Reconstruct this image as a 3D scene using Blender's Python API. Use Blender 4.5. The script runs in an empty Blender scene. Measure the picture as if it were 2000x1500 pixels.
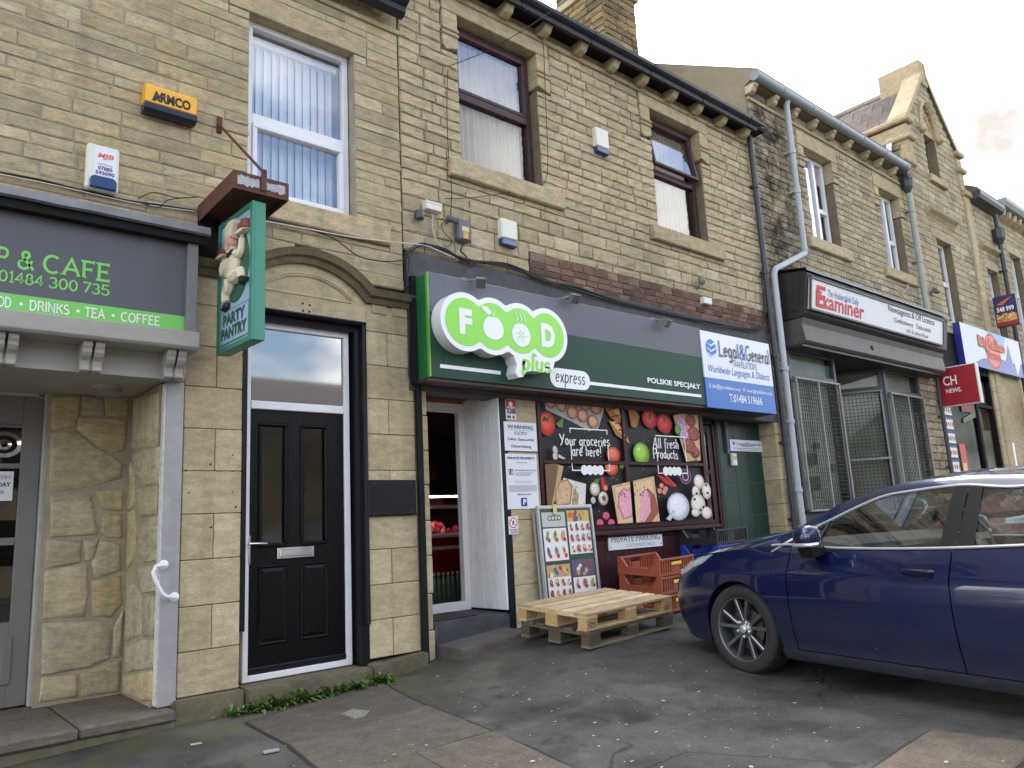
import bpy, bmesh, math, random
import numpy as np
from mathutils import Vector, Matrix, noise as mnoise
from mathutils.bvhtree import BVHTree
from math import sin, cos, pi, radians, sqrt, atan2
random.seed(7)
scene = bpy.context.scene
col = scene.collection

# ------------------------------------------------------------------ camera
FOC, YAW, PITCH, ROLL, CAMZ = 1490.635, 0.71220736, 0.18405541, -0.0523266, 1.30
_fw = Vector((sin(YAW)*cos(PITCH), cos(YAW)*cos(PITCH), sin(PITCH)))
_r0 = Vector((cos(YAW), -sin(YAW), 0)); _u0 = _r0.cross(_fw)
_R = cos(ROLL)*_r0 + sin(ROLL)*_u0; _U = -sin(ROLL)*_r0 + cos(ROLL)*_u0
cam = bpy.data.cameras.new('camera'); camo = bpy.data.objects.new('camera', cam); col.objects.link(camo)
cam.sensor_fit = 'HORIZONTAL'; cam.sensor_width = 36.0; cam.lens = FOC/2000*36
cam.clip_start = 0.05; cam.clip_end = 2000
m4 = Matrix((( _R.x, _U.x, -_fw.x, 0), (_R.y, _U.y, -_fw.y, 0), (_R.z, _U.z, -_fw.z, CAMZ), (0, 0, 0, 1)))
camo.matrix_world = m4
scene.camera = camo

# ------------------------------------------------------------------ sky
SKYO = 3.0
SKYC = 4.0
SUN_EL, SUN_AZ = radians(48), radians(52)      # azimuth from +Y towards +X : behind the shops, to the right
world = bpy.data.worlds.new('World'); scene.world = world; world.use_nodes = True
nt = world.node_tree; nt.nodes.clear()
out = nt.nodes.new('ShaderNodeOutputWorld'); bg = nt.nodes.new('ShaderNodeBackground')
sky = nt.nodes.new('ShaderNodeTexSky'); sky.sky_type = 'NISHITA'; sky.sun_disc = False
sky.sun_elevation = SUN_EL; sky.sun_rotation = SUN_AZ; sky.air_density = 1.0; sky.dust_density = 2.0
tc = nt.nodes.new('ShaderNodeTexCoord'); sep = nt.nodes.new('ShaderNodeSeparateXYZ')
nt.links.new(tc.outputs['Generated'], sep.inputs[0])
mx = nt.nodes.new('ShaderNodeMath'); mx.operation = 'MAXIMUM'; mx.inputs[1].default_value = 0.0
nt.links.new(sep.outputs['Z'], mx.inputs[0])
ad = nt.nodes.new('ShaderNodeMath'); ad.inputs[1].default_value = 0.35; nt.links.new(mx.outputs[0], ad.inputs[0])
dv = nt.nodes.new('ShaderNodeVectorMath'); dv.operation = 'DIVIDE'
cb = nt.nodes.new('ShaderNodeCombineXYZ')
for k in 'XYZ': nt.links.new(ad.outputs[0], cb.inputs[k])
nt.links.new(tc.outputs['Generated'], dv.inputs[0]); nt.links.new(cb.outputs[0], dv.inputs[1])
cn = nt.nodes.new('ShaderNodeTexNoise'); cn.inputs['Scale'].default_value = 1.5; cn.inputs['Detail'].default_value = 6; cn.inputs['Roughness'].default_value = .55
cof = nt.nodes.new('ShaderNodeVectorMath'); cof.operation = 'ADD'; cof.inputs[1].default_value = (SKYO, SKYO*.7, 0.0); nt.links.new(dv.outputs[0], cof.inputs[0])
nt.links.new(cof.outputs[0], cn.inputs['Vector'])
cr = nt.nodes.new('ShaderNodeValToRGB'); cr.color_ramp.elements[0].position = .42; cr.color_ramp.elements[1].position = .58
nt.links.new(cn.outputs['Fac'], cr.inputs[0])
cn2 = nt.nodes.new('ShaderNodeTexNoise'); cn2.inputs['Scale'].default_value = 1.25; cn2.inputs['Detail'].default_value = 4; cn2.inputs['Roughness'].default_value = .45
cof2 = nt.nodes.new('ShaderNodeVectorMath'); cof2.operation = 'ADD'; cof2.inputs[1].default_value = (SKYC, -SKYC, 0.0); nt.links.new(dv.outputs[0], cof2.inputs[0])
nt.links.new(cof2.outputs[0], cn2.inputs['Vector'])
cc = nt.nodes.new('ShaderNodeValToRGB')
cc.color_ramp.elements[0].position = .40; cc.color_ramp.elements[0].color = (2.05, 1.9, 1.75, 1)
cc.color_ramp.elements[1].position = .60; cc.color_ramp.elements[1].color = (13.4, 13.3, 13.2, 1)
nt.links.new(cn2.outputs['Fac'], cc.inputs[0])
mixs = nt.nodes.new('ShaderNodeMix'); mixs.data_type = 'RGBA'
nt.links.new(cr.outputs[0], mixs.inputs['Factor']); nt.links.new(sky.outputs[0], mixs.inputs['A']); nt.links.new(cc.outputs[0], mixs.inputs['B'])
nt.links.new(mixs.outputs['Result'], bg.inputs['Color']); bg.inputs['Strength'].default_value = 0.15
nt.links.new(bg.outputs[0], out.inputs['Surface'])
# ------------------------------------------------------------------ sun (veiled by cloud)
sl = bpy.data.lights.new('sun', 'SUN'); sl.energy = 1.0; sl.angle = radians(25); sl.color = (1, .96, .9)
so = bpy.data.objects.new('sun', sl); col.objects.link(so)
sd = Vector((sin(SUN_AZ)*cos(SUN_EL), cos(SUN_AZ)*cos(SUN_EL), sin(SUN_EL)))
so.rotation_euler = sd.to_track_quat('Z', 'Y').to_euler(); so.location = (8, 4, 30)
vs = scene.view_settings; vs.view_transform = 'Standard'; vs.look = 'None'; vs.exposure = 1.62; vs.gamma = 1.0; vs.use_curve_mapping = False
scene.display_settings.display_device = 'sRGB'
scene.cycles.use_denoising = True
scene.cycles.max_bounces = 8; scene.cycles.transparent_max_bounces = 16

# ------------------------------------------------------------------ measuring helpers (photo point -> point on a real plane)
CAM = Vector((0, 0, CAMZ))
def ray(px, py): return (_fw*FOC + _R*(px-1000) - _U*(py-750))/FOC
def A(px, py, Y):  d = ray(px, py); return CAM + d*(Y/d.y)
def AX(px, py, X): d = ray(px, py); return CAM + d*(X/d.x)
def AZ(px, py, Z): d = ray(px, py); return CAM + d*((Z-CAMZ)/d.z)
def AD(px, py, D): return CAM + ray(px, py)*D
# ground height: a gently rising pavement fitted to where things stand
_gc = [(3.92, 5.95, .150), (5.18, 3.47, .135), (4.60, 4.56, .252), (5.79, 4.62, .281), (4.75, 5.40, .297), (5.9, 5.5, .338), (2.30, 5.80, .062), (.8, 5.6, .02), (0, 0, -.20), (9, 5, .38), (9, 1, .24), (-3, 5, -.12), (4.0, 5.3, .170), (7.5, 5.8, .385), (6.5, 3.4, .19)]
def _gp(x, y): return .055*min(x, 8.0) + .03*min(max(y, -3), 6.5) - .19
_K = np.array([[math.exp(-((a[0]-b[0])**2+(a[1]-b[1])**2)/2.0) for b in _gc] for a in _gc]) + 1e-3*np.eye(len(_gc))
_wt = np.linalg.solve(_K, np.array([c[2]-_gp(c[0], c[1]) for c in _gc]))
def gz(x, y):
    return _gp(x, y) + sum(w*math.exp(-((x-c[0])**2+(y-c[1])**2)/2.0) for w, c in zip(_wt, _gc))
def AG(px, py):
    z = .1
    for _ in range(12):
        p = AZ(px, py, z); z = gz(p.x, p.y)
    return p

# ------------------------------------------------------------------ object helpers
def wm(o):
    b = o.matrix_basis
    return (wm(o.parent) @ o.matrix_parent_inverse @ b) if o.parent else b.copy()
def setp(o, parent):
    if parent: o.parent = parent; o.matrix_parent_inverse = wm(parent).inverted()
def tag(o, label=None, cat=None, group=None, kind=None):
    if label: o['label'] = label
    if cat: o['category'] = cat
    if group: o['group'] = group
    if kind: o['kind'] = kind
    return o
def thing(name, label, cat, loc=(0, 0, 0), group=None, rotz=0, kind=None):
    o = bpy.data.objects.new(name, None); col.objects.link(o); o.location = loc; o.rotation_euler = (0, 0, rotz)
    o.empty_display_size = .1
    return tag(o, label, cat, group, kind)
def obj(name, me, mat=None, parent=None, mw=None, local=False):
    o = bpy.data.objects.new(name, me); col.objects.link(o)
    if mat is not None and not me.materials: me.materials.append(mat)
    if mw is not None: o.matrix_basis = mw
    if parent:
        if local: o.parent = parent
        else: setp(o, parent)
    return o
def copy_tree(o, parent=None):
    c = o.copy(); col.objects.link(c)
    if parent is not None: c.parent = parent
    for ch in list(o.children): copy_tree(ch, c)
    return c
class MB:
    def __init__(s): s.v = []; s.f = []; s.mi = []; s.m = 0
    def add(s, vs, fs):
        n = len(s.v); s.v += [tuple(p) for p in vs]
        for f in fs: s.f.append(tuple(i+n for i in f)); s.mi.append(s.m)
        return s
    def box(s, x0, x1, y0, y1, z0, z1):
        return s.add([(x0,y0,z0),(x1,y0,z0),(x1,y1,z0),(x0,y1,z0),(x0,y0,z1),(x1,y0,z1),(x1,y1,z1),(x0,y1,z1)],
                     [(0,3,2,1),(4,5,6,7),(0,1,5,4),(1,2,6,5),(2,3,7,6),(3,0,4,7)])
    def hexa(s, p): # 8 points ordered like box
        return s.add(p, [(0,3,2,1),(4,5,6,7),(0,1,5,4),(1,2,6,5),(2,3,7,6),(3,0,4,7)])
    def prism(s, poly, fn, a, b):
        n = len(poly); vs = [fn(u, v, a) for u, v in poly] + [fn(u, v, b) for u, v in poly]
        fs = [tuple(range(n))[::-1], tuple(range(n, 2*n))] + [(i, (i+1) % n, n+(i+1) % n, n+i) for i in range(n)]
        return s.add(vs, fs)
    def pxz(s, poly, y0, y1): return s.prism(poly, lambda u, v, w: (u, w, v), y0, y1)
    def pyz(s, poly, x0, x1): return s.prism(poly, lambda u, v, w: (w, u, v), x0, x1)
    def pxy(s, poly, z0, z1): return s.prism(poly, lambda u, v, w: (u, v, w), z0, z1)
    def bar(s, a, b, w, h, up=(0, 0, 1)):
        a = Vector(a); b = Vector(b); d = (b-a).normalized(); up = Vector(up)
        if abs(d.dot(up)) > .99: up = Vector((0, 1, 0))
        x = d.cross(up).normalized(); y = x.cross(d)
        c = [x*i*w/2 + y*j*h/2 for i, j in ((-1,-1),(1,-1),(1,1),(-1,1))]
        return s.add([a+k for k in c]+[b+k for k in c], [(0,1,2,3),(7,6,5,4),(0,4,5,1),(1,5,6,2),(2,6,7,3),(3,7,4,0)])
    def tube(s, pts, r, n=6, caps=True):
        pts = [Vector(p) for p in pts]; vs = []; fs = []; ref = None
        for i, p in enumerate(pts):
            d = (pts[min(i+1, len(pts)-1)]-pts[max(i-1, 0)])
            d = d.normalized() if d.length > 1e-9 else Vector((0, 0, 1))
            if ref is None: ref = Vector((0, 0, 1)) if abs(d.z) < .9 else Vector((1, 0, 0))
            x = d.cross(ref)
            x = x.normalized() if x.length > 1e-6 else d.orthogonal().normalized()
            y = x.cross(d); ref = y
            rr = r[i] if isinstance(r, (list, tuple)) else r
            vs += [p + x*rr*cos(2*pi*k/n) + y*rr*sin(2*pi*k/n) for k in range(n)]
        for i in range(len(pts)-1):
            for k in range(n):
                fs.append((i*n+k, i*n+(k+1) % n, (i+1)*n+(k+1) % n, (i+1)*n+k))
        if caps: fs += [tuple(range(n))[::-1], tuple(range((len(pts)-1)*n, len(pts)*n))]
        return s.add(vs, fs)
    def lathe(s, prof, c, axis='z', n=24):
        vs = []; fs = []
        for r, h in prof:
            for k in range(n):
                a = 2*pi*k/n; u, v = r*cos(a), r*sin(a)
                p = (u, v, h) if axis == 'z' else ((u, h, v) if axis == 'y' else (h, u, v))
                vs.append((c[0]+p[0], c[1]+p[1], c[2]+p[2]))
        for i in range(len(prof)-1):
            for k in range(n): fs.append((i*n+k, i*n+(k+1) % n, (i+1)*n+(k+1) % n, (i+1)*n+k))
        fs += [tuple(range(n))[::-1], tuple(range((len(prof)-1)*n, len(prof)*n))]
        return s.add(vs, fs)
    def grid(s, P): # rows of points
        R_, C_ = len(P), len(P[0]); vs = [p for r in P for p in r]
        return s.add(vs, [(i*C_+j, i*C_+j+1, (i+1)*C_+j+1, (i+1)*C_+j) for i in range(R_-1) for j in range(C_-1)])
    def mesh(s, name, mats, smooth=False, bevel=0, seg=1, fixn=True):
        me = bpy.data.meshes.new(name); me.from_pydata(s.v, [], s.f)
        if not isinstance(mats, (list, tuple)): mats = [mats]
        for m in mats: me.materials.append(m)
        if max(s.mi or [0]) > 0: me.polygons.foreach_set('material_index', s.mi)
        if bevel or fixn:
            bm = bmesh.new(); bm.from_mesh(me)
            if fixn: bmesh.ops.recalc_face_normals(bm, faces=bm.faces)
            if bevel:
                es = [e for e in bm.edges if len(e.link_faces) == 2 and e.calc_face_angle(0) > .5]
                bmesh.ops.bevel(bm, geom=es, offset=bevel, segments=seg, affect='EDGES', clamp_overlap=True)
            bm.to_mesh(me); bm.free()
        if smooth:
            me.polygons.foreach_set('use_smooth', [True]*len(me.polygons))
            try: me.set_sharp_from_angle(angle=radians(smooth if smooth > 1 else 35))
            except Exception: pass
        me.update(); return me
    def build(s, name, mats, parent=None, smooth=False, bevel=0, seg=1, local=False, fixn=True):
        return obj(name, s.mesh(name, mats, smooth, bevel, seg, fixn), None, parent, local=local)
def bx(name, mat, parent, x0, x1, y0, y1, z0, z1, bevel=0, local=False):
    return MB().box(x0, x1, y0, y1, z0, z1).build(name, mat, parent, bevel=bevel, local=local)
def tb(name, mat, parent, pts, r, n=8, local=False):
    return MB().tube(pts, r, n).build(name, mat, parent, smooth=True, local=local)

# ------------------------------------------------------------------ materials
def lin(c): return c/12.92 if c <= .04045 else ((c+.055)/1.055)**2.4
def rgb(r, g, b): return (lin(r/255), lin(g/255), lin(b/255), 1)
MATS = {}
def pm(name, c, rough=.6, metal=0, var=.12, vs_=6.0, bump=0.0, bs=80.0, spec=.5, coat=0, stretch=None, dirt=0, dirtc=(.03, .028, .022, 1), ds=2.5, emit=0):
    if name in MATS: return MATS[name]
    m = bpy.data.materials.new(name); m.use_nodes = True; n = m.node_tree.nodes; l = m.node_tree.links
    b = n['Principled BSDF']; b.inputs['Roughness'].default_value = rough; b.inputs['Metallic'].default_value = metal
    b.inputs['Specular IOR Level'].default_value = spec; b.inputs['Coat Weight'].default_value = coat; b.inputs['Coat Roughness'].default_value = .03
    g = n.new('ShaderNodeNewGeometry'); vec = g.outputs['Position']
    if stretch:
        mp = n.new('ShaderNodeVectorMath'); mp.operation = 'MULTIPLY'; mp.inputs[1].default_value = stretch; l.new(vec, mp.inputs[0]); vec = mp.outputs[0]
    no = n.new('ShaderNodeTexNoise'); no.inputs['Scale'].default_value = vs_; no.inputs['Detail'].default_value = 5; no.inputs['Roughness'].default_value = .65; l.new(vec, no.inputs['Vector'])
    mr = n.new('ShaderNodeMapRange'); mr.inputs['From Min'].default_value = .25; mr.inputs['From Max'].default_value = .75
    mr.inputs['To Min'].default_value = 1-var; mr.inputs['To Max'].default_value = 1+var; l.new(no.outputs['Fac'], mr.inputs['Value'])
    hs = n.new('ShaderNodeVectorMath'); hs.operation = 'SCALE'; hs.inputs[0].default_value = c[:3]; l.new(mr.outputs[0], hs.inputs['Scale'])
    cur = hs.outputs[0]
    if dirt:
        n2 = n.new('ShaderNodeTexNoise'); n2.inputs['Scale'].default_value = ds; n2.inputs['Detail'].default_value = 8; n2.inputs['Roughness'].default_value = .7; l.new(g.outputs['Position'], n2.inputs['Vector'])
        r2 = n.new('ShaderNodeMapRange'); r2.inputs['From Min'].default_value = .5; r2.inputs['From Max'].default_value = .72; r2.inputs['To Max'].default_value = dirt; l.new(n2.outputs['Fac'], r2.inputs['Value'])
        mi = n.new('ShaderNodeMix'); mi.data_type = 'RGBA'; l.new(r2.outputs[0], mi.inputs['Factor']); l.new(cur, mi.inputs['A']); mi.inputs['B'].default_value = dirtc
        cur = mi.outputs['Result']
    l.new(cur, b.inputs['Base Color'])
    if bump:
        nb = n.new('ShaderNodeTexNoise'); nb.inputs['Scale'].default_value = bs; nb.inputs['Detail'].default_value = 4; l.new(vec, nb.inputs['Vector'])
        bu = n.new('ShaderNodeBump'); bu.inputs['Strength'].default_value = min(bump, 1); bu.inputs['Distance'].default_value = .01; l.new(nb.outputs['Fac'], bu.inputs['Height']); l.new(bu.outputs[0], b.inputs['Normal'])
    if emit:
        b.inputs['Emission Color'].default_value = c; b.inputs['Emission Strength'].default_value = emit
    MATS[name] = m; return m
def stone_mat(name, ramp, bump=.5, soot=.0, stain=None, grain=45.0, joint=False):
    m = bpy.data.materials.new(name); m.use_nodes = True; n = m.node_tree.nodes; l = m.node_tree.links
    b = n['Principled BSDF']; b.inputs['Roughness'].default_value = .92; b.inputs['Specular IOR Level'].default_value = .2
    oi = n.new('ShaderNodeObjectInfo'); at = n.new('ShaderNodeAttribute'); at.attribute_name = 'tint'
    ad_ = n.new('ShaderNodeMath'); l.new(oi.outputs['Random'], ad_.inputs[0]); l.new(at.outputs['Fac'], ad_.inputs[1])
    fr = n.new('ShaderNodeMath'); fr.operation = 'FRACT'; l.new(ad_.outputs[0], fr.inputs[0])
    cr_ = n.new('ShaderNodeValToRGB'); els = cr_.color_ramp.elements
    while len(els) < len(ramp): els.new(.5)
    for i, c in enumerate(ramp): els[i].position = i/(len(ramp)-1); els[i].color = c
    l.new(fr.outputs[0], cr_.inputs[0])
    g = n.new('ShaderNodeNewGeometry')
    mp = n.new('ShaderNodeVectorMath'); mp.operation = 'MULTIPLY'; mp.inputs[1].default_value = (1, 1, 2.6); l.new(g.outputs['Position'], mp.inputs[0])
    # shift the grain for every stone
    of = n.new('ShaderNodeVectorMath'); of.operation = 'ADD'; l.new(mp.outputs[0], of.inputs[0])
    sc_ = n.new('ShaderNodeMath'); sc_.operation = 'MULTIPLY'; sc_.inputs[1].default_value = 37.0; l.new(fr.outputs[0], sc_.inputs[0])
    cbx = n.new('ShaderNodeCombineXYZ')
    for k in 'XYZ': l.new(sc_.outputs[0], cbx.inputs[k])
    l.new(cbx.outputs[0], of.inputs[1])
    n1 = n.new('ShaderNodeTexNoise'); n1.inputs['Scale'].default_value = 7; n1.inputs['Detail'].default_value = 8; n1.inputs['Roughness'].default_value = .7; l.new(of.outputs[0], n1.inputs['Vector'])
    r1 = n.new('ShaderNodeMapRange'); r1.inputs['From Min'].default_value = .3; r1.inputs['From Max'].default_value = .7; r1.inputs['To Min'].default_value = .74; r1.inputs['To Max'].default_value = 1.2; l.new(n1.outputs['Fac'], r1.inputs['Value'])
    sc2 = n.new('ShaderNodeVectorMath'); sc2.operation = 'SCALE'; l.new(cr_.outputs[0], sc2.inputs[0]); l.new(r1.outputs[0], sc2.inputs['Scale'])
    n4 = n.new('ShaderNodeTexNoise'); n4.inputs['Scale'].default_value = grain*.8; n4.inputs['Detail'].default_value = 5; n4.inputs['Roughness'].default_value = .75; l.new(of.outputs[0], n4.inputs['Vector'])
    r4 = n.new('ShaderNodeMapRange'); r4.inputs['From Min'].default_value = .3; r4.inputs['From Max'].default_value = .7; r4.inputs['To Min'].default_value = .74; r4.inputs['To Max'].default_value = 1.2; l.new(n4.outputs['Fac'], r4.inputs['Value'])
    sc4 = n.new('ShaderNodeVectorMath'); sc4.operation = 'SCALE'; l.new(sc2.outputs[0], sc4.inputs[0]); l.new(r4.outputs[0], sc4.inputs['Scale'])
    cur = sc4.outputs[0]
    # weather staining: broad uneven soot
    n2 = n.new('ShaderNodeTexNoise'); n2.inputs['Scale'].default_value = .9; n2.inputs['Detail'].default_value = 9; n2.inputs['Roughness'].default_value = .72; l.new(g.outputs['Position'], n2.inputs['Vector'])
    r2 = n.new('ShaderNodeMapRange'); r2.inputs['From Min'].default_value = .48; r2.inputs['From Max'].default_value = .75; r2.inputs['To Max'].default_value = .35+soot; l.new(n2.outputs['Fac'], r2.inputs['Value'])
    st = n.new('ShaderNodeVectorMath'); st.operation = 'MULTIPLY'; st.inputs[1].default_value = (6, 6, .45); l.new(g.outputs['Position'], st.inputs[0])
    ns = n.new('ShaderNodeTexNoise'); ns.inputs['Scale'].default_value = 1; ns.inputs['Detail'].default_value = 7; ns.inputs['Roughness'].default_value = .65; l.new(st.outputs[0], ns.inputs['Vector'])
    rs = n.new('ShaderNodeMapRange'); rs.inputs['From Min'].default_value = .5; rs.inputs['From Max'].default_value = .78; rs.inputs['To Max'].default_value = .3; l.new(ns.outputs['Fac'], rs.inputs['Value'])
    fm = n.new('ShaderNodeMath'); fm.operation = 'MAXIMUM'; l.new(r2.outputs[0], fm.inputs[0]); l.new(rs.outputs[0], fm.inputs[1])
    fac = fm.outputs[0]
    if stain:   # (x centre, half width, amount): a soot run down the wall below a leaking gutter
        sp = n.new('ShaderNodeSeparateXYZ'); l.new(g.outputs['Position'], sp.inputs[0])
        a1 = n.new('ShaderNodeMath'); a1.operation = 'SUBTRACT'; a1.inputs[1].default_value = stain[0]; l.new(sp.outputs['X'], a1.inputs[0])
        a2 = n.new('ShaderNodeMath'); a2.operation = 'ABSOLUTE'; l.new(a1.outputs[0], a2.inputs[0])
        a3 = n.new('ShaderNodeMapRange'); a3.inputs['From Min'].default_value = stain[1]; a3.inputs['From Max'].default_value = 0; a3.inputs['To Max'].default_value = stain[2]; l.new(a2.outputs[0], a3.inputs['Value'])
        n3 = n.new('ShaderNodeTexNoise'); n3.inputs['Scale'].default_value = 2.2; n3.inputs['Detail'].default_value = 8; n3.inputs['Roughness'].default_value = .75; l.new(g.outputs['Position'], n3.inputs['Vector'])
        r3 = n.new('ShaderNodeMapRange'); r3.inputs['From Min'].default_value = .38; r3.inputs['From Max'].default_value = .6; l.new(n3.outputs['Fac'], r3.inputs['Value'])
        a4 = n.new('ShaderNodeMath'); a4.operation = 'MULTIPLY_ADD'; l.new(a3.outputs[0], a4.inputs[0]); l.new(r3.outputs[0], a4.inputs[1]); l.new(fac, a4.inputs[2]); a4.use_clamp = True
        fac = a4.outputs[0]
    mi = n.new('ShaderNodeMix'); mi.data_type = 'RGBA'; l.new(fac, mi.inputs['Factor']); l.new(cur, mi.inputs['A']); mi.inputs['B'].default_value = (.055, .047, .036, 1)
    l.new(mi.outputs['Result'], b.inputs['Base Color'])
    nb = n.new('ShaderNodeTexNoise'); nb.inputs['Scale'].default_value = grain; nb.inputs['Detail'].default_value = 6; nb.inputs['Roughness'].default_value = .7; l.new(of.outputs[0], nb.inputs['Vector'])
    bu = n.new('ShaderNodeBump'); bu.inputs['Strength'].default_value = bump; bu.inputs['Distance'].default_value = .012; l.new(nb.outputs['Fac'], bu.inputs['Height']); l.new(bu.outputs[0], b.inputs['Normal'])
    MATS[name] = m; return m
def glass_mat(name, tint=(1, 1, 1, 1), refl=.12, rough=.0, wav=0, gain=1.0, gc=(.92, .95, 1, 1)):
    m = bpy.data.materials.new(name); m.use_nodes = True; n = m.node_tree.nodes; l = m.node_tree.links
    n.clear(); o = n.new('ShaderNodeOutputMaterial'); tr = n.new('ShaderNodeBsdfTransparent'); gl = n.new('ShaderNodeBsdfGlossy'); mx_ = n.new('ShaderNodeMixShader')
    tr.inputs[0].default_value = tint; gl.inputs['Roughness'].default_value = rough; gl.inputs['Color'].default_value = gc
    lw = n.new('ShaderNodeLayerWeight'); lw.inputs['Blend'].default_value = .5; fr = n.new('ShaderNodeMath'); fr.operation = 'POWER'; fr.inputs[1].default_value = 5; l.new(lw.outputs['Facing'], fr.inputs[0])
    ma = n.new('ShaderNodeMath'); ma.operation = 'MULTIPLY_ADD'; ma.inputs[1].default_value = .9*gain; ma.inputs[2].default_value = refl; ma.use_clamp = True
    l.new(fr.outputs[0], ma.inputs[0]); l.new(ma.outputs[0], mx_.inputs[0]); l.new(tr.outputs[0], mx_.inputs[1]); l.new(gl.outputs[0], mx_.inputs[2]); l.new(mx_.outputs[0], o.inputs['Surface'])
    if wav:
        g = n.new('ShaderNodeNewGeometry'); nn = n.new('ShaderNodeTexNoise'); nn.inputs['Scale'].default_value = 2.5; l.new(g.outputs['Position'], nn.inputs['Vector'])
        bu = n.new('ShaderNodeBump'); bu.inputs['Strength'].default_value = wav; bu.inputs['Distance'].default_value = .02; l.new(nn.outputs['Fac'], bu.inputs['Height']); l.new(bu.outputs[0], gl.inputs['Normal'])
    MATS[name] = m; return m
def flat(c, rough=.55, name=None):   # printed / painted colour with very slight unevenness
    name = name or 'print_%d_%d_%d' % c
    return pm(name, rgb(*c), rough=rough, var=.04, vs_=9)

BUFF = [rgb(193,177,142), rgb(180,164,131), rgb(202,186,151), rgb(168,155,127), rgb(190,172,133), rgb(183,170,140), rgb(196,178,139), rgb(175,158,124)]
BUFF2 = [rgb(198,182,152), rgb(182,166,136), rgb(208,192,162), rgb(172,158,130), rgb(200,182,146), rgb(190,175,146), rgb(196,178,144), rgb(178,164,138)]
BUFF3 = [rgb(190,177,150), rgb(166,152,126), rgb(198,184,156), rgb(154,142,118), rgb(186,170,138), rgb(174,162,136), rgb(182,168,140)]
M_tool = stone_mat('tooled_sandstone', BUFF, bump=.55)
M_pitch = stone_mat('pitched_sandstone', BUFF2, bump=.75)
M_b3 = stone_mat('sooty_sandstone', BUFF3, bump=.75, soot=.15, stain=(11.0, 1.0, 1.3))
M_b4 = stone_mat('gable_sandstone', BUFF3, bump=.6, soot=.1)
M_ash = stone_mat('ashlar_sandstone', [rgb(198,181,146), rgb(189,172,138), rgb(204,188,155), rgb(183,167,134), rgb(194,178,146)], bump=.22, soot=-.05, grain=60)
M_dress = stone_mat('dressed_sandstone', [rgb(190,173,140), rgb(182,165,132), rgb(196,179,146)], bump=.25, soot=.05)
M_rub = stone_mat('rubble_stone', [rgb(196,182,148), rgb(178,168,142), rgb(204,188,150), rgb(168,160,138), rgb(190,174,136), rgb(188,170,130)], bump=.7, soot=.0, grain=22)
M_mort = pm('grey_mortar', rgb(160,152,136), .95, var=.25, bump=.5, bs=60)
M_mort2 = pm('dark_mortar', rgb(120,108,86), .95, var=.25, bump=.5, bs=60)
M_brick = stone_mat('old_red_brick', [rgb(122,94,82), rgb(106,82,74), rgb(136,106,92), rgb(92,74,70), rgb(156,132,112), rgb(126,100,88)], bump=.6, soot=.3)
M_white = pm('white_upvc', rgb(232,233,236), .32, var=.03, dirt=.12, ds=5, dirtc=(.35, .34, .31, 1))
M_maroon = pm('maroon_frame', rgb(70,48,50), .45, spec=.3, var=.15)
M_black = pm('black_gloss_paint', rgb(22,24,30), .42, spec=.25, var=.25, bump=.12, bs=30)
M_blackm = pm('black_matt', rgb(30,30,31), .8, spec=.2, var=.3, bump=.2, bs=50)
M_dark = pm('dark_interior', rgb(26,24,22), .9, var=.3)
M_gut = pm('black_gutter', rgb(40,42,47), .45, spec=.3, var=.2)
M_glass = glass_mat('window_glass', refl=.10, wav=.05)
M_glassb = glass_mat('bright_window_glass', refl=.13, wav=.03)
M_glassc = glass_mat('curtained_glass', refl=.05, wav=.02)
M_glassd = glass_mat('dim_glass', tint=(.5, .52, .52, 1), refl=.07)
M_glassn = glass_mat('dusty_glass', tint=(.8, .82, .8, 1), refl=.015, gain=.12)
M_steel = pm('chrome', rgb(215,215,215), .12, metal=1, var=.03)
M_rust = pm('rusty_iron', rgb(92,58,44), .85, var=.35, vs_=14, bump=.5, bs=50, dirt=.6, dirtc=rgb(60,36,30), ds=6)
M_cable = pm('black_cable', rgb(26,26,27), .55)
M_cablew = pm('white_cable', rgb(205,200,188), .5)
M_plast = pm('cream_plastic', rgb(222,222,208), .45, var=.05)
M_gplast = pm('grey_plastic', rgb(92,98,106), .5, var=.08)
M_bplast = pm('blue_lens', rgb(40,68,112), .2, var=.1)
YF = 5.95
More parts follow.
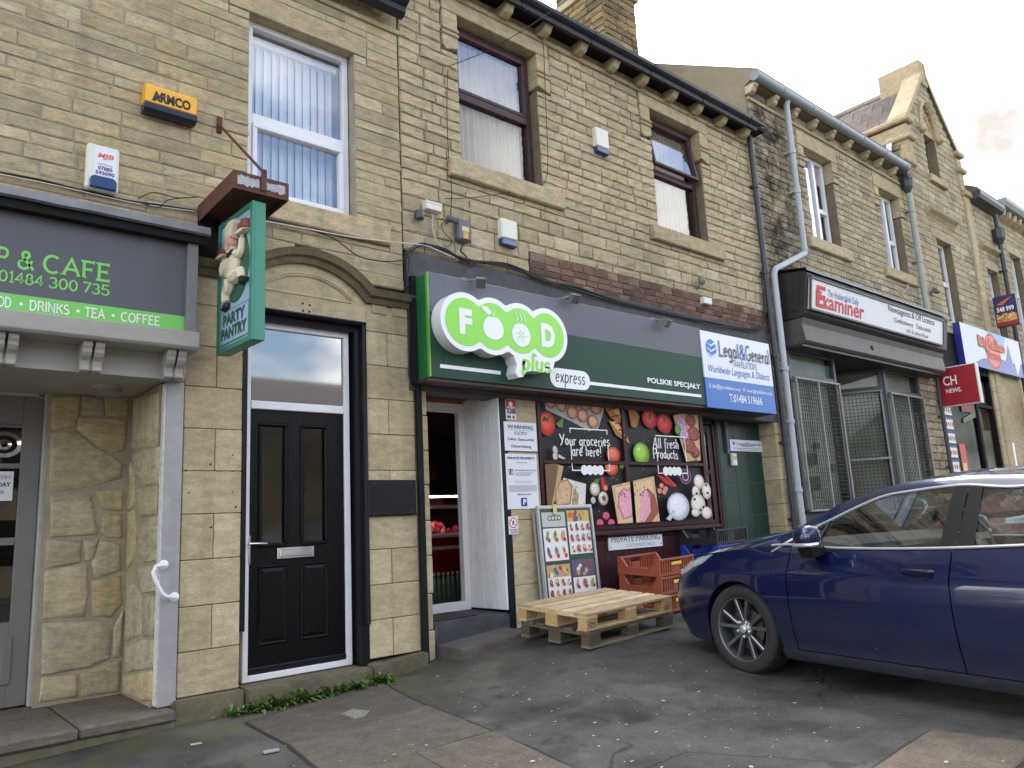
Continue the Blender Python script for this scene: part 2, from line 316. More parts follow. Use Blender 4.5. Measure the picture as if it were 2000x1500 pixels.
# ------------------------------------------------------------------ coursed stone walls
def proj(p):
    q = Vector(p)-CAM; z = q.dot(_fw)
    if z <= .05: return None
    return 1000+FOC*q.dot(_R)/z, 750-FOC*q.dot(_U)/z, z
_sv = {}
def stone_variants(amp, depth, mat, nv=7, nx=4, nz=2):
    k = (amp, depth, mat.name)
    if k in _sv: return _sv[k]
    L = []
    rnd = random.Random(hash((round(amp*1e4), round(depth*1e3))) & 0xffff)
    for v in range(nv):
        vs = []; fs = []
        us = [-.5, -.5+.03] + [-.5+.03+(.94)*(i+1)/(nx-1) for i in range(nx-2)] + [.47, .5]
        ws = [-.5, -.42, 0, .42, .5] if nz == 2 else [-.5, -.42, .42, .5]
        for j, w in enumerate(ws):
            for i, u in enumerate(us):
                e = (i in (0, len(us)-1)) or (j in (0, len(ws)-1))
                jx = 0 if e else rnd.uniform(-.05, .05); jz = 0 if e else rnd.uniform(-.05, .05)
                y = 0.0 if e else -amp*rnd.uniform(.35, 1.0)
                vs.append((u+jx, y, w+jz))
        C_ = len(us); R_ = len(ws)
        for j in range(R_-1):
            for i in range(C_-1): fs.append((j*C_+i, j*C_+i+1, (j+1)*C_+i+1, (j+1)*C_+i))
        n = len(vs); vs += [(-.5, depth, -.5), (.5, depth, -.5), (.5, depth, .5), (-.5, depth, .5)]
        bot = [i for i in range(C_)]; top = [(R_-1)*C_+i for i in range(C_)]; lef = [j*C_ for j in range(R_)]; rig = [j*C_+C_-1 for j in range(R_)]
        fs += [tuple(bot[::-1]+[n, n+1]), tuple(top+[n+2, n+3]), tuple(lef+[n+3, n])[::1], tuple(rig[::-1]+[n+1, n+2])]
        mb = MB(); mb.add(vs, fs); L.append((mb, mb.mesh('stone', mat)))
    _sv[k] = L; return L
def wall_pieces(x0, x1, z0, z1, holes, course, length, xlim=None, rnd=random, zs=None):
    P = []; M = []
    if zs is None:
        zs = [z0]
        while zs[-1] < z1-course[1]*.6: zs.append(zs[-1]+rnd.uniform(*course))
        if z1-zs[-1] < course[0]*.6: zs[-1] = z1
        else: zs.append(z1)
    rects = [h for h in holes if not callable(h)]; fns = [h for h in holes if callable(h)]
    for za, zb in zip(zs[:-1], zs[1:]):
        xa, xb = x0, x1
        if xlim:
            l_ = xlim((za+zb)/2)
            if not l_: continue
            xa, xb = max(xa, l_[0]), min(xb, l_[1])
            if xb-xa < .05: continue
        hs = [h for h in rects if h[2] < zb-1e-4 and h[3] > za+1e-4]
        for f in fns:
            r = f((za+zb)/2)
            if r: hs.append((r[0], r[1], za-1, zb+1))
        bp = sorted({xa, xb} | {min(max(v, xa), xb) for h in hs for v in h[:2]})
        segs = []
        for a, b in zip(bp[:-1], bp[1:]):
            m_ = (a+b)/2; free = [(za, zb)]
            for h in hs:
                if h[0] < m_ < h[1]:
                    nf = []
                    for fa, fb in free:
                        if h[2] > fa+.02: nf.append((fa, min(fb, h[2])))
                        if h[3] < fb-.02: nf.append((max(fa, h[3]), fb))
                    free = [q for q in nf if q[1]-q[0] > .02]
            full = free == [(za, zb)]
            if full and segs and segs[-1][2] and abs(segs[-1][1]-a) < 1e-6: segs[-1] = (segs[-1][0], b, True, free)
            else: segs.append((a, b, full, free))
        for a, b, full, free in segs:
            for fa, fb in free:
                M.append((a, b, fa, fb)); x = a
                while x < b-1e-6:
                    w = rnd.uniform(*length) * (1 if full else 1.3)
                    if b-(x+w) < length[0]*.6: w = b-x if b-x < length[1]*1.25 else (b-x)/2
                    P.append((x, min(x+w, b), fa, fb)); x += w
    return P, M
def add_joined(name, items, variants, mat, parent, Y, gap):
    V = []; F = []; T = []
    for (xa, xb, za, zb), vi, t in items:
        mb = variants[vi][0]; n = len(V); w = xb-xa-gap; h = zb-za-gap; cx = (xa+xb)/2; cz = (za+zb)/2
        V += [(cx+p[0]*w, Y+p[1], cz+p[2]*h) for p in mb.v]; F += [tuple(i+n for i in f) for f in mb.f]; T += [t]*len(mb.v)
    if not V: return None
    me = bpy.data.meshes.new(name); me.from_pydata(V, [], F); me.materials.append(mat)
    a = me.attributes.new('tint', 'FLOAT', 'POINT'); a.data.foreach_set('value', T)
    bm = bmesh.new(); bm.from_mesh(me); bmesh.ops.recalc_face_normals(bm, faces=bm.faces); bm.to_mesh(me); bm.free()
    o = obj(name, me, None, parent); o['kind'] = 'stuff'; return o
def wall(parent, x0, x1, z0, z1, Y, mat, mort, holes=(), course=(.1, .13), length=(.25, .55), amp=.006, depth=.2, gap=.009, limit=300, xlim=None, rec=.004, seed=1, zs=None, mthick=None, name='stone'):
    rnd = random.Random(seed); P, M = wall_pieces(x0, x1, z0, z1, holes, course, length, xlim, rnd, zs)
    mb = MB(); mt = (mthick or depth)-.004
    for a, b, fa, fb in M: mb.box(a+.002, b-.002, Y+rec, Y+mt, fa+.0005, fb-.0005)
    mb.build('mortar', mort, parent, fixn=False)
    var = stone_variants(amp, depth, mat)
    def score(p):
        q = proj(((p[0]+p[1])/2, Y, (p[2]+p[3])/2))
        if q is None: return -1
        s = (p[1]-p[0])*(p[3]-p[2])/q[2]**2
        return s if (-60 < q[0] < 2060 and -60 < q[1] < 1560) else s*1e-4
    P.sort(key=score, reverse=True)
    ind = [p for p in P if score(p) > 2e-5][:limit]; rest = P[len(ind):]
    for p in ind:
        o = bpy.data.objects.new(name, var[rnd.randrange(len(var))][1]); col.objects.link(o)
        o.location = ((p[0]+p[1])/2, Y+rnd.uniform(-.004, .003), (p[2]+p[3])/2); o.scale = (p[1]-p[0]-gap, 1, p[3]-p[2]-gap); setp(o, parent)
    add_joined(name+'_courses', [(p, rnd.randrange(len(var)), rnd.random()) for p in rest], var, mat, parent, Y, gap)
_unit = {}
def block(parent, x0, x1, y0, y1, z0, z1, mat, name='stone', bevel=.006):
    o = bx(name, mat, parent, x0, x1, y0, y1, z0, z1, bevel); return o

# ------------------------------------------------------------------ lettering
def text_mesh(s, bold=0.0, shear=0.0, extrude=.0, space=1.0):
    cu = bpy.data.curves.new('lettering', 'FONT'); cu.body = s; cu.size = 1; cu.resolution_u = 3; cu.offset = bold; cu.shear = shear; cu.space_character = space
    o = bpy.data.objects.new('lettering', cu)
    me = bpy.data.meshes.new_from_object(o); bpy.data.objects.remove(o); bpy.data.curves.remove(cu)
    return me
def place_flat(me, origin, right, up, w=None, h=None, anchor='ll'):
    n = len(me.vertices)
    if n == 0: return
    co = np.empty(n*3); me.vertices.foreach_get('co', co); co = co.reshape(-1, 3)
    mn = co.min(0); mxx = co.max(0); sz = mxx-mn
    sx = (w/sz[0]) if w else None; sy = (h/sz[1]) if h else None
    sx = sx or sy; sy = sy or sx
    q = (co-mn)*np.array([sx, sy, 1]); 
    if anchor == 'c': q[:, 0] -= sz[0]*sx/2; q[:, 1] -= sz[1]*sy/2
    right = Vector(right).normalized(); up = Vector(up).normalized(); nr = right.cross(up)
    W_ = np.outer(q[:, 0], right) + np.outer(q[:, 1], up) + np.outer(co[:, 2]-mn[2], nr) + np.array(origin)
    me.vertices.foreach_set('co', W_.ravel()); me.update()
def txt(s, parent, mat, origin, w=None, h=None, right=(1, 0, 0), up=(0, 0, 1), bold=0.0, shear=0.0, anchor='ll', space=1.0, name='lettering'):
    me = text_mesh(s, bold, shear, space=space); place_flat(me, origin, right, up, w, h, anchor)
    me.materials.append(mat); return obj(name, me, None, parent)
# stroke alphabet (cap height 1) for slab and brush lettering
def _arc(cx, cy, rx, ry, a0, a1, n=12): return [(cx+rx*cos(radians(a0+(a1-a0)*i/n)), cy+ry*sin(radians(a0+(a1-a0)*i/n))) for i in range(n+1)]
G = {
 'H': (.8, [[(.1, 0), (.1, 1)], [(.7, 0), (.7, 1)], [(.1, .52), (.7, .52)]]), 'C': (.8, [_arc(.42, .5, .38, .5, 50, 310, 18)]), 'A': (.84, [[(.04, 0), (.42, 1), (.8, 0)], [(.19, .36), (.65, .36)]]),
 'F': (.66, [[(.1, 0), (.1, 1), (.62, 1)], [(.1, .53), (.5, .53)]]), 'E': (.68, [[(.64, 0), (.1, 0), (.1, 1), (.62, 1)], [(.1, .53), (.52, .53)]]),
 'P': (.68, [[(.1, 0), (.1, 1), (.4, 1)]+_arc(.4, .74, .22, .26, 90, -90)+[(.1, .48)]]),
 '&': (.84, [[(.8, .02), (.3, .62)]+_arc(.42, .8, .17, .19, 200, -20, 10)+[(.45, .58), (.2, .42)]+_arc(.34, .24, .26, .24, 120, 330, 10)+[(.72, .45)]]),
 '0': (.64, [_arc(.32, .5, .26, .5, 90, 450, 20)]), '1': (.4, [[(.06, .8), (.24, 1), (.24, 0)], [(.06, 0), (.42, 0)]]),
 '4': (.66, [[(.46, 0), (.46, 1), (.04, .3), (.64, .3)]]), '8': (.64, [_arc(.32, .75, .2, .25, -90, 270, 16)+_arc(.32, .25, .26, .25, 90, 450, 16)]),
 '3': (.62, [_arc(.3, .75, .22, .25, 150, -80, 12)+_arc(.3, .25, .27, .25, 80, -150, 12)]), '7': (.6, [[(.04, 1), (.58, 1), (.22, 0)]]),
 '5': (.62, [[(.54, 1), (.14, 1), (.1, .56)]+_arc(.3, .3, .27, .31, 110, -150, 14)]),
 'D': (.78, [[(.1, 0), (.1, 1), (.34, 1)]+_arc(.34, .5, .36, .5, 90, -90, 14)+[(.1, 0)]]),
 'R': (.74, [[(.1, 0), (.1, 1), (.4, 1)]+_arc(.4, .75, .22, .25, 90, -90)+[(.1, .5)], [(.38, .5), (.7, 0)]]),
 'I': (.24, [[(.12, 0), (.12, 1)]]), 'N': (.84, [[(.1, 0), (.1, 1), (.72, 0), (.72, 1)]]), 'K': (.76, [[(.1, 0), (.1, 1)], [(.68, 1), (.12, .42)], [(.3, .58), (.72, 0)]]),
 'S': (.64, [_arc(.32, .75, .24, .25, 40, 270, 12)+_arc(.32, .25, .26, .25, 90, -140, 12)]), 'T': (.72, [[(.36, 0), (.36, 1)], [(.04, 1), (.68, 1)]]),
 'O': (.86, [_arc(.43, .5, .38, .5, 90, 450, 22)]), 'L': (.6, [[(.1, 1), (.1, 0), (.56, 0)]]), 'G': (.84, [_arc(.42, .5, .38, .5, 50, 350, 18)+[(.5, .44)]]),
 'Y': (.7, [[(.04, 1), (.34, .5)], [(.66, 1), (.3, .2), (.12, 0)]]), 'W': (1.1, [[(.05, 1), (.28, 0), (.55, .8), (.8, 0), (1.05, 1)]]),
 '\u00b7': (.3, [_arc(.15, .5, .04, .04, 0, 360, 8)]), ' ': (.36, []), '!': (.26, [[(.13, 1), (.12, .32)], [(.12, .04), (.12, .02)]]),
 'a': (.56, [_arc(.26, .28, .2, .28, 60, 330, 12), [(.46, .56), (.46, .08), (.54, 0)]]), 'b': (.56, [[(.1, 1), (.1, .02)]+_arc(.28, .28, .2, .28, 230, 500, 12)]),
 'c': (.5, [_arc(.28, .28, .2, .28, 50, 310, 12)]), 'd': (.56, [_arc(.26, .28, .2, .28, 60, 330, 12), [(.47, 1), (.47, .0)]]),
 'e': (.54, [[(.1, .3), (.44, .34)]+_arc(.27, .3, .19, .28, 10, 310, 12)]), 'f': (.4, [_arc(.3, .82, .12, .18, 30, 180, 8)+[(.18, 0)], [(.04, .56), (.36, .58)]]),
 'g': (.56, [_arc(.26, .3, .2, .27, 60, 330, 12), [(.46, .56), (.46, -.16)]+_arc(.28, -.16, .18, .16, 0, -150, 8)]),
 'h': (.56, [[(.1, 1), (.1, 0)], [(.1, .34)]+_arc(.27, .36, .17, .2, 150, 0, 8)+[(.45, 0)]]), 'i': (.24, [[(.12, .56), (.12, 0)], [(.12, .8), (.13, .83)]]),
 'l': (.24, [[(.12, 1), (.12, .0)]]), 'n': (.56, [[(.1, .56), (.1, 0)], [(.1, .34)]+_arc(.27, .36, .17, .2, 150, 0, 8)+[(.45, 0)]]),
 'o': (.56, [_arc(.28, .28, .2, .28, 90, 450, 16)]), 'p': (.56, [[(.1, .58), (.08, -.34)], _arc(.28, .28, .2, .28, 200, -150, 14)]),
 'r': (.42, [[(.1, .56), (.1, 0)], [(.1, .3), (.2, .5), (.38, .54)]]), 's': (.46, [_arc(.24, .42, .15, .14, 40, 270, 8)+_arc(.23, .14, .17, .14, 90, -140, 8)]),
 't': (.4, [[(.18, .86), (.18, .1), (.34, .02)], [(.03, .58), (.36, .58)]]), 'u': (.56, [[(.1, .56), (.1, .2)]+_arc(.27, .18, .17, .18, 180, 350, 8), [(.46, .56), (.46, 0)]]),
 'w': (.76, [[(.06, .56), (.2, 0), (.38, .46), (.54, 0), (.7, .56)]]), 'x': (.5, [[(.06, .56), (.44, 0)], [(.44, .58), (.06, 0)]]), 'y': (.52, [[(.06, .56), (.28, .06)], [(.48, .56), (.2, -.3)]]),
}
def strokes(s, parent, mat, origin, h, w=None, right=(1, 0, 0), up=(0, 0, 1), width=.13, serif=0.0, shear=0.0, jitter=0.0, space=.08, taper=False, name='lettering'):
    mb = MB(); x = 0; rnd = random.Random(len(s))
    for ch in s:
        adv, st = G.get(ch, G[' '])
        jz = rnd.uniform(-jitter, jitter); js = 1+rnd.uniform(-jitter, jitter)
        for k, pl in enumerate(st):
            pts = [Vector((x+(px+py*shear)*js, py*js+jz, 0)) for px, py in pl]
            closed = (pts[0]-pts[-1]).length < 1e-4
            n = len(pts); vs = []
            for i, p in enumerate(pts):
                a = pts[i-1] if i else (pts[-2] if closed else pts[0]); b = pts[i+1] if i < n-1 else (pts[1] if closed else pts[-1])
                d1 = (p-a); d2 = (b-p)
                d1 = d1.normalized() if d1.length > 1e-6 else d2.normalized(); d2 = d2.normalized() if d2.length > 1e-6 else d1
                t = (d1+d2); t = t.normalized() if t.length > 1e-6 else d1
                nn = Vector((-t.y, t.x, 0)); sc = 1/max(.45, t.dot(d1))
                wd = width/2*sc
                if taper: wd *= .75+.45*abs(nn.x) + rnd.uniform(-.06, .06)
                vs += [p+nn*wd, p-nn*wd]
            mb.add(vs, [(2*i, 2*i+1, 2*i+3, 2*i+2) for i in range(n-1)])
            if not closed:
                for e, q in ((0, 1), (-1, -2)):
                    p = pts[e]; d = (p-pts[q]).normalized()
                    if taper or not serif:
                        if taper or len(pts) > 4:
                            c = [p+Vector((cos(2*pi*j/8), sin(2*pi*j/8), .0002))*width/2*.95 for j in range(8)]; mb.add(c, [tuple(range(8))])
                    elif abs(d.y) > .8 and (abs(p.y) < .02 or abs(p.y-1) < .02 or abs(p.y-.56) < .03):
                        yy = p.y-width*.38*(1 if d.y > 0 else -1)
                        a_, b_ = sorted((p.y, yy)); mb.add([(p.x-serif, a_, .0002), (p.x+serif, a_, .0002), (p.x+serif, b_, .0002), (p.x-serif, b_, .0002)], [(0, 1, 2, 3)])
                    elif abs(d.x) > .8:
                        sx = p.x-width*.38*(1 if d.x > 0 else -1); a_, b_ = sorted((p.x, sx))
                        mb.add([(a_, p.y-serif*.8, .0002), (b_, p.y-serif*.8, .0002), (b_, p.y+serif*.8, .0002), (a_, p.y+serif*.8, .0002)], [(0, 1, 2, 3)])
            if serif:   # slabs where vertical stems turn into arms
                for p in pts[1:-1]:
                    if len(pts) <= 5 or ch in 'DPR':
                        if (abs(p.y) < .01 or abs(p.y-1) < .01) and abs(p.x-(x+.1)) < .05:
                            yy = p.y+width*.38*(1 if p.y < .5 else -1); a_, b_ = sorted((p.y-(width/2 if p.y < .5 else -width/2), yy))
                            mb.add([(p.x-serif, a_, .0002), (p.x+.02, a_, .0002), (p.x+.02, b_, .0002), (p.x-serif, b_, .0002)], [(0, 1, 2, 3)])
        x += adv*js+space
    me = mb.mesh(name, mat, fixn=False); total = x
    n = len(me.vertices); co = np.empty(n*3); me.vertices.foreach_get('co', co); co = co.reshape(-1, 3)
    sx = (w/(co[:, 0].max()-co[:, 0].min())) if w else h; x0 = co[:, 0].min() if w else 0
    right = Vector(right).normalized(); up = Vector(up).normalized(); nr = right.cross(up)
    W_ = np.outer((co[:, 0]-x0)*sx, right)+np.outer(co[:, 1]*h, up)+np.outer(co[:, 2]*0+.0006*(co[:, 2] > 0), nr)+np.array(origin)
    me.vertices.foreach_set('co', W_.ravel()); me.update()
    return obj(name, me, None, parent)
def ell(cx, cy, rx, ry, rot=0, n=20, a0=0, a1=360):
    r = radians(rot); P = []
    m = n if a1-a0 >= 360 else n+1
    for i in range(m):
        t = radians(a0+(a1-a0)*i/n); u, v = rx*cos(t), ry*sin(t); P.append((cx+u*cos(r)-v*sin(r), cy+u*sin(r)+v*cos(r)))
    return P
class Plane2:  # flat print on a plane: origin, right, up
    def __init__(s, o, r=(1, 0, 0), u=(0, 0, 1), parent=None):
        s.o = Vector(o); s.r = Vector(r).normalized(); s.u = Vector(u).normalized(); s.n = s.r.cross(s.u); s.p = parent; s.k = 0; s.parts = {}
    def pt(s, x, y, d=0): return s.o+s.r*x+s.u*y+s.n*d
    def poly(s, pts, mat, d=None):
        s.k += 1; d = d if d is not None else .0012+.00025*s.k
        s.parts.setdefault(mat.name, (mat, MB()))[1].add([s.pt(x, y, d) for x, y in pts], [tuple(range(len(pts)))])
    def rect(s, x0, y0, x1, y1, mat, d=None): s.poly([(x0, y0), (x1, y0), (x1, y1), (x0, y1)], mat, d)
    def flush(s, name='print'):
        if not s.parts: return None
        mats = [m for m, _ in s.parts.values()]; mb = MB()
        for i, (m, q) in enumerate(s.parts.values()): mb.m = i; mb.add(q.v, q.f)
        s.parts = {}
        return mb.build(name, mats, s.p, fixn=False)

# ------------------------------------------------------------------ windows
def frame_ring(mb, x0, x1, z0, z1, y0, y1, w, wb=None):
    wb = wb or w
    mb.box(x0, x1, y0, y1, z0, z0+wb).box(x0, x1, y0, y1, z1-w, z1).box(x0, x0+w, y0, y1, z0+wb, z1-w).box(x1-w, x1, y0, y1, z0+wb, z1-w)
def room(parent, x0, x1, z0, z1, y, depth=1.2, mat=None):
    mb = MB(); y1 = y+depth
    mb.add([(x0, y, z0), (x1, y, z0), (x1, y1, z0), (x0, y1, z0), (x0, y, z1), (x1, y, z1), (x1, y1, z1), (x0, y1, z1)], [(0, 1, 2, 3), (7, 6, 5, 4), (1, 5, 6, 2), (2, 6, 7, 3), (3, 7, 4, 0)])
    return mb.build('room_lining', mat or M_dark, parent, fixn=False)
# ------------------------------------------------------------------ ground
def tarmac_mat():
    m = bpy.data.materials.new('worn_tarmac'); m.use_nodes = True; n = m.node_tree.nodes; l = m.node_tree.links; b = n['Principled BSDF']
    g = n.new('ShaderNodeNewGeometry'); P = g.outputs['Position']
    def nz(s, d=6, r=.65):
        q = n.new('ShaderNodeTexNoise'); q.inputs['Scale'].default_value = s; q.inputs['Detail'].default_value = d; q.inputs['Roughness'].default_value = r; l.new(P, q.inputs['Vector']); return q.outputs['Fac']
    c1 = n.new('ShaderNodeValToRGB'); l.new(nz(1.3, 9, .7), c1.inputs[0]); e = c1.color_ramp.elements
    e[0].position = .33; e[0].color = rgb(50, 50, 51); e[1].position = .66; e[1].color = rgb(98, 97, 94)
    c2 = n.new('ShaderNodeValToRGB'); l.new(nz(120, 4, .85), c2.inputs[0]); e = c2.color_ramp.elements
    e[0].position = .3; e[0].color = (.42, .42, .43, 1); e[1].position = .72; e[1].color = (1.8, 1.8, 1.75, 1)
    mu = n.new('ShaderNodeMix'); mu.data_type = 'RGBA'; mu.blend_type = 'MULTIPLY'; mu.inputs['Factor'].default_value = 1; l.new(c1.outputs[0], mu.inputs['A']); l.new(c2.outputs[0], mu.inputs['B'])
    # oily dark spots
    r = n.new('ShaderNodeMapRange'); r.inputs['From Min'].default_value = .6; r.inputs['From Max'].default_value = .68; r.inputs['To Max'].default_value = .6; l.new(nz(3.1, 5, .6), r.inputs['Value'])
    m2 = n.new('ShaderNodeMix'); m2.data_type = 'RGBA'; l.new(r.outputs[0], m2.inputs['Factor']); l.new(mu.outputs['Result'], m2.inputs['A']); m2.inputs['B'].default_value = rgb(40, 39, 39)
    # moss towards the shop fronts on the left, patchy
    sp = n.new('ShaderNodeSeparateXYZ'); l.new(P, sp.inputs[0])
    mr = n.new('ShaderNodeMapRange'); mr.inputs['From Min'].default_value = 4.3; mr.inputs['From Max'].default_value = 5.8; l.new(sp.outputs['Y'], mr.inputs['Value'])
    mr2 = n.new('ShaderNodeMapRange'); mr2.inputs['From Min'].default_value = 4.9; mr2.inputs['From Max'].default_value = 3.6; l.new(sp.outputs['X'], mr2.inputs['Value'])
    r3 = n.new('ShaderNodeMapRange'); r3.inputs['From Min'].default_value = .40; r3.inputs['From Max'].default_value = .58; r3.inputs['To Max'].default_value = .9; l.new(nz(2.3, 8, .7), r3.inputs['Value'])
    k1 = n.new('ShaderNodeMath'); k1.operation = 'MULTIPLY'; l.new(mr.outputs[0], k1.inputs[0]); l.new(mr2.outputs[0], k1.inputs[1])
    k2 = n.new('ShaderNodeMath'); k2.operation = 'MULTIPLY'; l.new(k1.outputs[0], k2.inputs[0]); l.new(r3.outputs[0], k2.inputs[1])
    m3 = n.new('ShaderNodeMix'); m3.data_type = 'RGBA'; l.new(k2.outputs[0], m3.inputs['Factor']); l.new(m2.outputs['Result'], m3.inputs['A']); m3.inputs['B'].default_value = rgb(88, 88, 56)
    rp = n.new('ShaderNodeMapRange'); rp.inputs['From Min'].default_value = .485; rp.inputs['From Max'].default_value = .515; rp.inputs['To Min'].default_value = .74; rp.inputs['To Max'].default_value = 1.06; l.new(nz(.55, 3, .55), rp.inputs['Value'])
    vo = n.new('ShaderNodeTexVoronoi'); vo.feature = 'DISTANCE_TO_EDGE'; vo.inputs['Scale'].default_value = .9; wv = n.new('ShaderNodeTexNoise'); wv.inputs['Scale'].default_value = 3; wv.inputs['Detail'].default_value = 5; l.new(P, wv.inputs['Vector'])
    va = n.new('ShaderNodeVectorMath'); va.operation = 'MULTIPLY_ADD'; va.inputs[1].default_value = (.5, .5, 0); l.new(wv.outputs['Color'], va.inputs[0]); l.new(P, va.inputs[2]); l.new(va.outputs[0], vo.inputs['Vector'])
    vr = n.new('ShaderNodeMapRange'); vr.inputs['From Min'].default_value = .003; vr.inputs['From Max'].default_value = .009; vr.inputs['To Min'].default_value = .45; l.new(vo.outputs['Distance'], vr.inputs['Value'])
    cm = n.new('ShaderNodeMapRange'); cm.inputs['From Min'].default_value = .40; cm.inputs['From Max'].default_value = .46; l.new(nz(.8, 3, .5), cm.inputs['Value'])
    ck = n.new('ShaderNodeMath'); ck.operation = 'MAXIMUM'; l.new(vr.outputs[0], ck.inputs[0]); l.new(cm.outputs[0], ck.inputs[1])
    km = n.new('ShaderNodeMath'); km.operation = 'MULTIPLY'; l.new(rp.outputs[0], km.inputs[0]); l.new(ck.outputs[0], km.inputs[1])
    ks_ = n.new('ShaderNodeVectorMath'); ks_.operation = 'SCALE'; l.new(m3.outputs['Result'], ks_.inputs[0]); l.new(km.outputs[0], ks_.inputs['Scale'])
    l.new(ks_.outputs[0], b.inputs['Base Color']); b.inputs['Roughness'].default_value = .85; b.inputs['Specular IOR Level'].default_value = .35
    bu = n.new('ShaderNodeBump'); bu.inputs['Strength'].default_value = .55; bu.inputs['Distance'].default_value = .006; l.new(nz(160, 3, .8), bu.inputs['Height']); l.new(bu.outputs[0], b.inputs['Normal'])
    return m
M_tar = tarmac_mat()
mb = MB()
def axis(a, b, fa, fb, step, far):
    L = [a]; x = a
    v = fa
    pts = list(np.arange(fa, fb+1e-6, step))
    pre = [fa-(fa-a)*(i/6)**2 for i in range(6, 0, -1)]; post = [fb+(b-fb)*(i/6)**2 for i in range(1, 7)]
    return pre+pts+post
xs = axis(-300, 600, -2, 12, .25, 0); ys = axis(-300, 400, -1, 6.4, .2, 0)
mb.grid([[(x, y, gz(x, y)+.004*mnoise.noise((x*1.7, y*1.7, 0))) for x in xs] for y in ys])
g = mb.build('ground', M_tar, None, smooth=True); tag(g, 'dark worn tarmac forecourt in front of the shops', 'ground', kind='structure')

# flagstone pavement : each flag its own piece
def flag_mat():
    return stone_mat('york_flag', [rgb(108, 101, 91), rgb(98, 93, 85), rgb(116, 107, 96), rgb(104, 96, 88)], bump=.45, soot=.18, grain=70)
M_flag = flag_mat()
M_flagj = pm('flag_joint_dirt', rgb(52, 50, 42), .95, var=.4, bump=.6)
pav = thing('pavement', 'worn stone flag pavement in front of the black door', 'pavement', (3, 4.8, gz(3, 4.8)), kind='structure')
FP = []
def inflag(x, y):
    for P in FP:
        k = False; j = len(P)-1
        for i in range(len(P)):
            if (P[i][1] > y) != (P[j][1] > y) and x < (P[j][0]-P[i][0])*(y-P[i][1])/(P[j][1]-P[i][1])+P[i][0]: k = not k
            j = i
        if k: return True
    return False
def flag(pts, th=.05, lift=.012, name='flagstone'):
    pts = [Vector((p[0], p[1])) for p in pts]; c = sum(pts, Vector((0, 0)))/len(pts)
    q = [c+(p-c)*(1-.011/max(.01, (p-c).length)) for p in pts]
    # subdivided outline for an uneven edge
    Q = []
    for i in range(len(q)):
        a, b = q[i], q[(i+1) % len(q)]; n = max(2, int((b-a).length/.12))
        for k in range(n):
            p = a+(b-a)*k/n; d = Vector((-(b-a).y, (b-a).x)).normalized()
            Q.append(p+d*random.uniform(-.004, .004)*(0 if k == 0 else 1))
    mb = MB(); n = len(Q); dz = random.uniform(-.003, .004)
    V = [(p.x, p.y, gz(p.x, p.y)-th) for p in Q]+[(p.x, p.y, gz(p.x, p.y)+lift-.006+dz) for p in Q]
    Qi = [c+(p-c)*(1-.012/max(.02, (p-c).length)) for p in Q]
    FP.append([tuple(p) for p in pts]); F = []
    rings = [.0]
    fr_ = (1, .8, .6, .4, .2)
    for k in fr_: V += [(q.x, q.y, gz(q.x, q.y)+lift+dz) for q in [c+(p-c)*k for p in Qi]]
    V.append((c.x, c.y, gz(c.x, c.y)+lift+dz))
    for r_ in range(6):
        F += [(r_*n+i, r_*n+(i+1) % n, (r_+1)*n+(i+1) % n, (r_+1)*n+i) for i in range(n)]
    F += [(6*n+i, 6*n+(i+1) % n, 7*n) for i in range(n)]
    be = [c+(p-c)*(1+.02/max(.02, (p-c).length)) for p in Q]; BV = []
    for k in fr_: BV += [(q.x, q.y, gz(q.x, q.y)+.0055) for q in [c+(p-c)*k for p in be]]
    MB().add(BV, [(r_*n+i, r_*n+(i+1) % n, (r_+1)*n+(i+1) % n, (r_+1)*n+i) for r_ in range(4) for i in range(n)]).build('joint_bed', M_flagj, pav)
    mb.add(V, F); return mb.build(name, M_flag, pav)
def G2(px, py): p = AG(px, py); return (p.x, p.y)
# strip of large flags leading away from the wall, bounded left by broken tarmac and right by the forecourt
a0, a1 = Vector(G2(480, 1412)), Vector(G2(737, 1327))      # top edge (weeds)
b0, b1 = Vector(G2(563, 1457)), Vector(G2(836, 1380))
c0, c1 = Vector(G2(640, 1520)), Vector(G2(962, 1430))
def ext(p, q, k): return q+(q-p)*k
flag([a0, b0, b1, a1])
flag([b0, c0, c1, b1])
d0, d1 = ext(b0, c0, 1.25), ext(b1, c1, 1.25); e0, e1 = ext(c0, d0, 1.0), ext(c1, d1, 1.0)
flag([c0, d0, (d0+d1)/2, (c0+c1)/2]); flag([(c0+c1)/2, (d0+d1)/2, d1, c1])
flag([d0, e0, e1, d1])
# second strip bottom right beside the car
f0, f1, f2 = Vector(G2(1690, 1512)), Vector(G2(1818, 1428)), Vector(G2(2010, 1452))
dn = (c1-b1)
flag([f0, f0+(f2-f1)*1.1, f2+(f2-f1)*.15, f1]); flag([f0+dn*1.2, f0+dn*1.2+(f2-f1)*1.1, f0+(f2-f1)*1.1, f0])
f3 = f2+(f2-f1)*.16; flag([f3+(f0-f1)*1.0, f3+(f0-f1)*1.0+(f2-f1), f3+(f2-f1), f3])
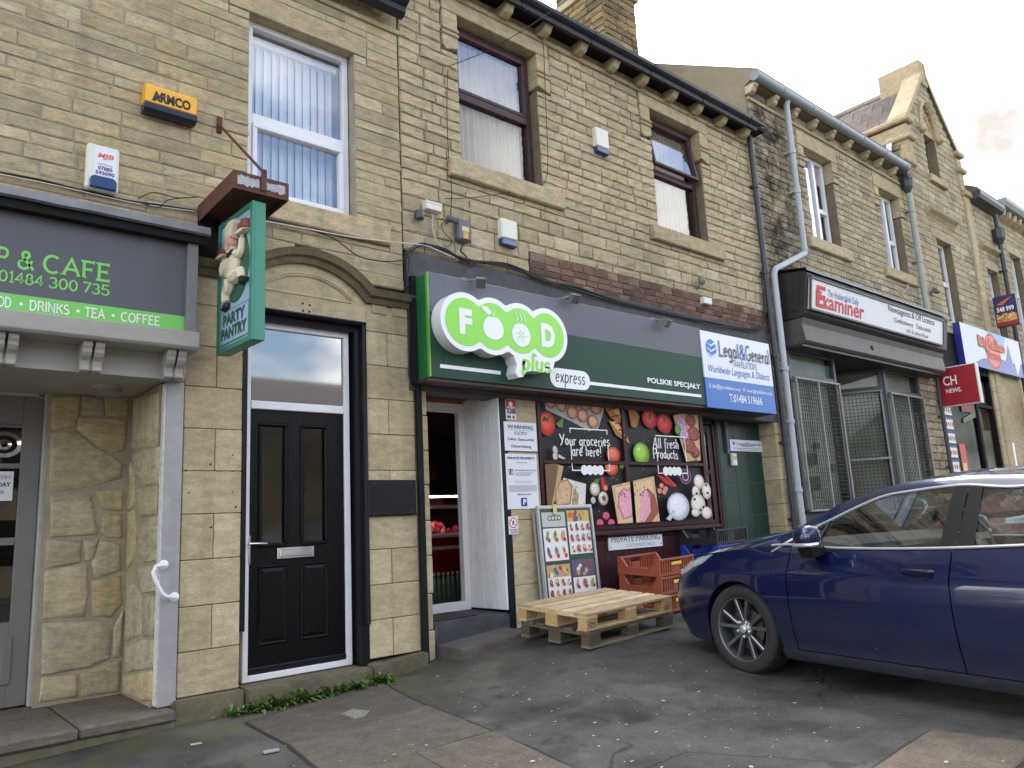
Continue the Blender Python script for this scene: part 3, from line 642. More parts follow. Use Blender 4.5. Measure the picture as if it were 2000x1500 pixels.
# pale petals, chewing gum and small litter flecks
M_fleck = pm('pale_fleck', rgb(186, 182, 174), .9, var=.2)
mb = MB(); rnd = random.Random(5)
for i in range(150):
    px = rnd.choice([rnd.uniform(540, 1700), rnd.uniform(830, 1500), rnd.uniform(0, 2000)]); py = rnd.uniform(1290, 1510)
    p = AG(px, py)
    if p.y > 5.55 or p.y < .8: continue
    r = rnd.choice([.005, .006, .007, .008, .010, .015]); n = 5; a = rnd.uniform(0, 6); e = rnd.uniform(.4, 1)
    zz = .0015+(.017 if inflag(p.x, p.y) else .005); n = 6
    V = []
    for k in range(n):
        x, y = p.x+r*cos(a+2*pi*k/n)*rnd.uniform(.7, 1.25), p.y+r*e*sin(a+2*pi*k/n)*rnd.uniform(.7, 1.25); V.append((x, y, gz(x, y)+zz))
    mb.add(V, [tuple(range(n))])
o = mb.build('litter_flecks', M_fleck, None); tag(o, 'small pale petals and gum spots scattered over the tarmac', 'litter', kind='stuff')
# ================================================================== cafe building (left)
cafe = thing('cafe_building', 'tooled sandstone building on the left with a grey cafe shopfront and a black arched-head door', 'building', (2, 6.2, .1))
def arch_hole(z):
    if 3.44 < z < 3.76:
        R_ = .83; c = 3.752-R_; h = z-c
        return (2.85-sqrt(max(0, R_*R_-h*h))-.02, 2.85+sqrt(max(0, R_*R_-h*h))+.02) if h < R_ else None
WZ0, WZ1 = A(487, 333, 6.08).z-.86, 5.87
WZ0 = 4.20
wall(cafe, -1.6, 3.83, 3.46, 6.28, YF, M_tool, M_mort, holes=[(2.305, 3.33, 4.17, 5.89), (2.12, 3.47, 5.88, 6.10), (2.2, 3.68, 3.97, 4.18), (-3, 1.90, 0, 3.66), arch_hole, (1.88, 2.25, 3.0, 3.56), (3.42, 3.84, 3.0, 3.56)],
     course=(.085, .135), length=(.24, .62), amp=.007, gap=.011, seed=11, limit=295, rec=.002)
wall(cafe, -1.6, 3.83, 6.33, 6.62, YF, M_tool, M_mort, course=(.12, .15), length=(.3, .6), amp=.006, seed=12, limit=40)
block(cafe, -1.6, 3.84, YF-.03, YF+.2, 6.28, 6.33, M_dress, 'string_course')
for px in (745, 632, 520):
    p = A(px, 45-(745-px)*.36, 5.84); x = p.x
    MB().pyz([(YF, 6.62), (YF-.19, 6.62), (YF-.19, 6.57), (YF-.15, 6.52), (YF-.13, 6.45), (YF-.07, 6.42), (YF, 6.42)], x-.065, x+.065).build('corbel', M_dress, cafe, bevel=.008)
# eaves gutter, moulded, and roof
GZ = A(770, 31, 5.78).z
prof = [(0, 0), (-.05, -.0), (-.09, .03), (-.10, .08), (-.16, .11), (-.19, .16), (-.19, .2), (0, .2)]
MB().pyz([(5.82+a, GZ+.02+b) for a, b in prof], -1.6, 3.80).build('gutter', M_gut, cafe)
bx('eaves_board', M_blackm, cafe, -1.6, 3.83, 5.80, 5.94, 6.62, 6.75)
M_slate = pm('grey_slate', rgb(96, 92, 92), .7, var=.3, vs_=9, bump=.3, bs=14)
MB().hexa([(-1.6, 5.7, 6.78), (3.83, 5.7, 6.78), (3.83, 10.2, 9.0), (-1.6, 10.2, 9.0), (-1.6, 5.7, 6.82), (3.83, 5.7, 6.82), (3.83, 10.2, 9.04), (-1.6, 10.2, 9.04)]).build('roof', M_slate, cafe)
bx('rear_wall', M_mort, cafe, -1.6, 3.8, 10.0, 10.3, 0, 8.9)
# upper window
block(cafe, 2.125, 3.465, YF-.012, YF+.2, 5.885, 6.095, M_dress, 'lintel')
block(cafe, 2.205, 3.675, YF-.06, YF+.22, 3.975, 4.175, M_dress, 'sill', .012)
win = bpy.data.objects.new('window', None); col.objects.link(win); win.location = (2.83, 6.08, 4.2); setp(win, cafe); win.location = (2.83, 6.08, 4.2)
fy0, fy1 = 6.06, 6.13; fx0, fx1, fz0, fz1 = 2.325, 3.322, 4.185, 5.885; tz = A(480, 224, 6.06).z
mb = MB(); frame_ring(mb, fx0, fx1, fz0, fz1, fy0, fy1, .055); mb.build('frame', M_white, win, bevel=.004)
bx('transom', M_white, win, fx0+.055, fx1-.055, fy0, fy1, tz-.05, tz+.04, .004)
mb = MB(); frame_ring(mb, fx0+.056, fx1-.056, fz0+.056, tz-.051, fy0-.015, fy1-.01, .045); mb.build('sash', M_white, win, bevel=.006)
bx('pane', M_glassb, win, fx0+.06, fx1-.06, 6.10, 6.104, tz+.04, fz1-.055); bx('pane', M_glassb, win, fx0+.1, fx1-.1, 6.092, 6.096, fz0+.1, tz-.095)
M_blind = pm('white_blind_fabric', rgb(206, 211, 220), .85, var=.05)
x = fx0+.06
while x < fx1-.12:
    mb = MB(); a = radians(22+random.uniform(-5, 5)); dx, dy = .043*cos(a), .043*sin(a); c = (x+.043, 6.22); w = random.uniform(-.004, .004)
    mb.add([(c[0]-dx, c[1]-dy, fz0+.05), (c[0]+w, c[1]+.012, fz0+.05), (c[0]+dx, c[1]+dy, fz0+.05), (c[0]-dx, c[1]-dy, fz1-.12), (c[0]+w, c[1]+.012, fz1-.12), (c[0]+dx, c[1]+dy, fz1-.12)], [(0, 1, 4, 3), (1, 2, 5, 4)])
    mb.build('blind_slat', M_blind, win, fixn=False); x += .077
bx('blind_rail', M_white, win, fx0+.05, fx1-.05, 6.19, 6.25, fz1-.12, fz1-.07)
room(cafe, fx0-.1, fx1+.3, fz0-.05, fz1+.05, 6.35, 1.2, pm('grey_room_lining', rgb(120, 122, 126), .9))  # even mid-grey lining of the room behind the blinds
# --- ashlar piers either side of the black door
def ashlar(parent, x0, x1, zs, split, mat=M_ash, y=YF, first=0):
    for i, (za, zb) in enumerate(zip(zs[:-1], zs[1:])):
        if (i+first) % 2: xs_ = [x0, x0+(x1-x0)*split, x1]
        else: xs_ = [x0, x1]
        for a, b in zip(xs_[:-1], xs_[1:]):
            block(parent, a+.0025, b-.0025, y+random.uniform(-.003, .002), y+.3, za+.0025, zb-.0025, mat, 'stone', .005)
    bx('mortar', M_mort2, parent, x0+.01, x1-.01, y+.012, y+.28, zs[0]+.005, zs[-1]-.005)
zl = [A(420, q, YF).z for q in (1352, 1266, 1180, 1091, 1003, 920, 838, 757, 678, 598, 520)]
ashlar(cafe, 1.84, 2.29, zl, .53)
zr = [A(760, q, YF).z for q in (1282, 1208, 1140, 1072, 1007, 919, 849, 781, 716, 652, 600)]
ashlar(cafe, 3.405, 3.915, zr, .45, first=1)
# tympanum stone over the door and carved hood
def arc_pts(cx, zc, R_, hw, n=16):
    a = math.asin(hw/R_); return [(cx+R_*sin(-a+2*a*i/n), zc+R_*cos(-a+2*a*i/n)) for i in range(n+1)]
ap = arc_pts(2.85, 3.74-.818, .80, .60)
poly = [(2.29, 3.185), (3.41, 3.185), (3.41, 3.42)]+ap[::-1]+[(2.29, 3.42)]
MB().pxz(poly, YF, YF+.25).build('tympanum', M_ash, cafe)
def sweep(path, prof, name, mat, parent):
    P = [Vector((p[0], p[1])) for p in path]; rows = []
    for i, p in enumerate(P):
        d1 = (p-P[i-1]).normalized() if i else (P[1]-P[0]).normalized(); d2 = (P[i+1]-p).normalized() if i < len(P)-1 else d1
        t = (d1+d2).normalized(); nn = Vector((-t.y, t.x)); s_ = 1/max(.5, t.dot(d1))
        rows.append([(p.x+nn.x*o*s_, y, p.y+nn.y*o*s_) for o, y in prof])
    mb = MB(); mb.grid(rows); n = len(prof); mb.f += [tuple(range(n)), tuple(range((len(rows)-1)*n, len(rows)*n))]; mb.mi += [0, 0]
    return mb.build(name, mat, parent, smooth=30)
M_hood = stone_mat('blackened_moulding', [rgb(132, 118, 94), rgb(108, 96, 76)], bump=.4, soot=.6)
ap2 = arc_pts(2.85, 3.74-.818, .818, .60, 20)
zsp = ap2[0][1]
path = [(1.86, zsp-.0), (2.17, zsp)]+ap2+[(3.53, zsp), (3.93, zsp)]
sweep(path, [(-.10, YF+.05), (-.10, YF-.03), (-.075, YF-.045), (-.05, YF-.05), (-.04, YF-.085), (0, YF-.10), (.02, YF-.11), (.025, YF-.09), (.03, YF+.05)], 'hood_mould', M_hood, cafe)
inner = arc_pts(2.85, 3.565-.64, .62, .42, 14)
sweep([(inner[0][0], inner[0][1])]+inner[1:], [(-.018, YF+.0), (-.018, YF-.008), (-.008, YF-.016), (0, YF-.006), (.008, YF-.016), (.018, YF-.008), (.018, YF)], 'carved_arc', M_ash, cafe)
bx('carved_rail', M_ash, cafe, inner[0][0], inner[-1][0], YF-.008, YF+.01, inner[0][1]-.03, inner[0][1]-.012, .003)
mb = MB()
for px, py in ((591, 593), (605, 596), (592, 607), (604, 609)):
    p = A(px, py, YF); mb.lathe([(.009, -.001), (.009, .02), (.006, .022)], (p.x, YF-.004, p.z), 'y', 10)
mb.build('bolt_hole', M_dark, cafe)
block(cafe, 3.45, 3.66, YF-.012, YF+.1, 3.27, 3.44, M_ash, 'carved_stone', .03); block(cafe, 3.675, 3.88, YF-.012, YF+.1, 3.27, 3.44, M_ash, 'carved_stone', .03)
# black painted reveal
MB().pxy([(3.40, 5.95), (3.402, 5.925), (3.385, 5.915), (3.365, 5.93), (3.355, 5.99), (3.325, 6.0), (3.325, 6.14), (3.42, 6.14), (3.42, 5.97)], .55, 3.16).build('black_reveal', M_black, cafe)
bx('black_reveal', M_black, cafe, 3.325, 3.40, 5.955, 6.14, .12, .55)
bx('black_reveal', M_black, cafe, 2.288, 2.325, 5.945, 6.14, .62, 3.16)
MB().pyz([(5.95, 3.19), (5.925, 3.19), (5.915, 3.175), (5.93, 3.155), (5.99, 3.145), (6.0, 3.10), (6.14, 3.10), (6.14, 3.2)], 2.29, 3.402).build('black_reveal', M_black, cafe)
# --- black door set (a part of the building)
door = bpy.data.objects.new('front_door', None); col.objects.link(door); door.location = (2.8, 6.1, .2); setp(door, cafe)
door['label'] = 'black panelled door with two glazed slots in a white frame'
DY = 6.06; dx0, dx1 = A(476, 1050, DY).x, A(686, 1050, DY).x; dz0 = A(473, 1336, DY).z; dz1 = 3.11
trz = A(575, 795, DY).z
mb = MB(); mb.box(dx0, dx0+.045, DY, DY+.07, dz0, dz1).box(dx1-.055, dx1, DY, DY+.07, dz0, dz1).box(dx0+.045, dx1-.055, DY, DY+.07, dz0, dz0+.05).box(dx0+.045, dx1-.055, DY, DY+.07, dz1-.06, dz1)
mb.build('frame', M_white, door, bevel=.006)
bx('transom', M_white, door, dx0+.045, dx1-.055, DY-.004, DY+.07, trz-.035, trz+.035, .006)
bx('fanlight_pane', glass_mat('fanlight_glass', tint=(.25, .25, .25, 1), refl=.30, rough=.04, gc=(.95, .92, .86, 1)), door, dx0+.05, dx1-.06, DY+.025, DY+.03, trz+.035, dz1-.06)
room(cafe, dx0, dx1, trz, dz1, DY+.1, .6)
lx0, lx1, lz0, lz1 = dx0+.047, dx1-.057, dz0+.052, trz-.037; ly = DY+.02
M_grain = pm('black_grained_door', rgb(9, 10, 13), .42, spec=.2, var=.35, vs_=5, bump=.55, bs=9, stretch=(9, 1, 1.2))
g1 = (A(512, 900, ly).x, A(555, 900, ly).x); g2 = (A(594, 900, ly).x, A(633, 900, ly).x); gza, gzb = A(575, 1058, ly).z, A(575, 835, ly).z
mb = MB()
for a, b in ((lx0, g1[0]), (g1[1], g2[0]), (g2[1], lx1)): mb.box(a, b, ly, ly+.045, gza, gzb)
mb.box(lx0, lx1, ly, ly+.045, lz0, gza).box(lx0, lx1, ly, ly+.045, gzb, lz1)
mb.build('leaf', M_grain, door)
M_obsc = glass_mat('obscure_door_glass', tint=(.42, .42, .4, 1), refl=.06, rough=.12, wav=.4)
for a, b in (g1, g2):
    pn = bx('glazed_slot', M_obsc, door, a, b, ly+.02, ly+.024, gza, gzb)
    mb = MB(); frame_ring(mb, a-.032, b+.032, gza-.032, gzb+.032, ly-.014, ly+.002, .03); mb.build('slot_moulding', M_grain, pn, bevel=.009)
room(cafe, lx0, lx1, gza, gzb, ly+.06, .3, pm('dim_hall', rgb(96, 94, 88), .9))
pz = [(A(536, q, ly).z, A(536, r, ly).z) for q, r in ((1258, 1103),)][0]
for a, b in (g1, g2):
    mb = MB(); x0_, x1_ = a-.03, b+.03; z0_, z1_ = pz; y0_ = ly-.001
    P0 = [(x0_, z0_), (x1_, z0_), (x1_, z1_), (x0_, z1_)]; i1 = .025; i2 = .05
    def ringpts(i, y): return [(x0_+i, y, z0_+i), (x1_-i, y, z0_+i), (x1_-i, y, z1_-i), (x0_+i, y, z1_-i)]
    V = ringpts(0, y0_)+ringpts(.012, y0_-.012)+ringpts(i1, y0_-.003)+ringpts(i2, y0_-.012)
    F = []
    for r_ in range(3):
        for k in range(4): F.append((r_*4+k, r_*4+(k+1) % 4, r_*4+4+(k+1) % 4, r_*4+4+k))
    F.append((12, 13, 14, 15)); mb.add(V, F); mb.build('raised_panel', M_grain, door)
bx('weather_bar', M_black, door, lx0, lx1, ly-.02, ly+.01, lz0+.005, lz0+.05, .008)
p0, p1 = A(541, 1071, ly), A(613, 1086, ly)
lp = bx('letter_plate', M_steel, door, p0.x, p1.x, ly-.012, ly, p1.z-.005, p0.z+.005, .004)
bx('flap', M_steel, lp, p0.x+.02, p1.x-.02, ly-.02, ly-.011, p1.z+.012, p0.z-.012, .004)
hp = A(485, 1075, ly); hh = bx('handle_plate', M_steel, door, hp.x-.016, hp.x+.016, ly-.02, ly-.002, hp.z-.12, hp.z+.12, .008)
tb('lever', M_steel, hh, [(hp.x, ly-.01, hp.z+.05), (hp.x, ly-.055, hp.z+.05), (hp.x+.03, ly-.06, hp.z+.05), (hp.x+.13, ly-.055, hp.z+.045)], .009, 8)
# plinth course under door and piers
M_moss = pm('mossy_stone', rgb(110, 102, 82), .95, var=.3, vs_=4, bump=.6, bs=40, dirt=.75, dirtc=rgb(66, 70, 38), ds=3)
def top_line(x): return .155+(x-1.83)*.03
for a, b, dy in ((1.80, 2.30, .09), (2.31, 3.36, .12), (3.37, 3.93, .10)):
    z0_ = min(gz(a, 5.8), gz(b, 5.8))-.08
    MB().hexa([(a, YF-dy, z0_), (b, YF-dy, z0_), (b, 6.2, z0_), (a, 6.2, z0_), (a, YF-dy, A(473, 1336, DY).z-.012 if a > 2.2 and a < 3 else zl[0]-.004), (b, YF-dy, A(473, 1336, DY).z-.012 if a > 2.2 and a < 3 else (zl[0]-.004 if a < 2.2 else zr[0]-.004)), (b, 6.2, A(473, 1336, DY).z-.006 if a > 2.2 and a < 3 else (zl[0]-.004 if a < 2.2 else zr[0]-.004)), (a, 6.2, A(473, 1336, DY).z-.006 if a > 2.2 and a < 3 else (zl[0] if a < 2.2 else zr[0])-.004)]).build('plinth_stone', M_moss, cafe, bevel=.012, seg=2)
# name board without text
q0, q1 = A(713, 938, YF), A(809, 1005, YF)
bd = bx('board', M_black, cafe, q0.x, q1.x, YF-.045, YF-.004, q1.z, q0.z, .006)
for sx in (q0.x+.06, q1.x-.06):
    for sz in (q1.z+.03, q0.z-.03): MB().lathe([(.008, 0), (.008, .004), (.004, .006)], (sx, YF-.05, sz), 'y', 8).build('screw', M_rust, bd)
# --- shopfront
FYs = 5.74; M_greige = pm('grey_beige_paint', rgb(164, 158, 150), .5, var=.07, bump=.05, dirt=.2, ds=2, dirtc=rgb(110, 105, 96))
M_lead = pm('lead_flashing', rgb(118, 120, 124), .6, var=.35, vs_=5, bump=.3, bs=9)
front = bpy.data.objects.new('shopfront', None); col.objects.link(front); front.location = (.8, 5.8, 2.7); setp(front, cafe)
XL = -1.6
zt, zb_ = A(362, 478, FYs).z, A(360, 650, FYs).z; zg = A(360, 618, FYs).z; xr = A(362, 560, FYs).x
sign = bx('sign_panel', pm('grey_sign', rgb(96, 97, 102), .45, spec=.25, var=.04), front, XL, xr, FYs, FYs+.02, zg, zt)
bx('green_band', pm('lime_vinyl', rgb(122, 203, 92), .3, var=.03), sign, XL, xr, FYs-.001, FYs+.02, zb_, zg-.0005)
M_lime = flat((128, 212, 98)); M_wprint = flat((240, 242, 240))
def zat(py, px): return A(px, py, FYs).z
# lettering (slab serif): CAFE right end px 215, baselines measured
y1, y2 = zat(544, 215), zat(512, 215); x1_ = A(215, 530, FYs).x; x0_ = A(84, 505, FYs).x
strokes('CAFE', sign, M_lime, (x0_, FYs-.002, A(150, 537, FYs).z-.012), (y2-y1)*.98, x1_-x0_, width=.15, serif=.15)
xa, xb = A(34, 505, FYs).x, A(68, 505, FYs).x
strokes('&', sign, M_lime, (xa, FYs-.002, A(150, 537, FYs).z-.012), (y2-y1)*.98, xb-xa, width=.15)
xa, xb = A(-95, 500, FYs).x, A(17, 500, FYs).x
strokes('SHOP', sign, M_lime, (xa, FYs-.002, A(150, 537, FYs).z-.012), (y2-y1)*.98, xb-xa, width=.15, serif=.13)
zbn = A(150, 566, FYs).z; hh_ = A(150, 537, FYs).z-zbn-.02
xa, xb = A(-3, 540, FYs).x, A(84, 552, FYs).x; strokes('01484', sign, M_lime, (xa, FYs-.002, zbn-.01), hh_*.82, xb-xa, width=.14, serif=.0)
xa, xb = A(95, 552, FYs).x, A(152, 560, FYs).x; strokes('300', sign, M_lime, (xa, FYs-.002, zbn-.01), hh_*.82, xb-xa, width=.14)
xa, xb = A(162, 560, FYs).x, A(214, 570, FYs).x; strokes('735', sign, M_lime, (xa, FYs-.002, zbn-.01), hh_*.82, xb-xa, width=.14, serif=.0)
zw = A(180, 616, FYs).z; hw_ = A(180, 605, FYs).z-A(180, 625, FYs).z
for s_, a, b in (('FOOD', -36, 20), ('DRINKS', 56, 135), ('TEA', 166, 206), ('COFFEE', 236, 312)):
    xa, xb = A(a, 610, FYs).x, A(b, 615, FYs).x
    strokes(s_, sign, M_wprint, (xa, FYs-.0035, (zg+zb_)/2-hw_*.42), hw_*.86, xb-xa, width=.15, serif=.13)
for px in (40, 152, 221):
    x = A(px, 610, FYs).x; MB().add([(x+.011*cos(t*.7854), FYs-.0035, (zg+zb_)/2+.011*sin(t*.7854)) for t in range(8)], [tuple(range(8))]).build('dot', M_wprint, sign)
bx('frame_post', pm('grey_paint', rgb(122, 120, 120), .5, var=.12), front, xr, 1.835, 5.69, YF, zb_, zt+.045, .004)
mb = MB(); n = 46
rows = [[], [], [], []]
for i in range(n+1):
    x = XL+(1.90-XL)*i/n; w = .006*mnoise.noise((x*5, 0, 3)); 
    rows[0].append((x, YF+.01, 3.665+w*.3)); rows[1].append((x, 5.63+w, 3.66+w)); rows[2].append((x, 5.615+w, 3.60+w*1.4)); rows[3].append((x, 5.64, 3.59+w))
mb.grid(rows); mb.build('flashing', M_lead, front, smooth=30)
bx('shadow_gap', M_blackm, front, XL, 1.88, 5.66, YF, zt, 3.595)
zl0 = A(377, 682, 5.60).z; xl1 = A(378, 665, 5.60).x
MB().pyz([(YF, zb_-.001), (FYs-.005, zb_-.001), (5.60, zb_-.02), (5.60, zl0+.02), (5.62, zl0), (YF, zl0)], XL, 1.83).build('ledge', M_greige, front, bevel=.004)
zc0 = A(345, 742, 5.84).z
bx('apron_panel', M_greige, front, XL, 1.80, 5.84, 5.95, zc0, zl0)
for px, py in ((10, 680), (180, 695), (342, 712)):
    c = A(px, py, 5.72); z1_ = zl0; 
    for s_ in (-1, 1):
        MB().pyz([(5.84, z1_), (5.66, z1_), (5.66, z1_-.035), (5.675, z1_-.05), (5.68, z1_-.075), (5.70, z1_-.1), (5.735, z1_-.125), (5.745, z1_-.16), (5.735, z1_-.19), (5.76, z1_-.2), (5.84, z1_-.2)], c.x-.068 if s_ < 0 else c.x+.008, c.x-.008 if s_ < 0 else c.x+.068).build('bracket', M_greige, front, bevel=.006)
    bx('bracket_groove', M_greige, front, c.x-.008, c.x+.008, 5.76, 5.84, z1_-.19, z1_)
bx('soffit', M_greige, front, XL, 1.80, 5.95, 7.0, zc0+.01, zc0+.05)
M_post = pm('grey_post_paint', rgb(158, 156, 156), .5, var=.08, dirt=.25, ds=5, dirtc=rgb(212, 210, 206))
bx('post', M_post, front, 1.705, 1.83, 5.925, 6.03, .185, zc0, .004)
bx('peeling_edge', pm('peeling_white', rgb(206, 204, 200), .8, var=.25, vs_=25, bump=.6, bs=40), front, 1.690, 1.706, 5.935, 5.99, .2, zc0-.02)
# threshold slab and low step
M_slab = stone_mat('threshold_stone', [rgb(118, 110, 98), rgb(108, 100, 90)], bump=.5, soot=.15, grain=30)
mb = MB(); xs_ = [XL, -.4, .55, 1.2, 1.80]
for a, b in zip(xs_[:-1], xs_[1:]): block(cafe, a+.003, b-.003, 5.79+random.uniform(-.01, .01), 6.98, .10, .178+random.uniform(-.004, .002), M_slab, 'threshold_slab', .015)
bx('step_riser', M_moss, cafe, XL, 1.80, 5.82, 6.9, -.25, .102, .01)
# recess: rubble stones
RB = [[(100,772),(158,772),(155,810),(145,835),(100,842)], [(158,772),(200,775),(205,812),(158,812)], [(200,775),(250,778),(252,815),(205,812)], [(150,815),(250,818),(245,880),(215,885),(185,870),(150,838)],
 [(98,845),(148,840),(185,872),(215,888),(240,905),(238,935),(150,958),(95,962)], [(98,967),(178,965),(192,1045),(98,1050)], [(185,960),(240,955),(238,998),(198,996)], [(200,1000),(238,1003),(238,1052),(208,1050),(195,1040)],
 [(90,1055),(160,1055),(158,1097),(88,1112)], [(162,1055),(192,1053),(183,1095),(165,1096)], [(195,1055),(235,1062),(238,1115),(185,1130),(178,1100)], [(86,1116),(170,1100),(172,1160),(165,1205),(84,1210)],
 [(178,1135),(235,1122),(240,1180),(215,1207),(180,1205)], [(82,1217),(195,1212),(218,1230),(215,1285),(175,1305),(80,1320)], [(80,1323),(150,1318),(152,1362),(76,1372)], [(156,1317),(215,1292),(236,1290),(233,1352),(158,1362)], [(222,1225),(240,1190),(236,1285),(220,1285)]]
RT = [[(255,780),(310,765),(308,870),(258,880)], [(258,885),(312,872),(310,945),(285,950),(262,925)], [(243,905),(262,930),(264,985),(250,1000),(243,990)], [(268,955),(308,948),(305,1005),(275,1010)], [(285,1010),(308,1008),(308,1095),(283,1100),(268,1085),(268,1045)],
 [(245,1000),(262,995),(268,1040),(265,1085),(245,1120)], [(270,1105),(305,1103),(303,1155),(278,1160)], [(250,1135),(262,1140),(277,1165),(277,1240),(245,1255)], [(280,1165),(303,1163),(302,1240),(280,1245)], [(245,1262),(278,1250),(302,1248),(300,1305),(245,1315)], [(240,1320),(300,1310),(298,1368),(275,1370),(238,1350)]]
def rubble(pts, fn, nrm, parent):   # pts already on the plane; build a rounded rough stone
    P = [Vector(p) for p in pts]; Q = []
    for i in range(len(P)):
        a, b = P[i], P[(i+1) % len(P)]; Q += [a, a*.5+b*.5]
    c = sum(Q, Vector())/len(Q); n = len(Q); V = []; nr = Vector(nrm)
    for k, (s_, d) in enumerate(((1.0, -.05), (1.0, -.006), (.95, .008), (.8, .014), (.45, .016))):
        for j, p in enumerate(Q):
            jit = 0 if k < 2 else random.uniform(-.006, .006)
            V.append(c+(p-c)*s_+nr*(d+jit))
    V.append(c+nr*.016); F = []
    for k in range(4):
        for i in range(n): F.append((k*n+i, k*n+(i+1) % n, (k+1)*n+(i+1) % n, (k+1)*n+i))
    F += [(4*n+i, 4*n+(i+1) % n, 5*n) for i in range(n)]
    return MB().add(V, F).build('stone', M_rub, parent, smooth=55)
for poly in RB: rubble([A(px, py, 6.80) for px, py in poly], None, (0, -1, 0), cafe)
for poly in RT:
    P = [AX(px, py, 1.69) for px, py in poly]; P = [Vector((1.69, min(max(p.y, 5.97), 6.79), max(p.z, .18))) for p in P]; rubble(P, None, (-1, 0, 0), cafe)
M_rmort = pm('rubble_mortar', rgb(158, 146, 124), .95, var=.25, bump=.6, bs=30)
bx('mortar', M_rmort, cafe, 1.10, 1.72, 6.803, 7.0, .17, 2.6); bx('mortar', M_rmort, cafe, 1.693, 1.83, 6.03, 6.9, .17, 2.5)
# bulkhead light under the soffit
p = A(210, 762, 6.35); bl = MB().lathe([(.10, .0), (.10, -.02), (.092, -.055), (.07, -.075), (.0, -.08)], (p.x, 6.35, zc0+.01), 'z', 24).build('bulkhead_light', pm('ribbed_glass', rgb(126, 122, 112), .35), front, smooth=True)
MB().lathe([(.11, .0), (.11, -.022), (.1, -.022)], (p.x, 6.35, zc0+.009), 'z', 24).build('ring', M_greige, bl)
# cafe door in the recess
cd = bpy.data.objects.new('shop_door', None); col.objects.link(cd); cd.location = (.6, 6.9, .2); setp(cd, front)
CY = 6.92; M_cd = pm('grey_door_paint', rgb(118, 114, 110), .45, var=.06); jx = A(96, 800, CY).x
ztd = A(50, 775, CY).z
bx('door_frame', pm('pale_grey_frame', rgb(172, 168, 162), .5, var=.08), cd, A(66, 1370, CY).x-.05, jx, CY-.06, CY+.03, .18, 2.6, .005)
bx('door_frame', MATS['pale_grey_frame'], cd, -.4, jx-.08, CY-.05, CY+.03, ztd, 2.6, .005)
xr_ = A(66, 1370, CY).x-.055; mb = MB(); st = .13
zk = A(20, 1215, CY).z; zm0, zm1 = A(20, 1065, CY).z, A(20, 1050, CY).z; zu0, zu1 = A(20, 915, CY).z, A(20, 905, CY).z; zu2 = A(20, 828, CY).z
mb.box(xr_-st, xr_, CY, CY+.045, .19, ztd).box(-.2, xr_-st, CY, CY+.045, .19, zk).box(-.2, xr_-st, CY, CY+.045, zm0, zm1).box(-.2, xr_-st, CY, CY+.045, zu0, zu1).box(-.2, xr_-st, CY, CY+.045, zu2, ztd).box(-.33, -.2, CY, CY+.045, .19, ztd)
mb.build('leaf', M_cd, cd, bevel=.004)
bx('pane', M_glassd, cd, -.2, xr_-st, CY+.02, CY+.024, zk, zm0); bx('pane', M_glassd, cd, -.2, xr_-st, CY+.02, CY+.024, zm1, zu0); bx('pane', M_glassd, cd, -.2, xr_-st, CY+.02, CY+.024, zu1, zu2)
c = A(8, 868, CY); 
for r0, r1, m_ in ((.10, .07, M_steel), (.07, .045, M_dark), (.045, .02, M_steel)):
    rr = [];
    for r_, y_ in ((r0, CY+.012), (r1, CY+.004)): rr.append([(c.x+1.25*r_*cos(t*pi/12), y_, c.z+r_*sin(t*pi/12)) for t in range(25)])
    MB().grid(rr).build('bevelled_oval', m_, cd, smooth=True)
bx('raised_panel', M_cd, cd, A(0, 1300, CY).x, A(21, 1300, CY).x, CY-.012, CY, .35, A(10, 1242, CY).z, .01)
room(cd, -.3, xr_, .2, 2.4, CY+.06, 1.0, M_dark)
nt_ = A(27, 921, CY); nb_ = A(25, 978, CY)
pp = bx('paper_notice', pm('white_paper', rgb(228, 228, 230), .8, var=.04), cd, nt_.x-.30, nt_.x, CY-.006, CY-.002, nb_.z, nt_.z)
M_ink = flat((70, 66, 70)); 
txt('PARTY PANTRY', pp, M_ink, (nt_.x-.275, CY-.007, nt_.z-.06), w=.26, h=.028); txt('MONDAY', pp, flat((30, 22, 26)), (nt_.x-.2, CY-.007, nt_.z-.115), w=.185, h=.034, bold=.03); txt('9:00 - 3:00', pp, M_ink, (nt_.x-.2, CY-.007, nt_.z-.17), w=.145, h=.026)
# grab handle on the post
rail = [(320, 1103), (304, 1106), (299, 1118), (303, 1132), (316, 1158), (324, 1165), (341, 1166)]
hr = thing('grab_rail', 'white tubular grab rail screwed to the grey doorpost of the cafe', 'handrail', A(320, 1140, 5.93))
P = []
for i, (px, py) in enumerate(rail): P.append(A(px, py, 5.915 if i in (0, len(rail)-1) else 5.85))
P[0].y = 5.926; P[-1].y = 5.926
MB().tube([P[0], P[0]+Vector((0, -.05, 0))]+P[1:-1]+[P[-1]+Vector((0, -.05, 0)), P[-1]], .014, 10).build('tube', M_white, hr, smooth=True)
for q in (P[0], P[-1]): MB().lathe([(.034, .0), (.034, -.006), (.02, -.012)], (q.x, 5.926, q.z), 'y', 16).build('flange', M_white, hr)

for px, py, r in ((363, 919, .007), (369, 962, .006), (411, 907, .009), (454, 889, .006), (460, 990, .008), (412, 1030, .008), (455, 920, .006), (454, 961, .005)):
    p = A(px, py, YF); MB().lathe([(r, -.0042), (r, -.0038)], (p.x, YF, p.z), 'y', 9).build('drill_hole', M_dark, cafe)
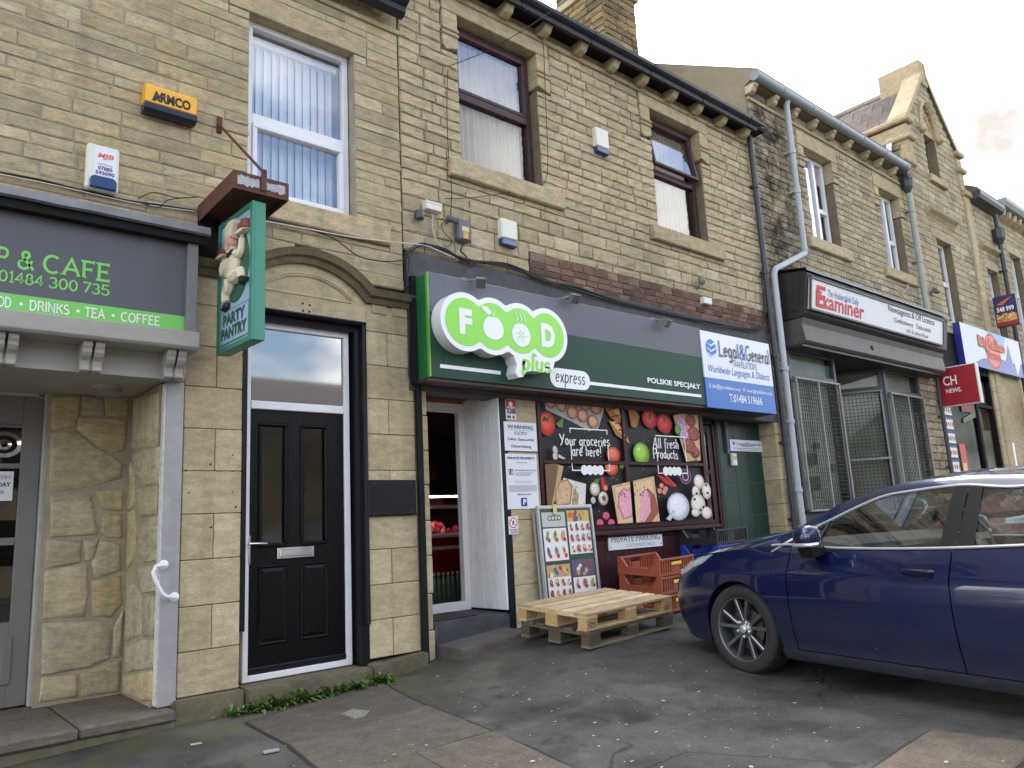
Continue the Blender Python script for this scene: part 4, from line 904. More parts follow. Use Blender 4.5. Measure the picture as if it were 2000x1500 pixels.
# ================================================================== food shop building (centre)
food = thing('food_shop_building', 'pitch-faced sandstone building in the middle housing the grocery and the translation office', 'building', (7, 6.2, .2))
MX0, MX1 = 3.84, 10.46
ZL = A(1100, 490, YF).z   # underside of the coursed stone over the brick band (falls nowhere: level)
zdark0 = 3.60
zbr0, zbr1 = A(1250, 597, YF).z, A(1250, 548, YF).z     # brick band
zst = A(830, 497, YF).z                                    # top of dark band on the left
w1 = (A(901, 300, YF).x, 5.765, 5.10, 6.83); w2 = (A(1273, 300, YF).x, 8.985, 5.10, 6.83)
sillz = (4.90, 5.10)
def win_holes(w):
    return [(w[0], w[1], w[2], w[3]), (w[0]-.22, w[1]+.22, 6.36, 7.03), (w[0]-.20, w[1]+.30, sillz[0], sillz[1])]
zs_ = [zst]
rnd = random.Random(3)
for h in (.20, .21, .17, .16): zs_.append(zs_[-1]+h)
while zs_[-1] < 6.93: zs_.append(zs_[-1]+rnd.uniform(.108, .135))
zs_[-1] = 7.02
zb1 = A(1250, 548, YF).z
wall(food, MX0, MX1, zst, 7.02, YF, M_pitch, M_mort2, holes=win_holes(w1)+win_holes(w2)+[(5.47, MX1+1, zst-1, zb1)], length=(.2, .46), amp=.020, gap=.007, seed=21, limit=300, rec=.006, zs=zs_)
wall(food, MX0, MX1, 7.08, 7.19, YF, M_pitch, M_mort2, course=(.11, .14), length=(.3, .6), amp=.01, seed=22, limit=60, gap=.006)
block(food, MX0, MX1, YF-.045, YF+.2, 7.02, 7.08, M_dress, 'string_course', .01)
# corbels and gutter
for px, py in ((987, 12), (1062, 50), (1132, 85), (1195, 118), (1253, 150), (1310, 178), (1360, 205), (1407, 230), (1452, 252), (905, -32)):
    x = A(px, py, 5.83).x
    MB().pyz([(YF, 7.19), (YF-.225, 7.19), (YF-.225, 7.125), (YF-.205, 7.11), (YF-.18, 7.065), (YF-.10, 7.035), (YF, 7.085)], x-.06, x+.06).build('corbel', M_dress, food, bevel=.012)
gb = 7.13
gx1 = A(1486, 238, 5.60).x
gprof = [(5.76, gb+.06), (5.725, gb), (5.68, gb), (5.665, gb+.045), (5.63, gb+.06), (5.605, gb+.085), (5.60, gb+.125), (5.615, gb+.125), (5.64, gb+.09), (5.76, gb+.09)]
MB().pyz(gprof, MX0-.02, gx1).build('gutter', M_gut, food)
for x in np.arange(4.2, 10.2, 1.15): MB().pyz([(a-.006 if a < 5.8 else a, b-.004 if b < gb+.1 else b+.004) for a, b in gprof], x, x+.05).build('gutter_joint', M_gut, food)
bx('eaves_board', M_blackm, food, MX0, MX1, 5.70, 5.945, 7.193, 7.24)
MB().hexa([(MX0, 5.66, gb+.14), (MX1, 5.66, gb+.14), (MX1, 10.2, 9.55), (MX0, 10.2, 9.55), (MX0, 5.66, gb+.17), (MX1, 5.66, gb+.17), (MX1, 10.2, 9.6), (MX0, 10.2, 9.6)]).build('roof', M_slate, food)
bx('side_wall', M_mort2, food, MX0, MX0+.2, 6.16, 10.2, 6.3, 7.5); bx('rear_wall', M_mort, food, MX0, MX1, 10.0, 10.3, 0, 9.4)
# chimney
CYf = 7.15; cx0 = A(1183, 60, CYf).x; cx1 = A(1243, 60, CYf).x; cyb = AX(1097, 20, cx0).y; cyb = min(max(cyb, 8.2), 10.0)
M_chim = stone_mat('chimney_stone', [rgb(150, 132, 98), rgb(126, 110, 82), rgb(168, 146, 106), rgb(100, 90, 70)], bump=.7, soot=.3)
ch = bpy.data.objects.new('chimney', None); col.objects.link(ch); ch.location = (cx0+.4, 8, 8); setp(ch, food)
P, M_ = wall_pieces(cx0, cx1, 7.4, 11.0, [], (.11, .14), (.22, .42), None, random.Random(4))
var = stone_variants(.02, .2, M_chim)
for p in P:
    o = bpy.data.objects.new('stone', random.choice(var)[1]); col.objects.link(o); o.location = ((p[0]+p[1])/2, CYf, (p[2]+p[3])/2); o.scale = (p[1]-p[0]-.008, 1, p[3]-p[2]-.008); setp(o, ch)
P, _ = wall_pieces(CYf+.02, cyb, 7.6, 11.0, [], (.11, .14), (.22, .42), None, random.Random(5))
for p in P:
    o = bpy.data.objects.new('stone', random.choice(var)[1]); col.objects.link(o)
    o.location = (cx0, (p[0]+p[1])/2, (p[2]+p[3])/2); o.rotation_euler = (0, 0, -pi/2); o.scale = (p[1]-p[0]-.008, 1, p[3]-p[2]-.008); setp(o, ch)
bx('mortar', M_mort2, ch, cx0+.006, cx1-.006, CYf+.006, cyb, 7.4, 11.0)
zcap = A(1243, 2, CYf-.06).z
block(ch, cx0-.06, cx1+.06, CYf-.06, cyb+.06, zcap, zcap+.13, M_dress, 'cap', .01)
# --- upper windows
def brown_window(parent, x0, x1, z0, z1, tz, open_top=False):
    w = bpy.data.objects.new('window', None); col.objects.link(w); w.location = ((x0+x1)/2, 6.1, z0); setp(w, parent)
    y0, y1 = 6.07, 6.14
    mb = MB(); frame_ring(mb, x0, x1, z0, z1, y0, y1, .06); mb.build('frame', M_maroon, w, bevel=.004)
    bx('transom', M_maroon, w, x0+.06, x1-.06, y0-.01, y1, tz-.045, tz+.045, .006)
    mb = MB(); frame_ring(mb, x0+.06, x1-.06, tz+.046, z1-.06, y0-.012, y1-.02, .045)
    pane = MB().box(x0+.1, x1-.1, 6.10, 6.104, tz+.09, z1-.105)
    if open_top:
        R_ = Matrix.Translation((0, y0, z1-.06)) @ Matrix.Rotation(-radians(9), 4, 'X') @ Matrix.Translation((0, -y0, -(z1-.06)))
        for q in (mb, pane): q.v = [tuple(R_ @ Vector(v)) for v in q.v]
    s_ = mb.build('sash', M_maroon, w, bevel=.006); pane.build('pane', M_glassb, s_)
    bx('pane', M_glassc, w, x0+.06, x1-.06, 6.105, 6.109, z0+.06, tz-.045)
    # net curtain behind
    mb = MB(); n = 60; rows = [[], []]
    for i in range(n+1):
        x = x0+.05+(x1-x0-.17)*i/n; y = 6.16+.012*sin(i*1.3)+.006*sin(i*.47+2)
        rows[0].append((x, y, z0+.05)); rows[1].append((x, y, z1-.12))
    mb.grid(rows); mb.build('net_curtain', pm('net_curtain', rgb(158, 146, 126), .9, var=.08, vs_=3), w, smooth=True, fixn=False)
    room(w, x0-.1, x1+.2, z0, z1, 6.32, 1.0, M_dark)
brown_window(food, w1[0]-.01, 5.745, 5.115, 6.82, A(960, 213, 6.08).z, False)
brown_window(food, w2[0]-.01, 8.965, 5.115, 6.82, A(1310, 350, 6.08).z, True)
def label_lintel(parent, w, mat=M_dress):
    x0, x1 = w[0], w[1]
    block(parent, x0-.20, x1+.20, YF-.03, YF+.2, 6.845, 7.015, mat, 'lintel', .008)
    for s_, xa, xb in ((-1, x0-.205, x0-.002), (1, x1+.002, x1+.205)):
        MB().pxz([(xa, 6.84), (xb, 6.84), (xb, 6.42)] + ([(xa+.05, 6.37)] if s_ < 0 else [(xb-.02, 6.37), (xa, 6.42)]) + ([(xa, 6.42)] if s_ < 0 else []), YF-.028, YF+.16).build('jamb_stone', mat, parent, bevel=.006)
        for k in (0, 1): block(parent, xa-.008, xb+.008, YF-.05, YF+.01, 6.60-.06*k, 6.635-.06*k, mat, 'moulding', .008)
    block(parent, x0-.19, x1+.29, YF-.075, YF+.22, sillz[0]+.002, sillz[1]+.005, mat, 'sill', .012)
label_lintel(food, w1); label_lintel(food, w2)
# --- dark rendered band and brick band
M_rend = pm('dark_grey_render', rgb(74, 74, 78), .8, var=.25, vs_=5, bump=.4, bs=18, dirt=.3, dirtc=rgb(120, 118, 114), ds=6)
bx('rendered_lintel', M_rend, food, MX0+.02, 10.28, YF-.02, YF+.2, 2.6, zst-.005, .006)
wall(food, 5.49, 10.25, zst-.02, zb1, YF-.012, M_brick, M_mort2, course=(.072, .078), length=(.19, .23), amp=.008, depth=.1, gap=.012, seed=31, limit=90, name='brick')
# --- shop entrance
pz0 = .5
PX = 4.928; pby = AX(918, 1183, PX).y; pby = min(max(pby, 6.2), 7.0)
M_board = pm('white_painted_boards', rgb(240, 241, 245), .6, var=.06, vs_=10, bump=.15, bs=18, stretch=(1, 6, .6), dirt=.25, dirtc=rgb(160, 160, 162), ds=6)
zt0 = 2.66; nb = 5
for i in range(nb):
    a = YF+(pby-YF)*i/nb; b = YF+(pby-YF)*(i+1)/nb
    MB().hexa([(PX, a+.002, .50), (PX+.02, a+.002, .50), (PX+.02, b-.002, .50), (PX, b-.002, .50), (PX, a+.002, zt0), (PX+.02, a+.002, zt0), (PX+.02, b-.002, zt0), (PX, b-.002, zt0)]).build('plank', M_board, food, bevel=.003)
bx('reveal_backing', M_blackm, food, PX+.022, PX+.03, YF+.005, pby, .3, zt0)
bx('black_strip', M_black, food, 4.95, 5.03, YF-.006, YF+.2, .30, zt0+.05)
M_soff = pm('brown_soffit', rgb(64, 44, 38), .6, var=.3, stretch=(1, 12, 1))
bx('soffit', M_soff, food, 4.04, PX, 5.70, pby+.1, zt0+.01, zt0+.04)
sd_ = bpy.data.objects.new('shop_entrance', None); col.objects.link(sd_); sd_.location = (4.4, pby, .5); setp(sd_, food)
fz0_, fz1_ = A(880, 1189, pby).z, zt0; fxr = AX(918, 1183, PX).x
mb = MB(); mb.box(PX-.075, PX-.002, pby-.03, pby+.05, fz0_-.03, zt0).box(3.95, PX-.075, pby-.03, pby+.05, zt0-.13, zt0).box(3.95, PX-.075, pby-.03, pby+.05, fz0_-.03, fz0_+.06)
mb.build('frame', M_white, sd_, bevel=.006)
bx('wood_head', pm('orange_wood', rgb(150, 96, 52), .6, var=.25), sd_, 3.95, PX-.01, pby-.035, pby-.0, zt0-.04, zt0+.009)
# left jamb stones of the entrance
zq = [A(838, q, YF).z for q in (1296, 1232, 1160, 1085, 1017, 947, 880, 812, 745)]
for i, (a, b) in enumerate(zip(zq[:-1], zq[1:])):
    block(food, 3.985-.0, 4.055+random.uniform(-.008, .012), YF-.005, pby, a+.003, b-.003, M_ash, 'stone', .008)
bx('jamb_core', M_mort2, food, 3.93, 4.03, YF+.03, pby, .1, 3.0)
wall(food, MX0+.09, 4.06, zq[-1]+.002, zst+.0, YF-.001, M_pitch, M_mort2, course=(.14, .18), length=(.2, .3), amp=.01, gap=.008, seed=33, depth=.15)
# steps
M_step1 = pm('black_step_paint', rgb(58, 60, 64), .7, var=.35, vs_=7, bump=.5, bs=24, dirt=.5, dirtc=rgb(104, 104, 104), ds=5)
M_step2 = pm('worn_step_stone', rgb(84, 84, 80), .85, var=.3, vs_=6, bump=.5, bs=22, dirt=.6, dirtc=rgb(92, 44, 42), ds=2.2)
s_a, s_b = A(849, 1218, YF), A(987, 1198, YF)
zu = s_a.z
MB().hexa([(4.05, YF+.0, .1), (PX+.06, YF+.0, .1), (PX+.06, pby+.05, .1), (4.05, pby+.05, .1), (4.05, YF+.0, zu), (PX+.06, YF, zu), (PX+.06, pby+.05, zu+.01), (4.05, pby+.05, zu+.01)]).build('upper_step', M_step1, food, bevel=.015, seg=2)
bx('door_mat', pm('dark_mat', rgb(50, 50, 52), .95, bump=.8, bs=160), food, 4.12, 4.62, YF+.1, pby-.06, zu+.004, zu+.016)
LY = 5.56
l0, l1 = A(903, 1270, LY), A(1035, 1232, LY); 
g0, g1 = A(900, 1301, LY), A(1038, 1262, LY)
x0_, x1_ = l0.x, l1.x
rows = []
n = 14
def lerp(a, b, t): return a+(b-a)*t
mb = MB(); top_f = []; bot_f = []; top_b = []; bot_b = []
for i in range(n+1):
    t = i/n; x = lerp(x0_, x1_, t); zt_ = lerp(l0.z, l1.z, t); zb2 = lerp(g0.z, g1.z, t)-.04; w = .012*mnoise.noise((x*9, 1, 0)); round_ = .10*max(0, (t-.8)/.2)**2
    top_f.append((x, LY+w+round_, zt_+w*.4)); bot_f.append((x, LY+w*.5+round_, zb2)); top_b.append((x, YF+.02, zt_+.01)); bot_b.append((x, YF+.02, zb2))
mid = [(a[0], a[1]-.012, a[2]-.018) for a in top_f]; top_i = [(a[0], a[1]+.015, a[2]+.004) for a in top_f]
mb.grid([bot_f, mid, top_f, top_i, top_b, bot_b]); 
k = n+1; mb.f += [tuple(r*k for r in range(6)), tuple(r*k+n for r in range(6))]; mb.mi += [0, 0]
mb.build('lower_step', M_step2, food, smooth=40)
# --- pier with notices
zp = [A(1025, q, YF).z for q in (1250, 1165, 1120, 1040, 1005, 930, 860, 800, 745)]
zp = sorted(zp); ashlar(food, 5.032, 5.455, [.12, .47, .78, 1.08, 1.38, 1.68, 1.98, 2.28, 2.62], .5, M_ash, YF, 0) if False else None
for a, b in zip((.05, .40, .72, 1.04, 1.36, 1.72, 2.05), (.40, .72, 1.04, 1.36, 1.72, 2.05, 2.70)): block(food, 5.034, 5.452, YF-.002, YF+.3, a+.002, b-.002, M_ash, 'stone', .004)
# --- shop window
M_mar2 = pm('maroon_gloss', rgb(56, 28, 32), .4, spec=.25, var=.2, dirt=.15, ds=8, dirtc=rgb(90, 78, 76))
WX0, WX1 = 5.46, A(1378, 900, YF).x; WZb, WZt = A(1387, 1022, YF).z, 2.69
shopw = bpy.data.objects.new('shop_window', None); col.objects.link(shopw); shopw.location = (6.9, 5.95, 1.2); setp(shopw, food)
wmx = A(1218, 850, YF).x; wmz = A(1220, 905, YF).z
mb = MB(); y0, y1 = YF-.015, YF+.06
mb.box(WX0, WX0+.05, y0, y1, WZb, WZt).box(WX1-.07, WX1, y0, y1, WZb, WZt).box(WX0+.05, WX1-.07, y0, y1, WZt-.06, WZt).box(WX0+.05, WX1-.07, y0, y1, WZb, WZb+.06); mb.build('frame', M_mar2, shopw, bevel=.005)
bx('mullion', M_mar2, shopw, wmx-.03, wmx+.03, y0-.006, y1, WZb+.06, WZt-.06, .006)
bx('glazing_bar', M_mar2, shopw, WX0+.05, wmx-.03, y0-.003, y1, wmz-.022, wmz+.022, .006); bx('glazing_bar', M_mar2, shopw, wmx+.03, WX1-.07, y0-.003, y1, wmz-.022, wmz+.022, .006)
MB().pyz([(YF+.06, WZb+.0), (YF-.03, WZb), (YF-.10, WZb-.02), (YF-.10, WZb-.055), (YF-.04, WZb-.07), (YF-.03, WZb-.11), (YF+.06, WZb-.11)], WX0-.01, WX1+.06).build('window_ledge', M_mar2, shopw, bevel=.004)
x = WX0
while x < WX1-.05:
    bx('plank', M_mar2, food, x+.002, min(x+.098, WX1), YF-.012+random.uniform(-.002, .002), YF+.03, .05, WZb-.11, .005); x += .1
bx('stallriser_core', M_dark, food, WX0, WX1, YF+.031, YF+.2, .05, WZb-.05)
bx('head_board', M_mar2, food, 5.44, 10.2, YF-.01, YF+.06, WZt+.002, 2.78)
M_vinyl = pm('black_slate_print', rgb(38, 40, 43), .5, spec=.25, var=.35, vs_=6, stretch=(1, 1, 14))
panes = [(WX0+.05, wmx-.03, wmz+.022, WZt-.06), (wmx+.03, WX1-.07, wmz+.022, WZt-.06), (WX0+.05, wmx-.03, WZb+.06, wmz-.022), (wmx+.03, WX1-.07, WZb+.06, wmz-.022)]
VY = YF+.022
vin = [bx('printed_pane', M_vinyl, shopw, a, b, VY, VY+.006, c, d) for a, b, c, d in panes]
# --- office doorway on the right
ox0, ox1 = WX1+.02, A(1437, 900, YF).x; oyd = 6.25
M_tile = pm('dark_green_tile', rgb(34, 62, 56), .35, spec=.3, var=.1)
offd = bpy.data.objects.new('office_door', None); col.objects.link(offd); offd.location = ((ox0+ox1)/2, oyd, .4); setp(offd, food)
ozb = .36; ozt = 2.62
mb = MB(); mb.box(ox0, ox0+.07, oyd-.02, oyd+.06, ozb, ozt).box(ox1-.07, ox1, oyd-.02, oyd+.06, ozb, ozt).box(ox0, ox1, oyd-.02, oyd+.06, ozt-.07, ozt); mb.build('frame', M_mar2, offd, bevel=.005)
lx0_, lx1_ = ox0+.075, ox1-.075; xm = (lx0_+lx1_)/2
mb = MB()
for a, b in ((lx0_, lx0_+.1), (xm-.03, xm+.03), (lx1_-.1, lx1_)): mb.box(a, b, oyd, oyd+.045, ozb, ozt-.075)
for a, b in ((ozb, 1.25), (1.86, 1.92), (ozt-.19, ozt-.075)): mb.box(lx0_+.1, xm-.03, oyd, oyd+.045, a, b).box(xm+.03, lx1_-.1, oyd, oyd+.045, a, b)
mb.build('leaf', M_mar2, offd, bevel=.004)
for a, b in ((lx0_+.1, xm-.03), (xm+.03, lx1_-.1)):
    bx('pane', M_glassd, offd, a, b, oyd+.02, oyd+.024, 1.25, 1.86); bx('pane', M_glassd, offd, a, b, oyd+.02, oyd+.024, 1.92, ozt-.19)
bx('lower_panel', M_mar2, offd, lx0_+.1, lx1_-.1, oyd-.012, oyd, ozb+.12, .84, .012)
bx('letter_plate', pm('dull_brass', rgb(120, 96, 70), .35, metal=.7), offd, xm-.14, xm+.14, oyd-.012, oyd-.001, 1.02, 1.10, .004)
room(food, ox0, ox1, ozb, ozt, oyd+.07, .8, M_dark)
bx('doorway_soffit', M_blackm, food, ox0, 10.15, YF+.07, 6.5, 2.66, 2.70); bx('doorway_step', M_step1, food, ox0, 10.15, YF-.02, 6.4, .1, .36)
bx('window_return', M_mar2, food, WX1, WX1+.018, YF+.07, oyd+.1, .3, 2.66)
# tiled side return and wall: individual tiles
tx0, tx1 = ox1+.005, 10.155
ty = 6.20
for i in range(3):
    for j in range(5):
        a = tx0+(tx1-tx0)*i/3; b = tx0+(tx1-tx0)*(i+1)/3; za = .36+2.30*j/5; zb2 = .36+2.30*(j+1)/5
        bx('tile', M_tile, food, a+.003, b-.003, ty, ty+.02, za+.003, zb2-.003, .002)
bx('tile_grout', pm('pale_grout', rgb(120, 136, 130), .8), food, tx0, tx1, ty+.008, ty+.1, .36, 2.66)
for a, b in zip((.10, .44, .78, 1.1, 1.42, 1.76, 2.1, 2.42), (.44, .78, 1.1, 1.42, 1.76, 2.1, 2.42, 2.78)): block(food, 10.16, MX1, YF-.01, YF+.4, a+.002, b-.002, M_ash, 'stone', .008)
wall(food, 10.16, MX1, 2.80, zst-.03, YF-.001, M_pitch, M_mort2, course=(.14, .18), length=(.2, .3), amp=.012, gap=.008, seed=35, depth=.15)
# --- shop interior seen through the open door
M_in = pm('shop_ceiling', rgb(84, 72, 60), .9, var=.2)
ib = pby+.06
inn = bpy.data.objects.new('shop_interior', None); col.objects.link(inn); inn.location = (4.6, 7.5, .5); setp(inn, food)
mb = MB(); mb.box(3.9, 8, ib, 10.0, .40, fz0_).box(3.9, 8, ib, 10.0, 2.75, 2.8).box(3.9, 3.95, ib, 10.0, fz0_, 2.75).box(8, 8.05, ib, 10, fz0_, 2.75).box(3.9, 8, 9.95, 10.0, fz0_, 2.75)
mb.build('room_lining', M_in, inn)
q0 = A(832, 1035, 7.6); q1 = A(900, 970, 7.6)
cz = fz0_
M_red = pm('red_counter', rgb(120, 26, 30), .4); M_counter = pm('pale_counter', rgb(190, 186, 176), .4)
cx0_, cx1_ = 4.6, 6.3; cyf = 7.7
zc1 = A(865, 1050, cyf).z; zc2 = A(865, 1032, cyf).z; zc3 = A(865, 968, cyf).z
bx('counter_base', M_red, inn, cx0_, cx1_, cyf, cyf+.8, cz, zc1-.0); bx('counter_edge', M_counter, inn, cx0_, cx1_, cyf-.03, cyf+.8, zc1, zc1+.03)
bx('counter_stripe', M_counter, inn, cx0_, cx1_, cyf-.012, cyf, zc1-.14, zc1-.10)
M_meat = [pm('cured_meat_%d' % i, rgb(*c), .45, var=.3) for i, c in enumerate(((176, 60, 60), (150, 40, 50), (204, 120, 110), (190, 84, 70), (220, 190, 170)))]
rnd = random.Random(9)
for i in range(70):
    mb = MB(); x = rnd.uniform(cx0_+.05, cx0_+1.1); y = rnd.uniform(cyf+.06, cyf+.65); r = rnd.uniform(.025, .055); z = zc1+.03+r*.7+(y-cyf)*.22
    mb.lathe([(r*.3, -r*.6), (r, -r*.2), (r, r*.3), (r*.4, r*.6)], (x, y, z), rnd.choice('xyz'), 8); mb.build('deli_item', rnd.choice(M_meat), inn, smooth=True)
bx('deli_shelf', M_counter, inn, cx0_, cx1_, cyf+.02, cyf+.78, zc1+.031, zc1+.05)
bx('counter_glass', M_glass, inn, cx0_, cx1_, cyf+.0, cyf+.006, zc1+.05, zc3-.02)
bx('tube_light', pm('pink_tube', (1, .55, .85, 1), .5, emit=8.0), inn, cx0_, cx1_, cyf+.02, cyf+.05, zc3-.02, zc3+.0)
bx('counter_hood', M_steel, inn, cx0_, cx1_, cyf+.02, cyf+.4, zc3+.002, zc3+.02)
M_bottle = glass_mat('green_bottle', tint=(.45, .62, .5, 1), refl=.2); M_cap = pm('green_cap', rgb(150, 170, 160), .5); M_water = pm('bottle_green', rgb(70, 96, 82), .15, var=.2)
by = 7.25
for r_ in range(2):
    for i in range(8):
        x = A(838+i*9.2, 1120, by+.1*r_).x; mb = MB(); zb2 = cz+.002
        mb.lathe([(.038, 0), (.04, .02), (.04, .19), (.03, .24), (.014, .27), (.014, .29)], (x, by+.1*r_, zb2), 'z', 12); b = mb.build('bottle', M_water, inn, smooth=True)
        MB().lathe([(.016, 0), (.016, .022)], (x, by+.1*r_, zb2+.29), 'z', 10).build('cap', M_cap, b)
mb = MB()
for i in range(9): mb.box(4.3+i*.22, 4.5+i*.22, 9.0, 9.03, 2.0+.03*(i % 2), 2.22)
mb.build('awning_tile', pm('terracotta', rgb(140, 62, 44), .7, var=.2), inn)
for i in range(12):
    x = 4.5+i*.17; bx('shelf_goods', rnd.choice([flat((150, 110, 60)), flat((120, 60, 40)), flat((180, 160, 120))]), inn, x, x+.13, 9.2, 9.35, 1.65, 1.65+rnd.uniform(.12, .26))
bx('shelf', M_counter, inn, 4.2, 7.5, 9.1, 9.5, 1.6, 1.65)
# ================================================================== newsagent building
news = thing('newsagent_building', 'sooty sandstone building with pale grey gutter and black newsagent shopfront', 'building', (13, 6.2, .3))
BX0, BX1 = 10.47, 16.42
n1 = (12.12, 13.12, 5.86, 7.56); n2 = (15.0, 15.95, 5.86, 7.56)
nh = []
for w in (n1, n2): nh += [w, (w[0]-.2, w[1]+.2, 7.15, 7.84), (w[0]-.25, w[1]+.25, 5.66, 5.86)]
wall(news, BX0, BX1, 4.85, 7.885, YF, M_b3, M_mort2, holes=nh, course=(.105, .135), length=(.18, .42), amp=.018, gap=.008, seed=41, limit=280)
block(news, BX0, BX1, YF-.04, YF+.2, 7.885, 7.945, M_dress, 'string_course', .008)
wall(news, BX0, BX1, 7.945, 8.10, YF, M_b3, M_mort2, course=(.13, .16), length=(.3, .5), amp=.012, seed=42, limit=40)
M_pipe = pm('grey_pipe_paint', rgb(176, 182, 188), .45, var=.06, dirt=.2, ds=6, dirtc=rgb(120, 122, 124))
M_pipeg = pm('green_grey_pipe', rgb(140, 154, 148), .5, var=.1)
M_pipeb = pm('black_pipe', rgb(58, 62, 68), .45, var=.15)
gzz = 8.30
for px, py in ((1473, 167), (1515, 193), (1555, 213), (1592, 237), (1627, 258), (1660, 277), (1693, 293), (1720, 313), (1748, 330)):
    x = A(px, py, 5.8).x; MB().pyz([(YF, 8.10), (YF-.20, 8.10), (YF-.20, 8.06), (YF-.16, 8.03), (YF-.14, 7.98), (YF-.08, 7.95), (YF, 7.95)], x-.06, x+.06).build('corbel', M_dress, news, bevel=.012)
bx('eaves_board', M_mort2, news, BX0, BX1, 5.80, 5.94, 8.102, 8.18)
gpts = [(5.74+.085*cos(radians(a)), 8.20+.085*sin(radians(a))) for a in range(0, 361, 20)]
mb = MB().pyz(gpts[:-1], BX0-.05, 16.10); mb.build('gutter', pm('grey_gutter', rgb(132, 142, 142), .5, var=.12), news, smooth=True)
for x in np.arange(11.2, 16.0, .95): MB().pyz([(5.74+.092*cos(radians(a)), 8.20+.092*sin(radians(a))) for a in range(0, 360, 20)], x, x+.05).build('gutter_joint', MATS['grey_gutter'], news)
MB().hexa([(BX0, 5.7, 8.27), (BX1-.1, 5.7, 8.27), (BX1-.1, 8.6, 9.95), (BX0, 8.6, 9.95), (BX0, 5.7, 8.32), (BX1-.1, 5.7, 8.32), (BX1-.1, 8.6, 10.0), (BX0, 8.6, 10.0)]).build('roof', M_slate, news)
MB().pyz([(YF+.01, 6.0), (YF+.01, 8.12), (5.72, 8.22), (5.72, 8.3), (8.6, 10.01), (11.4, 8.3), (11.4, 6.0)], BX0-.02, BX0+.16).build('gable_render', pm('rough_render', rgb(140, 130, 110), .95, var=.25, vs_=3, bump=.7, bs=14, dirt=.3, ds=1.5), news)
# windows
def white_window(parent, w, y0=6.1, split=.62, tz=None):
    o = bpy.data.objects.new('window', None); col.objects.link(o); o.location = ((w[0]+w[1])/2, y0, w[2]); setp(o, parent)
    x0, x1, z0, z1 = w[0]-.01, w[1]-.03, w[2]+.01, w[3]-.01; xm = x0+(x1-x0)*split
    mb = MB(); frame_ring(mb, x0, x1, z0, z1, y0, y0+.07, .06); mb.build('frame', M_white, o, bevel=.004)
    if split < 1:
        bx('mullion', M_white, o, xm-.04, xm+.04, y0-.006, y0+.07, z0+.06, z1-.06)
        bx('transom', M_white, o, xm+.04, x1-.06, y0-.006, y0+.07, z0+(z1-z0)*.42-.04, z0+(z1-z0)*.42+.04)
        bx('pane', M_glassb, o, x0+.06, xm-.04, y0+.03, y0+.034, z0+.06, z1-.06); bx('pane', M_glassb, o, xm+.04, x1-.06, y0+.03, y0+.034, z0+.06, z0+(z1-z0)*.42-.04); bx('pane', M_glassb, o, xm+.04, x1-.06, y0+.03, y0+.034, z0+(z1-z0)*.42+.04, z1-.06)
    else:
        t = tz or z0+(z1-z0)*.5
        bx('transom', M_white, o, x0+.06, x1-.06, y0-.006, y0+.07, t-.05, t+.05)
        bx('pane', M_glassb, o, x0+.06, x1-.06, y0+.03, y0+.034, z0+.06, t-.05); bx('pane', M_glassb, o, x0+.06, x1-.06, y0+.03, y0+.034, t+.05, z1-.06)
    bx('curtain', pm('grey_curtain', rgb(150, 155, 165), .9, var=.1), o, x0+.1, x1-.1, y0+.15, y0+.16, z0, z1)
    room(o, x0, x1, z0, z1, y0+.2, .6)
    return o
white_window(news, n1); white_window(news, n2)
for w in (n1, n2):
    block(news, w[0]-.2, w[1]+.2, YF-.03, YF+.2, 7.565, 7.83, M_dress, 'lintel', .008)
    for xa, xb in ((w[0]-.2, w[0]-.002), (w[1]+.002, w[1]+.2)):
        block(news, xa, xb, YF-.025, YF+.16, 7.16, 7.56, M_dress, 'jamb_stone', .008)
        for k in (0, 1): block(news, xa-.008, xb+.008, YF-.05, YF+.01, 7.34-.07*k, 7.375-.07*k, M_dress, 'moulding', .008)
    block(news, w[0]-.24, w[1]+.24, YF-.075, YF+.2, 5.665, 5.865, M_dress, 'sill', .012)
# aerial mast on the roof
p = A(1332, 134, 8.4); q = A(1318, -120, 8.4)
o = MB().tube([p-Vector((0, 0, .6)), p, q], .012, 8).build('aerial_mast', pm('red_white_pole', rgb(196, 160, 156), .5, var=.1), None, smooth=True); tag(o, 'thin pinkish aerial pole rising behind the roofs against the sky', 'mast')
# --- canopy and shopfront
M_can = pm('black_fascia_paint', rgb(38, 38, 39), .5, var=.25, vs_=5, dirt=.3, dirtc=rgb(80, 78, 74), ds=3)
M_canl = pm('grey_fascia_board', rgb(78, 76, 73), .55, var=.2, vs_=4, dirt=.3, ds=3, dirtc=rgb(110, 106, 98))
can = bpy.data.objects.new('shopfront_canopy', None); col.objects.link(can); can.location = (13, 5.6, 4.3); setp(can, news)
CF = 5.50; cx0, cx1 = 10.72, 16.15
MB().pyz([(YF, 4.98), (CF-.02, 4.90), (CF-.06, 4.85), (CF-.04, 4.80), (CF+.05, 4.26), (CF+.12, 4.20), (YF, 4.20)], cx0, cx1).build('box', M_can, can, bevel=.01)
for x in (cx0+.0, ): 
    MB().pyz([(YF-.04, 4.90), (CF+.06, 4.82), (CF+.12, 4.32), (YF-.04, 4.32)], cx0-.012, cx0-.002).build('side_panel', M_can, can)
mb = MB(); n = 30; r0 = []; r1 = []; r2 = []
for i in range(n+1):
    x = cx0-.04+(cx1-cx0+.1)*i/n; w = .014*mnoise.noise((x*4, 2, 0)); r0.append((x, YF, 5.02+w)); r1.append((x, CF-.07+w, 4.93+w)); r2.append((x, CF-.085+w, 4.88+w))
MB().grid([r0, r1, r2]).build('lead_flashing', M_lead, can, smooth=30)
